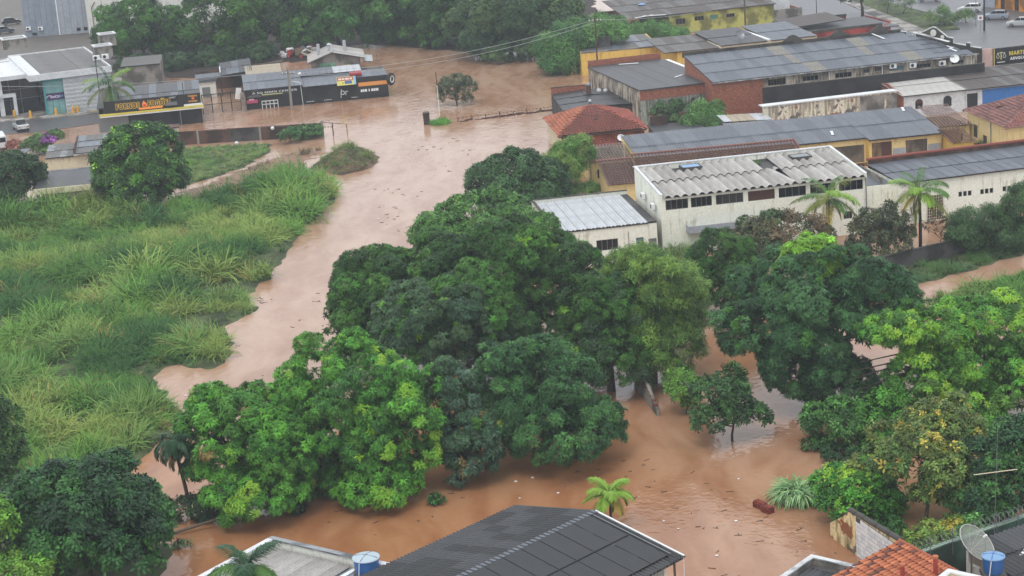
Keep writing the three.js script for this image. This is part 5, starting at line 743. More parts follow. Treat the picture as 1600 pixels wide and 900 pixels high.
// --- tyre shop: black front, banners, grey roofs
{
  const H = 3.9, f = frame([386, 172], [608, 151], 0, { ang: 8 }), W = f.w, g = at(f, 'tyre_shop', 'long black workshop front with banners and grey roofs, beside the tyre on a pole', 'shop'), x1 = W * 0.4, x2 = W * 0.64, x3 = W * 0.77, D = 9;
  part(g, 'wall', slab(0, x1, -0.6, 3.0, -0.25, 0), M.black); part(g, 'wall', slab(x1, x2, -0.6, 2.7, -0.25, -0.02), M.blackWall); part(g, 'wall', slab(x2, x3, -0.6, 2.6, -0.25, 0.02), mat(0x2c2622, { map: T.patchy })); part(g, 'wall', slab(x3, W, -0.6, 3.4, -0.25, 0.05), M.black); part(g, 'wall', slab(W - 0.2, W, -0.6, 3.4, -D, -0.25), M.black); part(g, 'wall', slab(0, 0.2, -0.6, 3, -D, -0.25), M.black); part(g, 'wall', slab(0, W, -0.6, 3.6, -D - 0.2, -D), M.concrete);
  for (let i = 1; i < 8; i++) part(g, 'panel_joint', slab(x1 + (x2 - x1) * i / 8 - 0.02, x1 + (x2 - x1) * i / 8 + 0.02, -0.4, 2.6, -0.018, 0.01), M.steelDark);
  sheetRoof(g, [-0.2, 3.15, 0.4], [x1, 3.15, 0.4], [-0.2, 4.2, -D], { rows: 2, mats: [M.roofBlue, M.roofBlue2] }); sheetRoof(g, [x1, 2.8, 0.3], [x3 + 0.2, 2.8, 0.3], [x1, 3.5, -5.4], { rows: 1, mats: [M.roofBlue] }); sheetRoof(g, [x1, 3.7, -5.4], [x2, 3.7, -5.4], [x1, 4.2, -D], { rows: 1, mats: [M.roofBlue2] }); sheetRoof(g, [x2, 3.7, -5.4], [x3 + 1.5, 3.7, -5.4], [x2, 4.2, -D], { rows: 1, mats: [M.zinc] }); sheetRoof(g, [x3 + 0.3, 3.45, 0], [W, 3.45, 0], [x3 + 0.3, 3.8, -5], { rows: 1, mats: [M.roofBlue2, M.roofBlue] });
  const b1 = canvasMat(1024, 300, (c, w, h) => { c.fillStyle = '#17181b'; c.fillRect(0, 0, w, h); c.fillStyle = '#cfd2d2'; c.font = 'bold 100px sans-serif'; c.fillText('A SQ MMN CENTER', 110, 180); c.font = '50px sans-serif'; c.fillText('★★★★★', 380, 84); c.strokeStyle = '#cfd2d2'; c.lineWidth = 6; c.beginPath(); c.moveTo(100, 70); c.quadraticCurveTo(300, 10, 420, 46); c.lineTo(780, 30); c.stroke(); c.fillStyle = '#b8bb7a'; c.fillRect(300, 214, 420, 34); c.fillStyle = '#8f9290'; c.fillRect(40, 232, 220, 12); c.fillRect(0, 278, 280, 10); });
  poster(g, 'banner', b1, 0.2, 1.9, 0.14, x1 - 1, 1.25, -0.1);
  const b2 = canvasMat(512, 128, (c, w, h) => { c.fillStyle = '#c8c46a'; c.fillRect(0, 0, w, h); c.fillStyle = '#9d4a44'; c.fillRect(8, 6, 440, 54); c.fillStyle = '#e0cfc0'; for (const [a, b] of [[40, 90], [146, 60], [222, 110], [348, 70]]) c.fillRect(a, 20, b, 26); c.fillStyle = '#3f5a96'; c.fillRect(210, 64, 190, 46); c.fillStyle = '#d8d060'; c.beginPath(); c.arc(160, 94, 28, 0, 7); c.fill(); c.fillStyle = '#222'; c.beginPath(); c.arc(160, 94, 14, 0, 7); c.fill(); c.fillStyle = '#7fb4d0'; c.fillRect(452, 0, 60, 128); }); poster(g, 'banner', b2, x2 + 0.05, 2.5, 0.4, x3 - x2 + 0.1, 1.35, -0.35);
  const b3 = canvasMat(512, 280, (c, w, h) => { c.fillStyle = '#17181b'; c.fillRect(0, 0, w, h); c.fillStyle = '#d9934a'; c.fillRect(40, 62, 470, 60); c.fillStyle = '#e0e2e2'; c.font = '52px sans-serif'; c.fillText('★★★★★', 120, 46); for (const [a, b] of [[70, 30], [106, 26], [138, 34], [196, 20], [240, 36], [282, 28], [316, 40]]) c.fillRect(a, 170, b, 40); }); poster(g, 'banner', b3, x3 + 0.1, 0.4, 0.12, W - x3 - 0.15, 2.9, 0);
  for (const x of [x1 + 0.4, x1 + 3.2, x3 - 0.8]) { const s = canvasMat(128, 24, c => { c.fillStyle = '#1b1c1f'; c.fillRect(0, 0, 128, 24); c.fillStyle = '#c8caca'; c.beginPath(); c.arc(10, 12, 7, 0, 7); c.fill(); c.fillRect(24, 8, 40, 8); c.fillRect(68, 8, 34, 8); }); poster(g, 'small_sign', s, x, 0.25, 0.07, 1.5, 0.3); }
  const wt = part(g, 'wall_letters', [bar([x2 + 0.5, 0.5, 0.1], [x2 + 0.65, 1.9, 0.1], 0.05), new THREE.TorusGeometry(0.28, 0.06, 6, 14).translate(x2 + 0.85, 1.3, 0.1), bar([x2 + 1.3, 0.9, 0.1], [x2 + 1.35, 1.5, 0.1], 0.06), bar([x2 + 1.3, 1.5, 0.1], [x2 + 1.7, 1.45, 0.1], 0.05)], M.plasticWhite);
  part(g, 'window_grille', [0, 1, 2, 3, 4].map(i => slab(2.4 + i * 0.62, 2.5 + i * 0.62, -0.2, 1.2, 0.02, 0.1)).concat([slab(2.4, 5, 1.1, 1.22, 0.02, 0.1), slab(2.4, 5, 0.6, 0.7, 0.02, 0.1)]), M.plasticWhite);
  const car = part(g, 'painted_sign', new RoundedBoxGeometry(1.7, 0.5, 0.12, 3, 0.05).translate(0.95, 1.25, 0.1), mat(0xb04a6a, { roughness: 0.4 })); part(car, 'sign_top', new RoundedBoxGeometry(0.8, 0.3, 0.1, 3, 0.05).translate(0.85, 1.55, 0.1), mat(0xd49ab0));
  const tk = thing('red_tank', 'red cylindrical tank lying on the roof edge of the tyre shop', 'tank', wpos(f, x3 + 0.3, 3.9, -1.2), f.ang); part(tk, 'drum', cyl(0.42, 0.42, 1.9, 0, -0.95, 0, 16).rotateZ(Math.PI / 2), mat(0xa02c34, { roughness: 0.5 })); for (const s of [-0.6, 0.6]) part(tk, 'cradle', slab(s - 0.08, s + 0.08, -0.6, -0.35, -0.35, 0.35), M.steelDark);
  const ty = thing('tyre_sign', 'big black tyre mounted on a pole at the right end of the tyre shop', 'sign', P(616, 150)); part(ty, 'pole', [bar([-0.2, -0.6, 0], [-0.2, 1.9, 0], 0.06)], M.steelDark); const tr = part(ty, 'tyre', new THREE.TorusGeometry(0.72, 0.3, 12, 28).rotateY(1.0).translate(-0.3, 2.75, 0), M.rubber); part(ty, 'rim', new THREE.TorusGeometry(0.5, 0.09, 8, 24).rotateY(1.0).translate(-0.14, 2.75, 0.12), M.plasticWhite); part(ty, 'bracket', [bar([-1.3, 2.9, 0], [-0.5, 2.9, 0], 0.06)], M.steelDark);
  for (let i = 0; i < 5; i++) part(ty, 'pole_band', cyl(0.075, 0.075, 0.16, -0.2, 0.1 + i * 0.36, 0, 8), mat(0xc9b04a));
  // entrance post and banner at its left end
  const ps = thing('gate_post', 'white gate post with a torn white banner at the left end of the tyre shop', 'post', P(381, 175)); part(ps, 'post', slab(-0.22, 0.22, -0.6, 3.1, -0.2, 0.2), M.concrete); part(ps, 'torn_banner', new THREE.PlaneGeometry(0.9, 1.8, 4, 5).rotateY(0.5).rotateZ(-0.2).translate(-0.55, 3.0, 0.15), M.plasticWhite);
  const sl = thing('street_light', 'white street lamp head on a bent arm over the tyre shop roof', 'street lamp', P(474, 164)); part(sl, 'pole', [bar([0, -0.6, 0], [-0.15, 3.6, 0], 0.05), bar([-0.15, 3.6, 0], [-1.4, 3.9, 0.1], 0.05)], M.plasticWhite); part(sl, 'lamp_head', new THREE.SphereGeometry(0.3, 12, 8).scale(1, 0.8, 1).translate(-0.1, 5.0, 0), M.plasticWhite); part(sl, 'lamp_arm', [bar([-0.15, 3.6, 0], [-0.1, 4.9, 0], 0.04)], M.greyMetal);
}
// --- sheds behind the tyre shop
{
  const f = frame([484, 96], [568, 94], 3.2, { ang: 5 }), g = at(f, 'gabled_shed', 'gabled tin shed with roof vents and a green painted patch behind the tyre shop', 'shed'), W = f.w, xm = W * 0.42, D = 9;
  part(g, 'wall', plate([[0.2, -0.6], [W * 0.95, -0.6], [W * 0.95, 3.1], [xm, 4.3], [0.2, 3.1]], 0.2), M.concrete); part(g, 'painted_patch', slab(W * 0.18, W * 0.46, 1.6, 2.7, 0.003, 0.03), mat(0x86c0a4, { map: T.patchy })); part(g, 'painted_patch', slab(W * 0.6, W * 0.76, 1.6, 2.1, 0.003, 0.03), M.creamWarm);
  sheetRoof(g, [-0.3, 3.05, -D], [-0.3, 3.05, 0.8], [xm, 4.55, -D], { rows: 1, mats: [M.fibro, M.fibroLight, M.fibro2] }); sheetRoof(g, [W + 0.2, 3.15, 0.8], [W + 0.2, 3.15, -D], [xm, 4.55, 0.8], { rows: 1, mats: [M.fibro, M.fibroLight, M.fibro2] }); part(g, 'ridge_cap', slab(xm - 0.15, xm + 0.15, 4.6, 4.68, -D, 0.8), M.zinc);
  part(g, 'wall', slab(0.2, 0.4, -0.6, 3, -D, -0.2), M.concrete); part(g, 'wall', slab(W * 0.93, W * 0.95, -0.6, 3, -D, -0.2), M.concrete); sheetRoof(g, [W, 2.5, 0.3], [W + 1.6, 2.3, 0.3], [W, 2.9, -5], { rows: 1, mats: [M.zinc] });
  for (const [x, z, h, hood] of [[xm - 0.3, -2, 1.6, 1], [W * 0.18, -3, 1.7, 0], [W * 0.68, -3.5, 1.9, 0]]) { const v = part(g, 'roof_vent', cyl(0.28, 0.28, h, x, 3.9, z, 12), M.zinc); if (hood) part(v, 'vent_hood', cyl(0.2, 0.46, 0.25, x, 3.9 + h, z, 12), M.zinc); }
  const f2 = frame([384, 118], [440, 112], 3.6, { ang: 8 }), g2 = at(f2, 'beige_shed', 'shed with a flat beige sheet roof behind the left part of the tyre shop', 'shed'), W2 = f2.w; shell(g2, W2, 7, 3.5, M.concrete); sheetRoof(g2, [0, 3.55, 0.3], [W2, 3.55, 0.3], [0, 4.1, -7], { rows: 1, amp: 0.02, mats: [M.beigeRoof] });
  // junk heap
  const jk = thing('scrap_heap', 'heap of white, red and brown scrap under the trees behind the sheds', 'scrap heap', P(468, 88), 0); jk.userData.kind = 'stuff';
  const jm = [M.plasticWhite, M.red, M.greyMetal, M.wood, M.zinc, M.darkWood]; jm.forEach((m, k) => { const gs = []; for (let i = 0; i < 16; i++) { const q = box(rr(0.3, 1.6), rr(0.2, 0.7), rr(0.3, 1)); q.rotateX(rr(0, 3)).rotateY(rr(0, 3)).translate(rr(-3.4, 3.2), rr(0.1, 1.6), rr(-4, 3)); gs.push(q); } part(jk, 'scrap', gs, m).userData.kind = 'stuff'; });
  for (const [px, py] of [[492, 83], [484, 88]]) single('scrap_board', box(3.4, 0.12, 1.2).rotateZ(-0.5), M.beigeRoof, px === 492 ? 'tan board leaning on the scrap heap, the higher one' : 'tan board leaning on the scrap heap, the lower one', 'board', P(px, py, 1.4));
}
// --- cream flat-roofed house at the left
{
  const H = 3.4, f = frame([55, 297], [158, 288], H, { ang: 7 }), W = f.w + 1.5, D = 12, g = at(f, 'cream_house', 'cream house with dark flat roof at the left, before the flooded street', 'house');
  const rec = [W - 2.9, 0.3, 1.7, 2.0]; part(g, 'wall', holedWall(W - 0.9, H - 0.65, 0.2, [rec]), M.creamWarm); g.children[0].position.set(0.6, 0, -0.5);
  part(g, 'fascia', slab(-0.2, W, H - 0.65, H + 0.05, -0.25, 0), M.creamWarm); part(g, 'roof', slab(-0.2, W, H - 0.1, H + 0.0, -D, -0.25), M.roofDark); part(g, 'wall', slab(0.6, 0.8, -0.6, H - 0.6, -D, -0.7), M.creamWarm); part(g, 'wall', slab(W - 0.5, W - 0.3, -0.6, H - 0.6, -D, -0.7), M.creamWarm); part(g, 'white_strip', slab(1.2, W - 0.6, H + 0.003, H + 0.06, -D + 0.6, -D + 0.75), M.coping);
  const f2 = frame([70, 247], [150, 237], 3.2, { ang: 8 }), W2 = f2.w + 1, g2 = at(f2, 'grey_roof_house', 'house with two pale grey sheet roofs beside the purple bougainvillea', 'house'); shell(g2, W2, 9, 3.1, M.creamWarm);
  sheetRoof(g2, [0, 3.15, 0.2], [W2 * 0.5, 3.15, 0.2], [0, 3.5, -8], { rows: 2, amp: 0.02, mats: [M.roofGrey, M.greyCoping] }); const r = sheetRoof(g2, [W2 * 0.52, 3.5, 0.6], [W2 + 2, 3.5, 0.6], [W2 * 0.52, 4.1, -9.5], { rows: 3, amp: 0.015, mats: [M.roofBlue, M.roofGrey] }); part(g2, 'barge_board', slab(W2 * 0.5, W2 * 0.52, 3.3, 4.2, -9.5, 0.6), M.brownWall); part(g2, 'eave_board', slab(W2 * 0.5, W2 + 2, 3.25, 3.42, 0.62, 0.72), M.coping);
  const g3 = thing('white_outbuilding', 'small white outbuilding with clutter half hidden behind the round tree', 'outbuilding', P(262, 222), 0.1); part(g3, 'wall', slab(-1.6, 1.6, -0.6, 2, -2, 0), M.white); part(g3, 'roof', slab(-2, 1.9, 2, 2.15, -2.4, 0.3), M.brownWall); part(g3, 'drum', cyl(0.4, 0.4, 1, 1.9, 0.1, 0.5, 12), M.plasticWhite);
  const g4 = thing('small_shed', 'tiny grey roof under the dark tree at the left edge', 'shed', P(28, 262, 0)); part(g4, 'wall', slab(-1.3, 1.3, -0.6, 2, -2.4, 0), M.creamWarm); part(g4, 'roof', slab(-1.5, 1.5, 2, 2.12, -2.7, 0.3), M.roofBlue2);
}
// --- low brown wall by the flooded street, gate frame, flooded fence
{
  const f = frame([262, 228], [505, 213], 0), W = f.w, g = at(f, 'brown_wall', 'long low brown wall along the flooded street', 'wall'), n = 5; for (let i = 0; i < n; i++) part(g, 'wall_panel', slab(W * i / n + 0.02, W * (i + 1) / n - 0.02, -0.6, 1.9 - 0.06 * (i % 2), -0.2, 0), [M.brownWall, M.brownWall, M.darkConcrete, M.brownWall, M.darkConcrete][i]); for (let i = 0; i <= n; i++) part(g, 'pillar', slab(W * i / n - 0.14, W * i / n + 0.14, -0.6, 2.0 + (i === n ? 0.3 : 0), -0.24, 0.04), i % 2 ? M.concrete : M.brownWall); part(g, 'coping', slab(-0.1, W - 0.2, 1.9, 1.97, -0.23, 0.03), mat(0x7c4a38, { map: T.patchy }));
  for (const [px, py, lab] of [[293, 214, 'white sack leaning on the brown wall near the round tree'], [370, 219, 'small white bag at the foot of the brown wall'], [426, 200, 'round white lamp on the brown wall']]) { const s = single('white_sack', new THREE.SphereGeometry(px === 293 ? 0.6 : 0.28, 10, 8).scale(1, px === 293 ? 1.4 : 1, 0.7).translate(0, 0.3, 0), M.plasticWhite, lab, px === 426 ? 'lamp' : 'bag'); s.position.copy(P(px, py + 8).setY(px === 426 ? 1.2 : 0)); if (px === 426) { const q = f.on(426, 200); s.position.copy(wpos(f, q[0], q[1] - 0.3, 0.15)); } }
  const fg = frame([503, 212], [543, 211], 0), gg = at(fg, 'rusty_gate', 'bare rusty gate frame standing in the water at the end of the brown wall', 'gate'), GW = fg.w; part(gg, 'frame', [bar([0, -0.5, 0], [0, 2, 0], 0.05), bar([GW, -0.5, 0], [GW, 1.6, 0], 0.05), bar([0, 2, 0], [GW, 1.6, 0], 0.04), bar([GW * 0.45, -0.5, 0], [GW * 0.45, 1.85, 0], 0.08)], M.darkWood); for (let i = 0; i < 4; i++) part(gg, 'rail_piece', slab(GW * i / 8, GW * i / 8 + 0.25, 1.2, 1.3, -0.03, 0.03), M.darkWood);
  const ff = frame([716, 190], [866, 172], 0), gf = at(ff, 'drowned_fence', 'line of drowned fence posts and wire with debris, across the flood to the red house', 'fence'), FW = ff.w; for (let i = 0; i < 8; i++) part(gf, 'post', slab(FW * i / 7 - 0.05, FW * i / 7 + 0.05, -0.6, 0.6 + 0.2 * (i % 2), -0.05, 0.05), M.darkWood); const wires = []; for (let i = 0; i < 26; i++) wires.push(bar([FW * i / 26, 0.5 + 0.04 * (i % 3), 0], [FW * (i + 0.55) / 26, 0.5, 0], 0.05, 4)); part(gf, 'wire', wires, M.darkWood);
  const db = []; for (let i = 0; i < 90; i++) { const q = box(rr(0.2, 1.3), rr(0.05, 0.16), rr(0.06, 0.25)); q.rotateY(rr(-0.5, 0.5)).translate(FW * (rnd() ** 0.8), rr(-0.02, 0.12), rr(-0.5, 0.5)); db.push(q); } const dd = part(gf, 'debris', db, M.darkWood); dd.userData.kind = 'stuff';
  const st = thing('stump', 'short dark tree stump standing in the open flood beside the grass tuft', 'tree stump', P(667, 194)); part(st, 'trunk', [new THREE.CylinderGeometry(0.5, 0.42, 2.0, 12, 3).translate(0, 0.7, 0)], M.bark); part(st, 'top', new THREE.SphereGeometry(0.52, 10, 6).scale(1, 0.4, 1).translate(0, 1.7, 0), M.barkPale);
  const fp = thing('flagpole', 'thin leaning white pole in the open flood beside the lone small tree', 'pole', P(687, 181)); part(fp, 'pole', [bar([0, -0.6, 0], [-0.05, 6.6, 0], 0.06, 8, 0.04)], M.plasticWhite); part(fp, 'cap', [bar([-0.05, 4.6, 0.04], [-0.05, 6.6, 0.04], 0.07)], M.steelDark);
}
// --- vehicles
function vehicle(label, foot, turn, o = {}) {
  const { L = 4.2, Wd = 1.75, paint = 0xb8bcc0, kind = 'hatch', group } = o, g = thing('parked_car', label, 'car', foot, turn, group), pm = new THREE.MeshPhysicalMaterial({ color: paint, roughness: 0.35, metalness: 0.3, clearcoat: 0.6, side: THREE.DoubleSide }), h = L / 2;
  const low = kind === 'pickup' ? [[-h, 0.45], [-h, 0.95], [-h + 0.15, 1.05], [-0.55, 1.05], [0.9, 1.06], [h - 0.5, 0.95], [h - 0.05, 0.75], [h, 0.45]] : [[-h, 0.4], [-h + 0.02, 0.85], [-h + 0.25, 1.0], [0.6, 1.0], [h - 0.55, 0.88], [h - 0.08, 0.68], [h, 0.4]];
  const ext = (pts, w, b) => { const e = new THREE.ExtrudeGeometry(new THREE.Shape(pts.map(p => new THREE.Vector2(...p))), { depth: w - 2 * b, bevelEnabled: true, bevelSize: b, bevelThickness: b, bevelSegments: 2, steps: 1 }); return e.translate(0, 0, -(w - 2 * b) / 2); };
  part(g, 'body', ext(low, Wd, 0.08), pm);
  const cab = kind === 'pickup' ? [[-0.6, 1.0], [-0.45, 1.62], [0.5, 1.66], [1.1, 1.05]] : [[-h + 0.22, 0.98], [-h + 0.55, 1.45], [-h * 0.2, 1.52], [0.25, 1.48], [1.05, 0.98]];
  part(g, 'cabin_glass', ext(cab, Wd * 0.86, 0.05), M.glass);
  const rf = kind === 'pickup' ? [-0.42, 0.48, 1.68] : [-h + 0.62, 0.22, 1.55]; part(g, 'roof', new RoundedBoxGeometry(rf[1] - rf[0], 0.07, Wd * 0.84, 2, 0.03).translate((rf[0] + rf[1]) / 2, rf[2], 0), pm);
  for (const s of [-1, 1]) for (const x of kind === 'pickup' ? [-0.5, 0.25] : [-h + 0.55, -0.15]) part(g, 'pillar', bar([x, 1.0, s * Wd * 0.45], [x + 0.03, rf[2], s * Wd * 0.41], 0.04, 5), pm);
  for (const x of [-h * 0.62, h * 0.64]) for (const s of [-1, 1]) { const w = part(g, 'wheel', new THREE.CylinderGeometry(0.32, 0.32, 0.2, 18).rotateX(Math.PI / 2).translate(x, 0.32, s * (Wd / 2 - 0.06)), M.rubber); part(w, 'rim', new THREE.CylinderGeometry(0.2, 0.2, 0.22, 12).rotateX(Math.PI / 2).translate(x, 0.32, s * (Wd / 2 - 0.05)), M.greyMetal); }
  for (const s of [-1, 1]) { part(g, 'headlight', new RoundedBoxGeometry(0.1, 0.16, 0.36, 2, 0.03).translate(h + 0.04, 0.68, s * Wd * 0.33), M.plasticWhite); part(g, 'tail_light', new RoundedBoxGeometry(0.1, 0.26, 0.2, 2, 0.03).translate(-h - 0.04, 0.82, s * Wd * 0.38), mat(0x8a1a1a, { roughness: 0.3 })); }
  part(g, 'number_plate', box(0.03, 0.13, 0.42, -h - 0.095, 0.6, 0), M.plasticWhite); part(g, 'bumper', new RoundedBoxGeometry(0.16, 0.2, Wd * 0.94, 2, 0.05).translate(-h - 0.03, 0.42, 0), M.steelDark);
  if (kind === 'pickup') part(g, 'cargo_bed', slab(-h + 0.18, -0.72, 1.06, 1.14, -Wd * 0.4, Wd * 0.4), M.steelDark);
  return g;
}
vehicle('silver pickup standing at the flooded edge of the street, upper left', P(33, 203, 0.07), 2.0, { kind: 'pickup', L: 4.6, paint: 0xb9c0c2 });
vehicle('silver hatchback, leftmost of the parked row before the orange shop', P(1516, 19, 0.5), 2.75, { paint: 0xc4c7c8 });
vehicle('blue-grey SUV, middle of the parked row before the orange shop', P(1556, 30, 0.5), 2.75, { paint: 0x8f9aa8, L: 4.3, Wd: 1.85 });
vehicle('silver saloon, rightmost of the parked row, cut by the right edge', P(1594, 41, 0.5), 2.75, { paint: 0xb9bdc0 });
vehicle('dark car at the very top edge of the upper right street', P(1452, 2, 0.5), 2.9, { paint: 0x3a4252 });
vehicle('black car in the yard of the grey metal building, upper left corner', P(18, 38, 0.3), 0.4, { paint: 0x1c2026 });
vehicle('grey car behind the black one in the upper left yard', P(7, 52, 0.3), 0.5, { paint: 0x59626a });
{ const g = thing('white_van', 'white van cut off by the left edge beside the flooded street', 'van', P(0, 232), 1.9); part(g, 'body', new RoundedBoxGeometry(4.6, 1.9, 1.9, 4, 0.25).translate(0, 1.3, 0), mat(0xc9cdd0, { roughness: 0.4 })); part(g, 'windscreen', new RoundedBoxGeometry(0.1, 0.7, 1.6, 3, 0.04).translate(-2.28, 1.6, 0), M.glass); for (const s of [-0.94, 0.94]) part(g, 'side_window', box(2.6, 0.6, 0.06, -0.6, 1.7, s), M.glass); for (const x of [-1.5, 1.5]) for (const s of [-0.85, 0.85]) part(g, 'wheel', new THREE.CylinderGeometry(0.36, 0.36, 0.22, 16).rotateX(Math.PI / 2).translate(x, 0.3, s), M.rubber); for (const s of [-0.7, 0.7]) part(g, 'headlight', box(0.08, 0.2, 0.3, -2.31, 0.9, s), M.plasticWhite); }
// --- kerb, bollards, poles and cables
{
  for (let i = 0; i < 12; i++) { const a = P(2 + i * 20, 188.5 - i * 2.0, 0.2), b = P(16 + i * 20, 187 - i * 2.0, 0.2), d = Math.hypot(b.x - a.x, b.z - a.z), k = structure('kerb', slab(0, d, 0, 0.14, -0.3, 0), i % 3 ? M.kerbYellow : M.coping); k.position.set(a.x, 0.1, a.z); k.rotation.y = Math.atan2(-(b.z - a.z), b.x - a.x); }
  [[23, 182, 'first'], [48, 183, 'second'], [88, 179, 'third'], [115, 176, 'fourth'], [122, 175, 'fifth']].forEach(([x, y, n]) => { const g = thing('bollard', `yellow bollard on the showroom pavement, ${n} from the left`, 'bollard', P(x, y, 0.2), 0, 'yellow bollards before the showroom'); part(g, 'post', cyl(0.2, 0.24, 0.9, 0, 0, 0, 12), mat(0xd49a22, { roughness: 0.6 })); part(g, 'cap', new THREE.SphereGeometry(0.2, 12, 6, 0, 7, 0, 1.6).translate(0, 0.9, 0), M.kerbYellow); });
  const pot = (name, label, foot, h, r, m, arm = true) => { const g = thing(name, label, 'utility pole', foot); part(g, 'pole', [bar([0, -0.8, 0], [0, h, 0], r, 10, r * 0.7)], m); if (arm) { part(g, 'crossarm', slab(-1, 1, h - 0.9, h - 0.78, -0.06, 0.06), M.wood); for (const s of [-0.9, -0.3, 0.4, 0.9]) part(g, 'insulator', cyl(0.05, 0.07, 0.2, s, h - 0.78, 0, 8), M.plasticWhite); } return g; };
  pot('utility_pole', 'thick concrete utility pole standing in front of the tyre shop', P(456, 170), 6.4, 0.22, M.concrete); pot('utility_pole', 'dark pole in front of the yellow shop beside the weedy bank', P(935, 124), 10.2, 0.14, M.darkWood); pot('utility_pole', 'brown wooden pole behind the brick building and cream roofs', P(1166, 74, 1), 8.6, 0.2, M.wood, false); pot('utility_pole', 'dark post with signs beside the stepped pediment in the upper right', P(1538, 48, 0.5), 7, 0.18, M.steelDark, false); pot('street_post', 'thin black post by the oven shop sign', P(291, 184), 5.6, 0.07, M.steelDark, false); pot('street_post', 'thin dark post before the perforated showroom wall', P(160, 180, 0.2), 9, 0.1, M.steelDark, false); pot('street_post', 'thin post standing in the wet street at the top right', P(1276, 26, 0.5), 6, 0.08, M.steelDark, false); pot('street_post', 'thin grey sign post left of the dark signed post', P(1525, 40, 0.5), 5, 0.06, M.greyMetal, false);
  { const g = thing('roof_mast', 'thin mast on the right end roof of the tyre shop', 'mast', P(596, 142, 0)); part(g, 'pole', [bar([0, 3.4, 0], [0, 6.2, 0], 0.06)], M.greyMetal); const s = thing('street_sign', 'small white and red notice on the post beside the pediment', 'sign', P(1532, 52, 0.5)); part(s, 'board', slab(-0.45, 0.45, 2.2, 3.0, -0.04, 0.04), M.plasticWhite); part(s, 'red_mark', slab(-0.2, 0.2, 2.4, 2.8, 0.042, 0.05), M.red); part(s, 'post', [bar([0, -0.5, -0.1], [0, 2.4, -0.1], 0.04)], M.greyMetal); }
  const cable = (a, b, sag) => { const c = []; for (let i = 0; i <= 12; i++) { const t = i / 12; c.push(a.clone().lerp(b, t).add(new THREE.Vector3(0, -sag * 4 * t * (1 - t), 0))); } return new THREE.TubeGeometry(new THREE.CatmullRomCurve3(c), 24, 0.032, 4); };
  const pa = P(456, 170).setY(6.2), pb = P(935, 124).setY(9.6), pc = P(1166, 74, 1).setY(8.4), pl = P(-60, 200).setY(6.8), wm = mat(0x9a9fa5, { roughness: 0.4 });
  [[pl, pa, 1.0, 'pale cable from the left edge to the concrete pole'], [pa.clone().setY(5.6), pb, 1.6, 'upper pale cable over the far flood between the two poles'], [pa.clone().setY(5.2), pb.clone().setY(9.1), 1.9, 'lower pale cable over the far flood between the two poles'], [pb, pc, 0.8, 'cable from the dark pole to the brown pole over the back roofs']].forEach(([a, b, s, lab]) => single('utility_cable', cable(a, b, s), wm, lab, 'cable'));
}

// ================================================================ foreground roofs
const RB = -36 * Math.PI / 180;
// --- grey corrugated roof with white parapet, bottom left of the centre
{
  const p = P(425, 838, 5.6), g = thing('grey_roof_house', 'grey corrugated roof with pale parapet at the bottom, left of the black roof', 'house', [p.x, 0, p.z], RB), H = 5.0, W = 13, D = 9;
  const f = { o: new THREE.Vector3(p.x, 0, p.z), ang: RB, X: new THREE.Vector3(Math.cos(RB), 0, -Math.sin(RB)), Z: new THREE.Vector3(Math.sin(RB), 0, Math.cos(RB)) };
  part(g, 'wall', slab(0, W, -0.6, 5.5, 0, 0.25), M.white); part(g, 'wall', slab(0, 0.25, -0.6, 5.5, 0.25, D), M.whiteClean); part(g, 'wall', slab(W - 0.25, W, -0.6, 4.9, 0.25, D), M.white); part(g, 'wall', slab(0.25, W - 0.25, -0.6, 4.6, D - 0.25, D), M.white);
  part(g, 'coping', slab(-0.06, 8.5, 5.5, 5.6, -0.06, 0.34), M.greyCoping); part(g, 'coping', slab(8.5, W + 0.06, 5.5, 5.6, -0.06, 0.34), M.whiteClean); part(g, 'coping', slab(-0.06, 0.34, 5.5, 5.6, 0.34, D), M.whiteClean); part(g, 'parapet_cap', slab(-0.5, -0.06, 5.1, 5.2, -0.06, D), M.greyCoping);
  sheetRoof(g, [0.4, 4.7, D], [6.6, 4.7, D], [0.4, 5.1, 0.5], { cols: 7, rows: 3, pitch: 0.25, amp: 0.04, mats: [M.fibro, M.fibro2] }); part(g, 'gutter', slab(6.6, 8.3, 4.85, 4.95, 0.4, D), mat(0x9fb0c0, { map: T.wetroof, roughness: 0.4 })); part(g, 'roof_plank', slab(6.9, 7.2, 4.96, 5.03, 0.6, 6), M.plasticWhite);
  sheetRoof(g, [8.4, 4.6, D], [W - 0.2, 4.6, D], [8.4, 5.0, 0.5], { cols: 4, rows: 3, pitch: 0.25, amp: 0.04, mats: [M.fibro, M.fibro2] });
  waterTank('blue round water tank with a grey lid on the grey corrugated roof', P(574, 894, 5.1), 0.8, M.tankLidGrey);
}
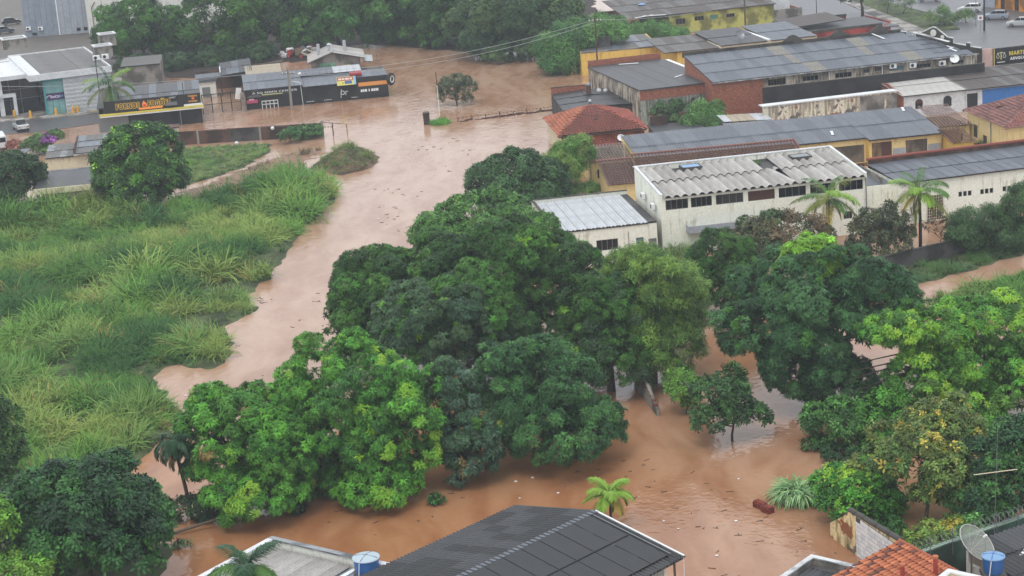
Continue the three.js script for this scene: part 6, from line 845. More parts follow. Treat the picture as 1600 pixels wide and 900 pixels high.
function waterTank(label, pos, r, lidM) {
  const t = thing('water_tank', label, 'water tank', pos); part(t, 'tank', [new THREE.LatheGeometry([[r * 0.8, 0], [r * 0.86, 0.3], [r * 0.9, 0.31], [r * 0.95, 0.85], [r * 1.0, 0.87], [r * 1.0, 0.97]].map(p => new THREE.Vector2(...p)), 32)], M.tankBlue);
  part(t, 'lid', [new THREE.LatheGeometry([[0.001, 1.12], [r * 0.4, 1.1], [r * 0.95, 1.0], [r * 1.04, 0.98], [r * 1.04, 0.92]].map(p => new THREE.Vector2(...p)), 32)], lidM ?? M.tankLid); for (let i = 0; i < 4; i++) part(t, 'lid_rib', bar([0, 1.13, 0], [Math.cos(i * 1.57 + 0.4) * r * 0.92, 1.02, Math.sin(i * 1.57 + 0.4) * r * 0.92], 0.03, 5), lidM ? M.frame : M.tankBlue);
  part(t, 'base', [slab(-r, r, -0.25, -0.02, -r, r)], M.darkConcrete); part(t, 'pipe', [bar([-r * 0.6, -0.2, r * 0.9], [-r * 0.45, 0.9, r * 1.02], 0.03)], M.plasticWhite); return t;
}
// --- black gabled roof with solar mats
{
  const c = P(930, 801, 7.2), ang = -45 * Math.PI / 180, g = thing('black_roof_house', 'black gabled roof with solar pool panels in the bottom foreground', 'house', [c.x, 0, c.z], ang), W = 6.7, HE = 6.0, HR = 7.2, D = 15;
  part(g, 'wall', plate([[-W + 0.7, -0.6], [W - 0.7, -0.6], [W - 0.7, HE - 0.1], [0, HR - 0.2], [-W + 0.7, HE - 0.1]], 0.2), M.white); g.children[0].position.z = 1.0; part(g, 'wall', slab(-W + 0.7, -W + 0.9, -0.6, HE - 0.1, 1.0, D), M.white); part(g, 'wall', slab(W - 3.2, W - 3.0, -0.6, HE + 0.2, 1.0, D), M.white);
  sheetRoof(g, [-W, HE, 0], [-W, HE, D], [0, HR, 0], { cols: 13, rows: 4, pitch: 0.3, amp: 0.085, mats: [M.roofDarker, M.roofDark], rand: 0.006 });
  const r2 = sheetRoof(g, [W, HE, D], [W, HE, 0], [0, HR, D], { cols: 13, rows: 4, pitch: 0.3, amp: 0.085, mats: [M.roofDarker, M.roofDark], rand: 0.006 });
  const L = Math.hypot(W, HR - HE), n = 9, pw = (D - 1.6) / n; for (let j = 0; j < 2; j++) for (let i = 0; i < n; i++) { const s = part(r2, 'solar_panel', new RoundedBoxGeometry(pw - 0.05, 0.05, L * 0.43, 1, 0.015), M.panel); s.position.set(D - 0.75 - (i + 0.5) * pw, 0.16 + hash(i, j, 2) * 0.012, -L * (0.09 + 0.45 * j + 0.21)); } 
  for (const t of [0.085, 0.525]) part(r2, 'panel_pipe', bar([0.6, 0.2, -L * t], [D - 0.7, 0.2, -L * t], 0.035, 6), M.steelDark); part(r2, 'panel_pipe', bar([D - 0.55, 0.2, -L * 0.08], [D - 0.55, 0.2, -L * 0.95], 0.04, 6), M.greyMetal);
  const rc = []; for (let i = 0; i < 40; i++) rc.push(slab(-0.22, 0.22, 0, 0.05, i * D / 40, i * D / 40 + 0.22).translate(0, HR + 0.08, 0)); part(g, 'ridge_cap', rc, M.roofBlue2); part(g, 'ridge_cap', slab(-0.16, 0.16, HR + 0.04, HR + 0.09, 0, D), M.roofDark);
  for (const s of [-1, 1]) { const bb = part(g, 'barge_board', bar([0, HR + 0.1, -0.05], [s * W, HE + 0.08, -0.05], 0.07, 5), s > 0 ? M.plasticWhite : M.roofDark); }
  part(g, 'post', bar([W - 0.4, -0.6, 0.4], [W - 0.4, HE - 0.1, 0.4], 0.07, 8), M.wood); part(g, 'post', bar([W - 0.4, -0.6, 6], [W - 0.4, HE - 0.1, 6], 0.07, 8), M.wood); part(g, 'balcony', [slab(W - 3, W - 0.3, 2.9, 3.1, 0.8, D)], M.white); part(g, 'balcony_rail', [bar([W - 0.4, 4.1, 0.9], [W - 0.4, 4.1, 8], 0.035), bar([W - 0.4, 3.6, 0.9], [W - 0.4, 3.6, 8], 0.03), ...[0, 1, 2, 3, 4].map(i => bar([W - 0.4, 3.1, 1 + i * 1.2], [W - 0.4, 4.1, 1 + i * 1.2], 0.03))], M.plasticWhite); part(g, 'downpipe', bar([W + 0.05, -0.5, 0.1], [W + 0.05, HE, 0.1], 0.03, 6), M.plasticWhite);
}
// --- dark corrugated roof with grey parapet, bottom right of the centre
{
  const p = P(1268, 866, 4.6), ang = -40 * Math.PI / 180, g = thing('dark_roof_house', 'dark corrugated roof with a pale peaked parapet at the bottom, right of the black roof', 'house', [p.x, 0, p.z], ang), W = 8, D = 9;
  part(g, 'wall', slab(0, W, -0.6, 4.5, 0, 0.22), M.concrete); part(g, 'wall', slab(0, 0.22, -0.6, 4.5, 0.22, D), M.concrete); part(g, 'wall', slab(W - 0.22, W, -0.6, 4.3, 0.22, D), M.concrete); part(g, 'coping', slab(-0.05, W, 4.5, 4.58, -0.05, 0.3), M.coping); part(g, 'coping', slab(-0.05, 0.3, 4.5, 4.58, 0.3, D), M.coping); part(g, 'gutter', slab(0.3, W, 4.05, 4.12, 0.3, 0.8), M.darkConcrete);
  sheetRoof(g, [0.3, 3.9, D], [W - 0.3, 3.9, D], [0.3, 4.1, 0.8], { rows: 3, pitch: 0.34, amp: 0.06, mats: [M.roofDarker, M.roofDark] });
}
// --- terracotta roof, each tile a piece
{
  const a = P(1405, 846, 5.2), b = P(1482, 893, 5.0), ang = Math.atan2(-(b.z - a.z), b.x - a.x), g = thing('terracotta_house', 'orange terracotta barrel-tile roof at the bottom right, against the white tiled ruin', 'house', [a.x, 0, a.z], ang), W = 5.4, L = 6.0, dz = 1.3;
  const nc = 17, nr = 12, pw = W / nc, pl = L / nr, under = onPlane(part(g, 'roof', slab(0, W, -0.1, -0.02, -L, 0), M.terraC), [0, 5.2 - dz, L * 0.96], [W, 5.2 - dz, L * 0.96], [0, 5.2, 0]);
  const mk = up => { const q = new THREE.CylinderGeometry(pw * 0.4, pw * 0.5, pl * 1.16, 8, 1, true, -Math.PI / 2, Math.PI).rotateX(-Math.PI / 2); return q; };
  const gu = mk(true), cols = [M.terraA, M.terraA, M.terraA, mat(0xc87a52, { map: T.mottle }), M.terraB, M.terraC]; let count = 0;
  for (let j = 0; j < nr; j++) for (let i = 0; i < nc; i++) { const s = part(under, 'tile', gu, pick(cols)); s.position.set((i + 0.5) * pw, 0.02 + rr(0, 0.015), -(j + 0.5) * pl); s.rotation.x = -0.07; s.rotation.y = rr(-0.03, 0.03); }
  part(g, 'wall', slab(0.2, W - 0.2, -0.6, 5.0, 0.1, 0.3), M.brick); part(g, 'wall', plate([[0.3, -0.6], [0.3, 5], [L * 0.9, 4], [L * 0.9, -0.6]], 0.2, 'x'), M.white); part(g, 'wall', slab(0.3, W, -0.6, 3.8, L * 0.9, L * 0.9 + 0.2), M.white); part(g, 'ridge_cap', [...Array(14)].map((_, i) => bar([i * W / 14, 5.28, 0], [(i + 1.15) * W / 14, 5.28, 0], 0.13, 7, 0.11)), M.terraB);
  for (const [x, z, h, lab] of [[3.3, 2.2, 0.9], [4.6, 0.9, 1.25]]) { const v = part(g, 'vent_pipe', cyl(0.12, 0.14, h, x, 5.0 - z * 0.22, z, 10), M.red); part(v, 'vent_cap', cyl(0.17, 0.17, 0.14, x, 5.0 - z * 0.22 + h, z, 10), M.terraA); }
  const c = P(1482, 889, 5.6), g2 = thing('cream_roof_house', 'white-edged flat roof corner at the bottom, right of the terracotta tiles', 'house', [c.x, 0, c.z], -40 * Math.PI / 180); part(g2, 'wall', slab(0, 4, -0.6, 5.5, 0, 0.2), M.creamWarm); part(g2, 'wall', slab(0, 0.2, -0.6, 5.5, 0.2, 5), M.creamWarm); part(g2, 'coping', [slab(-0.06, 4, 5.5, 5.6, -0.06, 0.28), slab(-0.06, 0.28, 5.5, 5.6, 0.28, 5)], M.whiteClean); part(g2, 'roof', slab(0.2, 4, 5.0, 5.1, 0.2, 5), M.creamWarm);
}
// --- ruin wall: peeling cream end and white tiles
{
  const f = frame([1297, 838], [1357, 882], 0), W = f.w + 3.2, g = at(f, 'tiled_ruin', 'broken wall with peeling cream plaster and white ceramic tiles in the orange water', 'ruined wall');
  const hx = x => Math.max(1.2, f.on(x, x < 1325 ? 817 - (x - 1297) * 0.48 : 800 + (x - 1337) * 0.66)[1]);
  const prof = []; for (const x of [1297, 1302, 1310, 1318, 1325, 1337, 1350, 1370, 1390, 1405]) { const y = x < 1325 ? 817 - (x - 1297) * 0.5 : 801 + (x - 1330) * 0.6, q = f.on(x, y); prof.push([q[0], Math.max(0.8, q[1])]); }
  const WX = prof[prof.length - 1][0]; part(g, 'wall', plate([[prof[0][0], -0.6], ...prof, [WX, -0.6]].reverse(), 0.3), mat(0xfff0cc, { map: T.peel })); const cps = []; for (let i = 4; i < prof.length - 1; i++) cps.push(bar([prof[i][0], prof[i][1] + 0.03, -0.15], [prof[i + 1][0], prof[i + 1][1] + 0.03, -0.15], 0.2, 6)); part(g, 'coping', cps, M.darkCap);
  const t0 = f.on(1338, 830)[0], topAt = x => { for (let i = 0; i < prof.length - 1; i++) if (x <= prof[i + 1][0]) return prof[i][1] + (prof[i + 1][1] - prof[i][1]) * (x - prof[i][0]) / (prof[i + 1][0] - prof[i][0]); return prof[prof.length - 1][1]; };
  const ts = 0.3, tg = new RoundedBoxGeometry(ts - 0.035, ts - 0.035, 0.03, 1, 0.006), tm = [mat(0xd6dade, { roughness: 0.25 }), mat(0xc9ced4, { roughness: 0.25 }), mat(0xdfe2e4, { roughness: 0.25 })], fieldW = WX - t0; const fl = part(g, 'tile_field', slab(t0, WX, -0.5, Math.max(0.6, topAt(WX) - 0.35), 0.003, 0.012), M.darkConcrete);
  for (let i = 0; i < fieldW / ts - 0.5; i++) for (let j = 0; j < 12; j++) { const x = t0 + (i + 0.5) * ts, y = 0.16 + j * ts; if (y + ts / 2 > topAt(x) - 0.12) continue; if (hash(i, j, 12) < 0.03) continue; part(fl, 'wall_tile', tg, pick(tm)).position.set(x, y, 0.022 + hash(i, j, 4) * 0.006); }
}
// --- right corner: dark roof, razor wire wall, dish, tank, aerial
{
  const a = P(1452, 858, 4.2), b = P(1600, 806, 4.2), ang = Math.atan2(-(b.z - a.z), b.x - a.x), L = Math.hypot(b.x - a.x, b.z - a.z) + 3, g = thing('razor_wall', 'green boundary wall topped with coiled razor wire at the bottom right', 'wall', [a.x, 0, a.z], ang);
  part(g, 'wall', slab(-2, L, -0.6, 4.1, -0.2, 0), mat(0x3c5a4c, { map: T.patchy })); part(g, 'coping', slab(-2, L, 4.1, 4.2, -0.25, 0.05), mat(0x8fa898, { map: T.patchy }));
  const pts = []; for (let i = 0; i <= 420; i++) { const t = i / 420; pts.push(new THREE.Vector3(-1.5 + t * (L + 1), 4.55 + 0.3 * Math.sin(t * 190), -0.1 + 0.3 * Math.cos(t * 190))); } part(g, 'razor_wire', new THREE.TubeGeometry(new THREE.CatmullRomCurve3(pts), 900, 0.018, 4), M.greyMetal); for (let i = 0; i < 6; i++) part(g, 'post', bar([i * L / 6, 3.4, 0.08], [i * L / 6, 5.1, 0.08], 0.025, 6), M.greyMetal);
  const r = P(1602, 812, 4.8), g2 = thing('dark_roof_house', 'dark ribbed roof in the bottom right corner behind the blue tank', 'house', [r.x, 0, r.z], ang - 0.02); sheetRoof(g2, [-5, 3.6, 6], [6, 3.6, 6], [-5, 4.5, 0], { cols: 10, rows: 3, pitch: 0.34, amp: 0.06, mats: [M.roofDarker, M.roofDark], rand: 0.004 }); part(g2, 'wall', slab(-4.8, 6, -0.6, 4.3, 0.1, 0.3), M.white); part(g2, 'wall', slab(-4.8, -4.6, -0.6, 3.4, 0.3, 6), M.white); for (const [x, z, r0] of [[-2.2, 2.2, 0.5], [0.3, 4.4, 0.4]]) { const s = part(g2, 'white_strip', box(1.5, 0.06, 0.16), M.plasticWhite); s.position.set(x, 4.4 - z * 0.15 + 0.1, z); s.rotation.y = r0; }
  // wire mesh dish
  const dp = P(1518, 888, 3.6), gd = thing('satellite_dish', 'big wire-mesh satellite dish beside the blue tank at the bottom right', 'satellite dish', dp, 0);
  const R = 1.25, lp = []; for (let i = 0; i <= 8; i++) lp.push(new THREE.Vector2(R * i / 8, 0.42 * R * (i / 8) ** 2)); const tq = new THREE.Quaternion().setFromUnitVectors(new THREE.Vector3(0, 1, 0), new THREE.Vector3(0.55, 0.72, 0.42).normalize()), tilt = q => q.applyQuaternion(tq).translate(0, 1.3, 0);
  const mesh = mat(0x9ca298, { roughness: 0.7, transparent: true, opacity: 0.5 }); part(gd, 'reflector', tilt(new THREE.LatheGeometry(lp, 36)), mesh); part(gd, 'rim', tilt(new THREE.TorusGeometry(R, 0.03, 6, 40).rotateX(Math.PI / 2).translate(0, 0.42 * R, 0)), M.fibroLight);
  for (let i = 0; i < 10; i++) { const an = i * Math.PI / 5, q = []; for (let k = 1; k < 7; k++) q.push(bar([Math.cos(an) * R * k / 7, 0.42 * R * (k / 7) ** 2 + 0.02, Math.sin(an) * R * k / 7], [Math.cos(an) * R * (k + 1) / 7, 0.42 * R * ((k + 1) / 7) ** 2 + 0.02, Math.sin(an) * R * (k + 1) / 7], 0.016, 4)); part(gd, 'rib', tilt(mergeGeometries(q)), M.fibroLight); }
  part(gd, 'feed_arm', tilt(mergeGeometries([0, 2.1, 4.2].map(an => bar([Math.cos(an) * R * 0.7, 0.2 * R, Math.sin(an) * R * 0.7], [0, R * 0.95, 0], 0.014, 4)))), M.fibroLight); part(gd, 'feed', tilt(cyl(0.07, 0.09, 0.22, 0, R * 0.9, 0)), M.frameWhite); part(gd, 'mast', bar([0, -3.5, 0], [0, 1.2, 0], 0.06, 8), M.greyMetal);
  waterTank('blue round water tank with a bright blue lid at the bottom right', P(1552, 893, 4.4), 0.64);
  const tb = thing('tank_stand', 'weathered block stand under the blue tank at the bottom right', 'stand', P(1552, 893, 4.1)); part(tb, 'stand', slab(-0.6, 0.6, -4, 0.03, -0.5, 0.5), M.darkConcrete);
  // television aerial
  const ap = P(1550, 868, 4), ga = thing('aerial', 'thin mast with a yagi television aerial before the right-hand grove', 'aerial'); ga.position.copy(ap); const top = atDepth(1543, 640, depthOf(ap)).sub(ap), mid = atDepth(1545, 724, depthOf(ap)).sub(ap); part(ga, 'mast', bar([0, -3, 0], [top.x, top.y, 0], 0.016, 6), M.greyMetal); part(ga, 'boom', bar([mid.x - 1.25, mid.y - 0.05, 0.05], [mid.x + 1.25, mid.y + 0.1, 0.05], 0.025, 6), M.creamWarm); for (let i = 0; i < 9; i++) part(ga, 'element', bar([mid.x - 1.15 + i * 0.29, mid.y - 0.04 + i * 0.017 - 0.12, -0.3], [mid.x - 1.15 + i * 0.29, mid.y - 0.04 + i * 0.017 + 0.12, 0.4], 0.014, 5), M.creamWarm);
}
// --- things in the water
{
  const bp = P(1194, 797), f = frame([1176, 790], [1212, 806], 0), g = thing('brick_pier', 'fallen red brick pier lying in the orange water at right', 'brick block', P(1194, 796), f.ang), bm = [mat(0x7a3322, { map: T.mottle }), mat(0x8c3d28, { map: T.mottle }), mat(0x672a1e, { map: T.mottle })], bg = new RoundedBoxGeometry(0.235, 0.085, 0.115, 1, 0.012);
  part(g, 'core', [slab(-0.86, 0.2, -0.4, 0.4, -0.2, 0.2), slab(0.2, 0.84, -0.4, 0.36, -0.12, 0.33)], mat(0x6a3a2a, { map: T.patchy }));
  const brick = (x, y, z, r = 0) => { const b = part(g, 'brick', bg, pick(bm)); b.position.set(x, y, z); b.rotation.y = r + rr(-0.03, 0.03); };
  for (let j = 0; j < 4; j++) for (let i = 0; i < 7; i++) { const x = -0.76 + i * 0.25 + (j % 2) * 0.1, z = x > 0.2 ? 0.35 : 0.22; brick(x, 0.04 + j * 0.1, z); } for (let i = 0; i < 7; i++) for (let k = 0; k < 3; k++) { const x = -0.76 + i * 0.25; brick(x, x > 0.2 ? 0.4 : 0.44, -0.14 + k * 0.13 + (x > 0.2 ? 0.1 : 0)); } for (let j = 0; j < 4; j++) for (let k = 0; k < 3; k++) { brick(-0.88, 0.04 + j * 0.1, -0.13 + k * 0.13, Math.PI / 2); brick(0.86, 0.04 + j * 0.1, -0.05 + k * 0.15, Math.PI / 2); }
  const wf = frame([993, 606], [1026, 650], 0), gw = at(wf, 'broken_wall', 'broken brick-edged wall sticking out of the water under the central stand', 'ruined wall'); part(gw, 'wall', plate([[-0.4, -0.6], [wf.w, -0.6], [wf.w, 0.5], [wf.w * 0.6, 1.5], [wf.w * 0.2, 2.0], [-0.4, 2.3]], 0.25), M.concrete); for (let i = 0; i < 9; i++) part(gw, 'brick', new RoundedBoxGeometry(0.3, 0.14, 0.3, 1, 0.02), pick(bm)).position.set(wf.w * (0.2 + 0.09 * i), 2.0 - 0.17 * i + 0.06, -0.12);
  const lg = single('fallen_trunk', bar([0, 0, 0], [4.4, 0.7, -1.2], 0.12, 8, 0.08), M.barkPale, 'pale fallen trunk across the bank beneath the drooping palm', 'log', P(262, 836, 0.1));
  const tw = [], wt = [], scum = []; const spot = (px, py, s, n) => { const c = P(px, py); for (let i = 0; i < n * (py > 700 ? 0.3 : 0.7); i++) { const x = c.x + rr(-s, s), z = c.z + rr(-s, s) * 1.4, l = rr(0.1, 0.6) * (rnd() < 0.12 ? 2 : 1), a = rr(-0.7, 0.7) + (rnd() < 0.3 ? 1.2 : 0); tw.push(bar([x, 0.015, z], [x + Math.cos(a) * l, 0.03, z - Math.sin(a) * l], rr(0.012, 0.028), 4)); if (rnd() < 0.4) tw.push(bar([x + Math.cos(a) * l * 0.5, 0.02, z - Math.sin(a) * l * 0.5], [x + Math.cos(a + 0.8) * l * 0.8, 0.05, z - Math.sin(a + 0.8) * l * 0.8], 0.018, 4)); } };
  [[668, 232, 1.5, 6], [720, 241, 2, 8], [690, 224, 2, 5], [600, 297, 1.5, 5], [640, 300, 2, 6], [606, 322, 1.4, 6], [615, 338, 1.2, 5], [600, 345, 1.6, 5], [618, 358, 1.2, 4], [480, 358, 1, 4], [690, 265, 1.5, 5], [560, 410, 2, 3], [500, 470, 2, 5], [480, 505, 2, 5], [398, 596, 1.4, 5], [370, 610, 1.2, 4], [905, 745, 2, 14], [985, 738, 2.4, 22], [1010, 760, 2, 10], [1055, 800, 2.4, 12], [1120, 830, 2.4, 14], [1090, 760, 2, 8], [1160, 770, 2, 6], [1240, 830, 2.4, 12], [1280, 845, 1.8, 8], [1210, 850, 2, 8], [560, 810, 2.4, 12], [700, 770, 1.8, 8], [640, 830, 2, 6], [1128, 870, 1.5, 6], [1150, 885, 1.5, 6], [355, 545, 0.8, 14], [412, 472, 0.8, 12], [560, 245, 1.2, 5]].forEach(a => spot(...a));
  const fd = thing('floating_twigs', 'dark twigs and sticks drifting on the flood water', 'driftwood'); fd.userData.kind = 'stuff'; part(fd, 'twigs', tw, mat(0x3f342c, { roughness: 0.7 })).userData.kind = 'stuff';
  [[806, 752], [832, 746], [1154, 748], [1037, 814], [1150, 814], [1173, 642], [1168, 640], [591, 342], [290, 618], [812, 778], [872, 770], [1060, 826], [346, 551], [1120, 868], [470, 150]].forEach(([x, y], i) => { if (i === 14) return; const g = new THREE.IcosahedronGeometry(rr(0.05, 0.09), 1).scale(1.5, 0.7, 1); wt.push(g.translate(...P(x, y, 0.04).toArray())); });
  const fl = thing('floating_litter', 'small white bits of litter drifting on the flood water', 'litter'); fl.userData.kind = 'stuff'; part(fl, 'litter', wt, M.plasticWhite).userData.kind = 'stuff';
}

// ================================================================ trees
const DK = [0x30561f, 0x3a6624, 0x2c4e22, 0x446e2a].map(C3), MID = [0x427328, 0x4c802c, 0x3c6e30].map(C3), BR = [0x4c862e, 0x589632, 0x427a2c].map(C3), YEL = [0x78aa34, 0x8ab43a, 0x6aa032].map(C3), GRY = [0x3d5a3a, 0x45623f, 0x36543a].map(C3), RUST = [0x8a7a48, 0x94764c].map(C3);
const MG = { clump: 0.22, dens: 8.5, size: 1.05, trunk: 0.35, under: -0.6 };
// the big stand in the middle
tree('mango_tree', 'biggest dark mango dome at the centre, just left of the white low building', 'tree', [800, 575], [[790, 440, 135, 92], [680, 430, 80, 62, -2], [880, 460, 80, 85, 1], [820, 520, 90, 56, 2], [760, 530, 80, 50, 3]], { ...MG, cols: DK, flush: YEL, flushP: 0.02 });
tree('mango_tree', 'dark tree at the left end of the central stand, beside the main water channel', 'tree', [600, 585], [[600, 475, 84, 82], [560, 480, 46, 55, 1], [600, 425, 60, 34, -1], [620, 540, 60, 46, 1]], { ...MG, cols: DK });
tree('mango_tree', 'grey-green tree in the middle of the central stand', 'tree', [690, 625], [[690, 500, 92, 66], [640, 520, 50, 50, 1], [740, 520, 50, 55, 1]], { ...MG, cols: [...GRY, MID[0]], flush: YEL, flushP: 0.05 });
tree('mango_tree', 'dark tree between the light feathery tree and the central dome', 'tree', [955, 610], [[965, 510, 55, 80], [930, 500, 50, 70, 1], [960, 560, 56, 46, 2]], { ...MG, cols: [...DK, GRY[0]], flush: YEL, flushP: 0.02 });
tree('feathery_tree', 'light yellow-green feathery tree in front of the white low building', 'tree', [1022, 600], [[1020, 480, 76, 92], [1030, 545, 62, 62, 1], [985, 430, 45, 40, -1], [1055, 470, 48, 60]], { clump: 0.17, dens: 9, size: 1.05, leaf: 'fine', cols: [0x6a8c3c, 0x5c8038, 0x769842, 0x527436].map(C3), trunk: 0.25, lift: 0.7, under: -0.75 });
tree('mango_tree', 'light green bushy tree at the back of the stand, below the round dark tree', 'tree', [745, 410], [[745, 352, 92, 42], [690, 362, 42, 26, 1]], { ...MG, size: 1.2, leaf: 'broad', dens: 8, cols: [0x4d7a34, 0x45702f, 0x5a8238].map(C3) });
tree('mango_tree', 'low bright yellow-green treetop just behind the central dome', 'tree', [722, 420], [[728, 378, 52, 26], [815, 362, 60, 22, -2]], { ...MG, cols: [BR[0], MID[0], YEL[0]], trunk: 0.2 });
tree('round_tree', 'dark round tree beside the open flood, above the central stand', 'tree', [812, 326], [[800, 288, 64, 48], [850, 290, 40, 40, -1]], { ...MG, leaf: 'broad', dens: 9, size: 1.2, cols: [0x2f4f2b, 0x385a30, 0x41663a].map(C3), trunk: 0.2 });
tree('weedy_tree', 'loose pale green shrub between the dark round tree and the yellow cottage', 'shrub', [880, 300], [[880, 262, 30, 36], [905, 235, 20, 22]], { clump: 0.35, dens: 8, leaf: 'droop', size: 1, cols: [0x5d8a3a, 0x7a9a48, 0x6a8440].map(C3), trunk: 0.08 });
tree('mango_tree', 'bright green tree at the stand front, second from left', 'tree', [560, 768], [[545, 630, 108, 98], [610, 690, 72, 90, 2], [590, 760, 62, 34, 3, { col: BR[1] }], [470, 650, 50, 60, 0], [490, 725, 46, 44, -1], [530, 745, 50, 36, 0]], { ...MG, cols: [...BR, ...MID], flush: YEL, flushP: 0.1, clump: 0.19 });
tree('mango_tree', 'leftmost bright green tree of the stand, beside the drooping palm', 'tree', [385, 800], [[375, 690, 92, 82], [330, 640, 40, 38, -1], [430, 715, 60, 75, 1], [395, 770, 70, 44, 2]], { ...MG, cols: [...BR, MID[0], MID[1]], flush: [...YEL, RUST[0]], flushP: 0.06, clump: 0.19 });
tree('mango_tree', 'dark rounded tree at the front right of the stand, beside open orange water', 'tree', [850, 722], [[840, 610, 92, 86], [790, 600, 50, 64, 1], [870, 670, 84, 58, 2], [940, 660, 36, 38, 1]], { ...MG, cols: [0x386234, 0x44723a, 0x305830].map(C3), flush: YEL, flushP: 0.015 });
tree('mango_tree', 'dull dark grey-green tree between the bright tree and the front dark tree', 'tree', [715, 752], [[710, 650, 46, 80], [735, 700, 46, 60, 1], [690, 600, 34, 36, 0, { col: BR[0] }]], { ...MG, cols: [0x3c5a3c, 0x34523a, 0x45604a].map(C3), flush: [MID[0], RUST[0]], flushP: 0.04, speck: 0.02 });
// right half
tree('mango_tree', 'dark tree in front of the white building with the long lean-to canopy', 'tree', [1130, 492], [[1125, 415, 52, 54], [1150, 450, 54, 46, 1]], { ...MG, cols: DK, trunk: 0.25 });
tree('scrub_tree', 'brownish sparse tree below the left coconut palm', 'tree', [1215, 432], [[1225, 362, 66, 30], [1190, 390, 44, 40, 1]], { clump: 0.3, dens: 6, leaf: 'broad', size: 1.1, cols: [0x5f5f3e, 0x545a3a, 0x6b5c44, 0x3f5a32].map(C3), gap: 0.25, trunk: 0.16 });
tree('scrub_tree', 'thin dark bush between the two coconut palms', 'tree', [1388, 412], [[1378, 355, 46, 34], [1384, 380, 38, 26, 1], [1335, 385, 14, 10]], { clump: 0.3, dens: 6, leaf: 'broad', size: 1.05, cols: [0x4a5638, 0x3f4c33, 0x55593f].map(C3), gap: 0.3, trunk: 0.14, bark: M.bark });
tree('mango_tree', 'great dark tree right of the centre with a yellow-green tip on top', 'tree', [1290, 632], [[1285, 480, 122, 92], [1200, 510, 72, 62, 1], [1262, 568, 72, 60, 2], [1350, 480, 84, 70, 0], [1310, 600, 60, 44, 2], [1270, 400, 46, 30, -1, { col: YEL[0] }]], { ...MG, cols: [0x2c522c, 0x355e34, 0x284a2a, 0x426c3e].map(C3), flush: [MID[0]], flushP: 0.06 });
tree('mango_tree', 'bright yellow-green tree at the right edge above the small fan palm', 'tree', [1520, 668], [[1530, 545, 104, 86], [1450, 520, 62, 40, 1], [1590, 610, 84, 80, 1], [1395, 515, 50, 24, 2, { k: 0.8 }], [1440, 590, 56, 46, 2], [1500, 630, 70, 40, 2]], { ...MG, cols: [BR[0], MID[1], MID[0], C3(0x548032)], flush: YEL, flushP: 0.22, gap: 0.25, bare: [[1330, 580], [1322, 596], [1345, 566], [1340, 610]] });
tree('leafy_tree', 'mid green tree in the right-hand grove behind the yellow speckled tree', 'tree', [1400, 700], [[1395, 650, 42, 48], [1370, 690, 26, 24, 1]], { clump: 0.35, dens: 9, leaf: 'broad', size: 1.1, cols: [BR[0], MID[0]], trunk: 0.12 });
tree('leafy_tree', 'loose tree speckled with yellow leaves in the right-hand grove', 'tree', [1445, 818], [[1440, 715, 92, 66], [1470, 670, 60, 44, -1], [1490, 760, 56, 44, 1]], { clump: 0.28, dens: 8, leaf: 'broad', size: 1.05, cols: [0x5f7838, 0x6a7c3e, 0x4f6e34, 0x5a7038].map(C3), flush: [0xb0a446, 0x9c9a44].map(C3), flushP: 0.01, speck: 0.12, gap: 0.3, trunk: 0.14, bark: M.barkPale });
tree('leafy_tree', 'glossy green round tree just behind the white tiled ruin', 'tree', [1348, 812], [[1345, 765, 54, 44], [1310, 790, 26, 22, 1], [1380, 790, 30, 26, 0]], { clump: 0.35, dens: 10, leaf: 'broad', size: 1, cols: [0x3f7a2a, 0x4a8a2c, 0x35682a].map(C3), flush: YEL, flushP: 0.03, speck: 0.08, trunk: 0.12 });
tree('leafy_tree', 'dark green tree at the right edge behind the rooftop aerial', 'tree', [1570, 828], [[1570, 750, 62, 68], [1530, 790, 44, 44, 1], [1590, 690, 40, 40]], { clump: 0.3, dens: 9, leaf: 'broad', size: 1.1, cols: [0x335a2c, 0x3c6630, 0x2d5030].map(C3), trunk: 0.15 });
tree('flooded_tree', 'small dark tree standing in the orange water right of the central stand', 'tree', [1148, 690], [[1132, 625, 40, 40], [1120, 655, 38, 24, 1], [1174, 650, 26, 18, 0], [1140, 588, 22, 18, -1]], { clump: 0.32, dens: 9, leaf: 'broad', size: 1, cols: [0x36572f, 0x2d4c2b, 0x436a35].map(C3), gap: 0.4, trunk: 0.1 });
tree('flooded_tree', 'slim light-leaved sapling in the water left of the small dark flooded tree', 'sapling', [1076, 648], [[1068, 605, 24, 26], [1080, 625, 16, 16]], { clump: 0.4, dens: 9, leaf: 'broad', size: 0.9, cols: [0x5a8a34, 0x6a9a3c].map(C3), gap: 0.3, trunk: 0.06 });
bush('flooded_bush', 'half-drowned green bush at the foot of the great dark tree', 'bush', [1300, 700], [[1302, 660, 46, 34], [1280, 695, 20, 14], [1330, 650, 24, 22]], { dens: 9, cols: [0x3f6a30, 0x35592c, 0x4a7a36].map(C3), gap: 0.25 });
bush('flooded_bush', 'low dark bush breaking the water below the half-drowned green bush', 'bush', [1315, 724], [[1316, 713, 32, 13]], { dens: 9, cols: [0x33552f, 0x2c4a2c].map(C3) });
tree('mango_tree', 'large dark tree in the bottom left corner', 'tree', [140, 920], [[140, 815, 108, 84], [80, 790, 60, 60, -1], [190, 840, 62, 60, 1]], { ...MG, leaf: 'broad', dens: 9, size: 1.35, cols: [0x2c522a, 0x36622e, 0x28482c].map(C3), y: 0.1 });
tree('leafy_tree', 'tall dark tree cut off by the left edge above the corner tree', 'tree', [-12, 800], [[-2, 690, 32, 60], [0, 760, 24, 50]], { clump: 0.35, dens: 8, leaf: 'broad', size: 1.2, cols: [0x35552c, 0x43662f].map(C3), trunk: 0.18 });
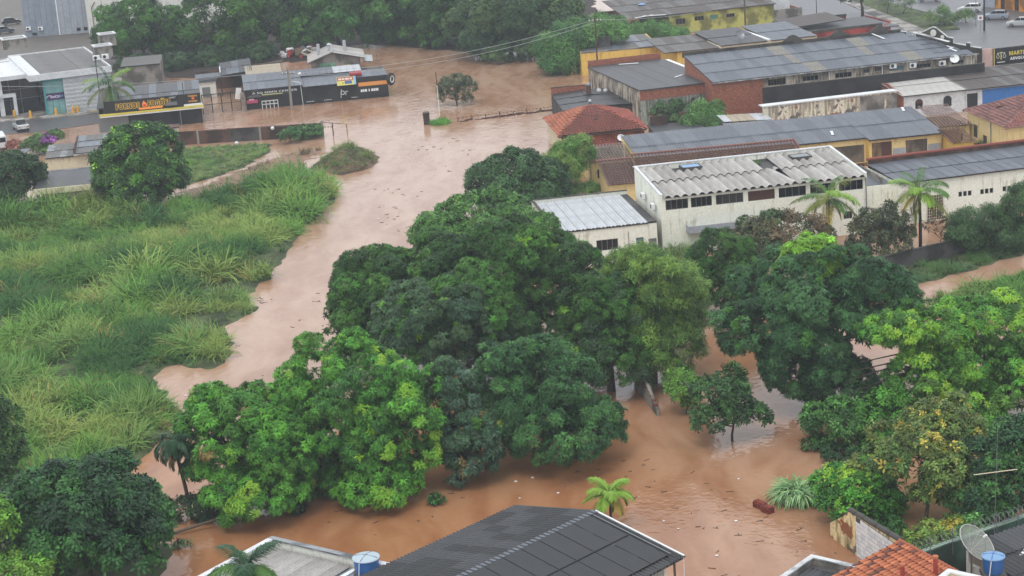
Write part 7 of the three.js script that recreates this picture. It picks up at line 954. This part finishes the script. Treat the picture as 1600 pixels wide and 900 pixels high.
tree('leafy_tree', 'light green treetop in the bottom left corner, in front of the large dark tree', 'tree', [20, 960], [[22, 888, 58, 22, 2], [0, 820, 18, 50, 1]], { clump: 0.4, dens: 9, leaf: 'broad', size: 1.1, cols: [0x5a8a30, 0x6a9438].map(C3), trunk: 0.15 });
tree('mango_tree', 'round tree beside the cream flat-roofed house at left', 'tree', [203, 330], [[216, 245, 60, 50], [186, 282, 34, 32, 1], [254, 275, 36, 32, 1], [214, 300, 44, 22, 1]], { ...MG, leaf: 'broad', dens: 8, size: 1.5, cols: [0x39602c, 0x325428, 0x45702f].map(C3), flush: [MID[1], YEL[0]], flushP: 0.04, speck: 0.08 });
tree('leafy_tree', 'dark tree left of the cream flat-roofed house', 'tree', [28, 330], [[26, 282, 34, 42], [52, 268, 16, 26, -1], [-5, 300, 22, 28]], { clump: 0.32, dens: 7, leaf: 'broad', size: 1.4, cols: [0x34522c, 0x3f5c34, 0x2c4828].map(C3), trunk: 0.2 });
bush('bougainvillea', 'purple flowering bougainvillea beside the left grey roofs', 'flowering shrub', [72, 240], [[72, 218, 14, 6, 0, { col: C3(0x9a5fa8) }], [58, 228, 20, 13, 0], [86, 213, 12, 9, -1], [22, 228, 12, 6, 0, { col: C3(0x9a6258) }]], { dens: 7, size: 1.3, cols: [0x5a7a40, 0x4c6a38].map(C3) });
// far left and back
const FAR = { clump: 0.25, dens: 3.6, size: 1.6, under: -0.8, leaf: 'broad', trunk: 0.35 };
tree('mango_tree', 'dark round tree behind the white showroom', 'tree', [225, 96], [[215, 42, 64, 44], [265, 55, 34, 36, 0], [190, 60, 34, 26, 1]], { ...FAR, cols: [...DK, MID[0]], y: 0.2 });
tree('mango_tree', 'dark tree second from the left in the far row', 'tree', [345, 92], [[345, 35, 64, 48], [380, 50, 34, 36]], { ...FAR, cols: DK, y: 0.2 });
tree('mango_tree', 'dark tree behind the junk heap in the far row', 'tree', [440, 84], [[430, 25, 56, 48], [470, 50, 40, 26, 1]], { ...FAR, cols: DK, y: 0.2 });
tree('mango_tree', 'green tree behind the gabled tin shed', 'tree', [530, 74], [[535, 25, 56, 46], [500, 20, 30, 30]], { ...FAR, cols: [...MID, DK[0]], y: 0.2 });
tree('mango_tree', 'tall dark tree with bare leaning stems beside the far flood water', 'tree', [640, 70], [[625, 8, 50, 34], [590, 24, 34, 40, -2], [670, 18, 36, 36], [640, 44, 50, 22, -3]], { ...FAR, cols: DK, y: 0.2, limbs: 7, bark: M.bark });
tree('mango_tree', 'broad tree hanging over the far flood water, left of the weedy bank', 'tree', [800, 86], [[790, 30, 84, 48], [850, 30, 70, 38, -2], [740, 40, 44, 36, 0], [800, 70, 66, 22, 2]], { ...FAR, cols: [0x34522e, 0x3f5a32, 0x4a6538].map(C3), y: 0.2 });
tree('mango_tree', 'dark tree in the far row just left of the broad overhanging tree', 'tree', [700, 72], [[700, 15, 46, 38], [690, 48, 34, 28, 1]], { ...FAR, cols: DK, y: 0.2 });
tree('flooded_tree', 'small grey-leaved tree standing alone in the open flood beside the flagpole', 'tree', [712, 165], [[700, 138, 14, 14], [728, 138, 13, 14], [712, 130, 20, 12], [700, 152, 12, 8], [731, 155, 9, 8]], { clump: 0.45, dens: 5, leaf: 'broad', size: 0.95, cols: [0x4c5a40, 0x445236, 0x586448].map(C3), gap: 0.2, trunk: 0.13 });
bush('bank_bush', 'tall green weedy thicket on the bank beside the yellow shop wall', 'thicket', [890, 112], [[876, 80, 32, 34], [925, 50, 46, 16, -4], [866, 98, 20, 20, 2], [884, 100, 16, 18, 2]], { dens: 4, leaf: 'droop', size: 1.8, cols: [0x4d7a3a, 0x5d8a44, 0x437038].map(C3), y: 0.1 });
bush('bank_bush', 'strip of green weeds on the bank above the yellow shop roof', 'weeds', [1010, 58], [[1000, 48, 44, 8, 0], [1040, 52, 36, 5, 0], [960, 44, 22, 12]], { dens: 4, leaf: 'droop', size: 1.4, cols: [0x5a8a44, 0x4d7a3a].map(C3), y: 0.5 });
tree('street_tree', 'small green tree on the grass verge behind the arched pediment', 'tree', [1470, 40], [[1468, 26, 20, 12]], { clump: 0.4, dens: 3, leaf: 'fine', size: 1.6, cols: [0x55743e, 0x64804a].map(C3), y: 0.6, trunk: 0.1 });
tree('street_tree', 'small green tree beside the street signs right of the pediment', 'tree', [1508, 34], [[1508, 24, 14, 8]], { clump: 0.4, dens: 3, leaf: 'fine', size: 1.5, cols: [0x55743e, 0x64804a].map(C3), y: 0.6, trunk: 0.08 });
tree('street_tree', 'thin young tree, leftmost of the two thin trees on the street verge', 'tree', [1387, 20], [[1386, 4, 9, 9]], { clump: 0.5, dens: 2.2, leaf: 'fine', size: 1.3, gap: 0.3, cols: [0x5f7a4a, 0x6a805a].map(C3), y: 0.6, trunk: 0.07 });
tree('street_tree', 'thin young tree, rightmost of the two thin trees on the street verge', 'tree', [1412, 23], [[1414, 6, 13, 12]], { clump: 0.5, dens: 2.2, leaf: 'fine', size: 1.3, gap: 0.3, cols: [0x5f7a4a, 0x6a805a].map(C3), y: 0.6, trunk: 0.07 });
tree('street_tree', 'dark-trunked tree at the corner of the red-walled building', 'tree', [1347, 26], [[1348, -12, 26, 16]], { clump: 0.45, dens: 3, leaf: 'broad', size: 1.5, cols: [0x44603a, 0x3a5434].map(C3), y: 0.6, trunk: 0.3 });
{ // the wood behind the far row reads as one dark mass
  const g = thing('far_wood', 'dark mass of trees along the top edge behind the far row', 'wood'), lobes = []; g.userData.kind = 'stuff';
  for (let x = 400; x <= 900; x += 46) { const D = depthOf(P(x, 58 - (x - 400) * 0.02)) + 14, c = atDepth(x + rr(-12, 12), rr(18, 34), D), s = FOCAL / D; lobes.push({ c, r: new THREE.Vector3(44 / s, 40 / s, 34 / s) }); }
  scatter(g, 'crown', 'broad', crownPoints(lobes, { clump: 0.3, dens: 2.2, size: 1.8, cols: [0x2f4c2a, 0x37562e, 0x2a4428].map(C3), under: -0.9 }), LEAF);
}
[[205, 110, 24, 9, 'showroom end'], [262, 108, 34, 9, 'oven shop'], [330, 100, 36, 10, 'lean-to roofs'], [398, 94, 30, 12, 'beige shed']].forEach(([x, y, a, b, w]) => bush('undergrowth', `dark undergrowth beneath the far trees behind the ${w}`, 'undergrowth', [x, y], [[x, y - 8, a, b], [x + 12, y - 14, a * 0.7, b]], { dens: 3.2, size: 1.6, y: 0.3, cols: [0x33502c, 0x2c4628, 0x3c5a32].map(C3) }));
// right yard and slopes
tree('leafy_tree', 'big green bush at the right edge in front of the cream wall with small windows', 'tree', [1560, 392], [[1545, 358, 50, 36], [1604, 335, 30, 54, 1], [1505, 370, 24, 22, 1]], { clump: 0.32, dens: 8, leaf: 'fine', size: 1.25, cols: [0x46683a, 0x3c5a34, 0x527444].map(C3), trunk: 0.15 });
bush('bare_bush', 'thin bare-twigged bush beside the lattice gate', 'bush', [1470, 395], [[1468, 358, 22, 24]], { dens: 2, gap: 0.5, limbs: 9, cols: [0x6b6250, 0x75705a].map(C3) });
bush('yard_bush', 'green bush against the peeling white wall of the dark-roofed brick building', 'bush', [1042, 190], [[1035, 168, 30, 18], [1050, 182, 22, 12, 1]], { dens: 5, size: 1.3, cols: [0x4a6f3c, 0x3f6034, 0x587c48].map(C3) });
bush('yard_bush', 'tall weedy bush in the yard left of the small tin-roofed shack', 'bush', [1108, 200], [[1100, 178, 20, 16], [1085, 190, 20, 10, 1], [1112, 170, 13, 12], [1118, 188, 18, 10, 1]], { dens: 5, leaf: 'droop', size: 1.4, cols: [0x4f7a3a, 0x5f8a46].map(C3) });
bush('yard_bush', 'leafy bush overhanging the shack roof', 'bush', [1128, 182], [[1127, 170, 17, 12]], { dens: 5, size: 1.3, cols: [0x4f7a3a, 0x6a944a].map(C3) });
bush('yard_bush', 'small green weeds beside the long grey roof, under the shack', 'weeds', [1122, 205], [[1122, 200, 18, 8]], { dens: 5, leaf: 'droop', size: 1.1, cols: [0x4f7a3a, 0x5f8a46].map(C3) });
bush('yard_bush', 'green vines climbing beside the red hip-roofed house', 'bush', [900, 258], [[898, 240, 18, 22], [878, 252, 14, 18]], { dens: 6, leaf: 'droop', size: 1.2, cols: [0x4f7a3a, 0x6a944a].map(C3) });
bush('yard_bush', 'green patch of weeds in the yard under the brown tiled cottage', 'weeds', [915, 298], [[912, 295, 28, 7]], { dens: 6, leaf: 'droop', size: 0.9, cols: [0x5f8a46, 0x6a944a].map(C3) });
bush('yard_bush', 'dark bushy weed under the windows of the yellow house at right', 'bush', [1550, 240], [[1548, 230, 20, 11]], { dens: 6, leaf: 'fine', size: 1.0, cols: [0x4a6238, 0x55703f].map(C3) });
bush('garden_bush', 'young light green tree beside the wire satellite dish', 'shrub', [1524, 880], [[1522, 838, 24, 20], [1524, 862, 22, 20], [1520, 815, 10, 12]], { dens: 11, size: 0.8, cols: [0x5f944a, 0x6fa458, 0x4f8440].map(C3) });
bush('garden_bush', 'yellow-green shrubs behind the razor wire wall', 'shrub', [1470, 866], [[1475, 840, 48, 24], [1440, 850, 22, 18, 1], [1500, 830, 30, 20]], { dens: 10, size: 0.9, cols: [0x6a8a3c, 0x557a38, 0x7d9444].map(C3), flush: [C3(0xa8a040)], flushP: 0.01 });
bush('garden_bush', 'dark leafy plant on the back of the tiled ruin wall', 'shrub', [1392, 842], [[1392, 830, 22, 16], [1372, 820, 14, 10]], { dens: 10, size: 0.9, cols: [0x2f5a2c, 0x3a6a30].map(C3) });
bush('flood_plant', 'dark undergrowth in the water at the foot of the drooping palm', 'bush', [300, 812], [[300, 795, 26, 18], [270, 815, 14, 8], [330, 810, 20, 12]], { dens: 8, cols: [0x2f4c2c, 0x3a5a34].map(C3) });
bush('flood_plant', 'small leafy branch afloat beside the bottom left tree', 'bush', [278, 856], [[278, 853, 9, 5], [290, 848, 8, 4]], { dens: 10, size: 0.7, cols: [0x3f6a34, 0x5a7a44].map(C3) });
bush('flood_plant', 'small green plant in the water below the dull grey-green tree', 'bush', [684, 788], [[683, 782, 12, 8]], { dens: 10, size: 0.8, cols: [0x2f5a2c, 0x3a6a30].map(C3) });
bush('flood_plant', 'dark brush at the water under the leftmost bright tree', 'bush', [440, 800], [[440, 778, 30, 22], [460, 790, 20, 12]], { dens: 8, cols: [0x25402a, 0x2f4c2c].map(C3) });
bush('wall_bush', 'rounded green bush, left one of the pair on the brown wall', 'bush', [455, 224], [[452, 212, 14, 11]], { dens: 6, size: 1.1, cols: [0x3f6f3a, 0x4a7a40].map(C3) });
bush('wall_bush', 'rounded green bush, right one of the pair on the brown wall', 'bush', [475, 218], [[473, 208, 13, 10], [492, 206, 12, 9]], { dens: 6, size: 1.1, cols: [0x466f3a, 0x557a44].map(C3) });
tuft('grass_clump', 'round bright grass tuft beside the stump and the flagpole in the open flood', 'grass clump', [687, 193], 1.3, 1.1, 46, [0x4f8a34, 0x5f9a3c]);
tuft('grass_clump', 'large fountain-like grass clump standing in the orange water at right', 'grass clump', [1243, 782], 0.45, 2.1, 60, [0x7fa46c, 0x94b884, 0x688f5a], { out: 0.22, kind: 'fountain' });
tuft('grass_clump', 'thin weeds at the corner of the black low-roofed house in the flood', 'weeds', [876, 170], 0.8, 1.4, 16, [0x7d8f58, 0x6a8444], { out: 0.3 });
tuft('grass_clump', 'green grass in front of the red hip-roofed house porch', 'weeds', [898, 232], 1.6, 1.5, 34, [0x5f8a46, 0x7aa052]);
tuft('reeds', 'tall reeds against the low white building beside the feathery tree', 'reeds', [1062, 402], 2.2, 1.8, 30, [0x7a9458, 0x6a8448], { out: 0.25 });
// palms
palm('coconut_palm', 'coconut palm, left one of the two before the white building', P(1296, 402), 6.0, 3.6, { n: 17, leafL: 0.75, trunkR: 0.2, droop: 0.2 });
palm('coconut_palm', 'coconut palm with a tall dark bare trunk, right one before the white building', P(1438, 404), 6.6, 3.6, { n: 18, leafL: 0.75, trunkR: 0.17, droop: 0.3, bark: mat(0x3a312b, { map: T.bark }), turn: 1.1 });
palm('royal_palm', 'palm with a bright green shaft before the white showroom', P(182, 199), 6.4, 4.9, { n: 16, leafL: 0.95, trunkR: 0.3, shaft: 0x6fa850, mats: ['dark', 'dark', 'green', 'fresh'], droop: 0.3, bark: M.barkPale, lean: [-0.3, 0] });
palm('queen_palm', 'drooping dark palm at the left end of the central stand', P(302, 812), 5.9, 2.0, { n: 16, leafL: 0.55, trunkR: 0.14, mats: ['dark'], low: ['dark', 'dry'], droop: 1.5, lean: [-0.75, 0] });
palm('garden_palm', 'bright yellow-green palm beside the dark roof with solar panels', P(955, 826), 2.5, 1.9, { n: 13, leafL: 0.5, trunkR: 0.09, mats: ['fresh'], low: ['fresh', 'yellow'], droop: 0.2 });
palm('queen_palm', 'dark palm leaning over the grey roof in the bottom foreground', P(385, 893, 9.4).setY(0), 9.4, 2.4, { n: 15, leafL: 0.6, trunkR: 0.14, mats: ['dark', 'dark', 'green'], low: ['dark'], droop: 0.4 });
palm('fan_palm', 'small drooping palm under the bright tree at the right', P(1478, 668), 3.4, 2.2, { n: 11, leafL: 0.6, trunkR: 0.1, mats: ['green', 'dark'], low: ['green'], droop: 0.8 });
palm('street_palm', 'little palm in the planted strip before the showroom windows', P(40, 162, 0.2), 2.6, 0.9, { n: 8, leafL: 0.3, trunkR: 0.06, mats: ['fresh'], low: ['fresh'], bark: M.barkPale });

renderer.render(scene, camera);
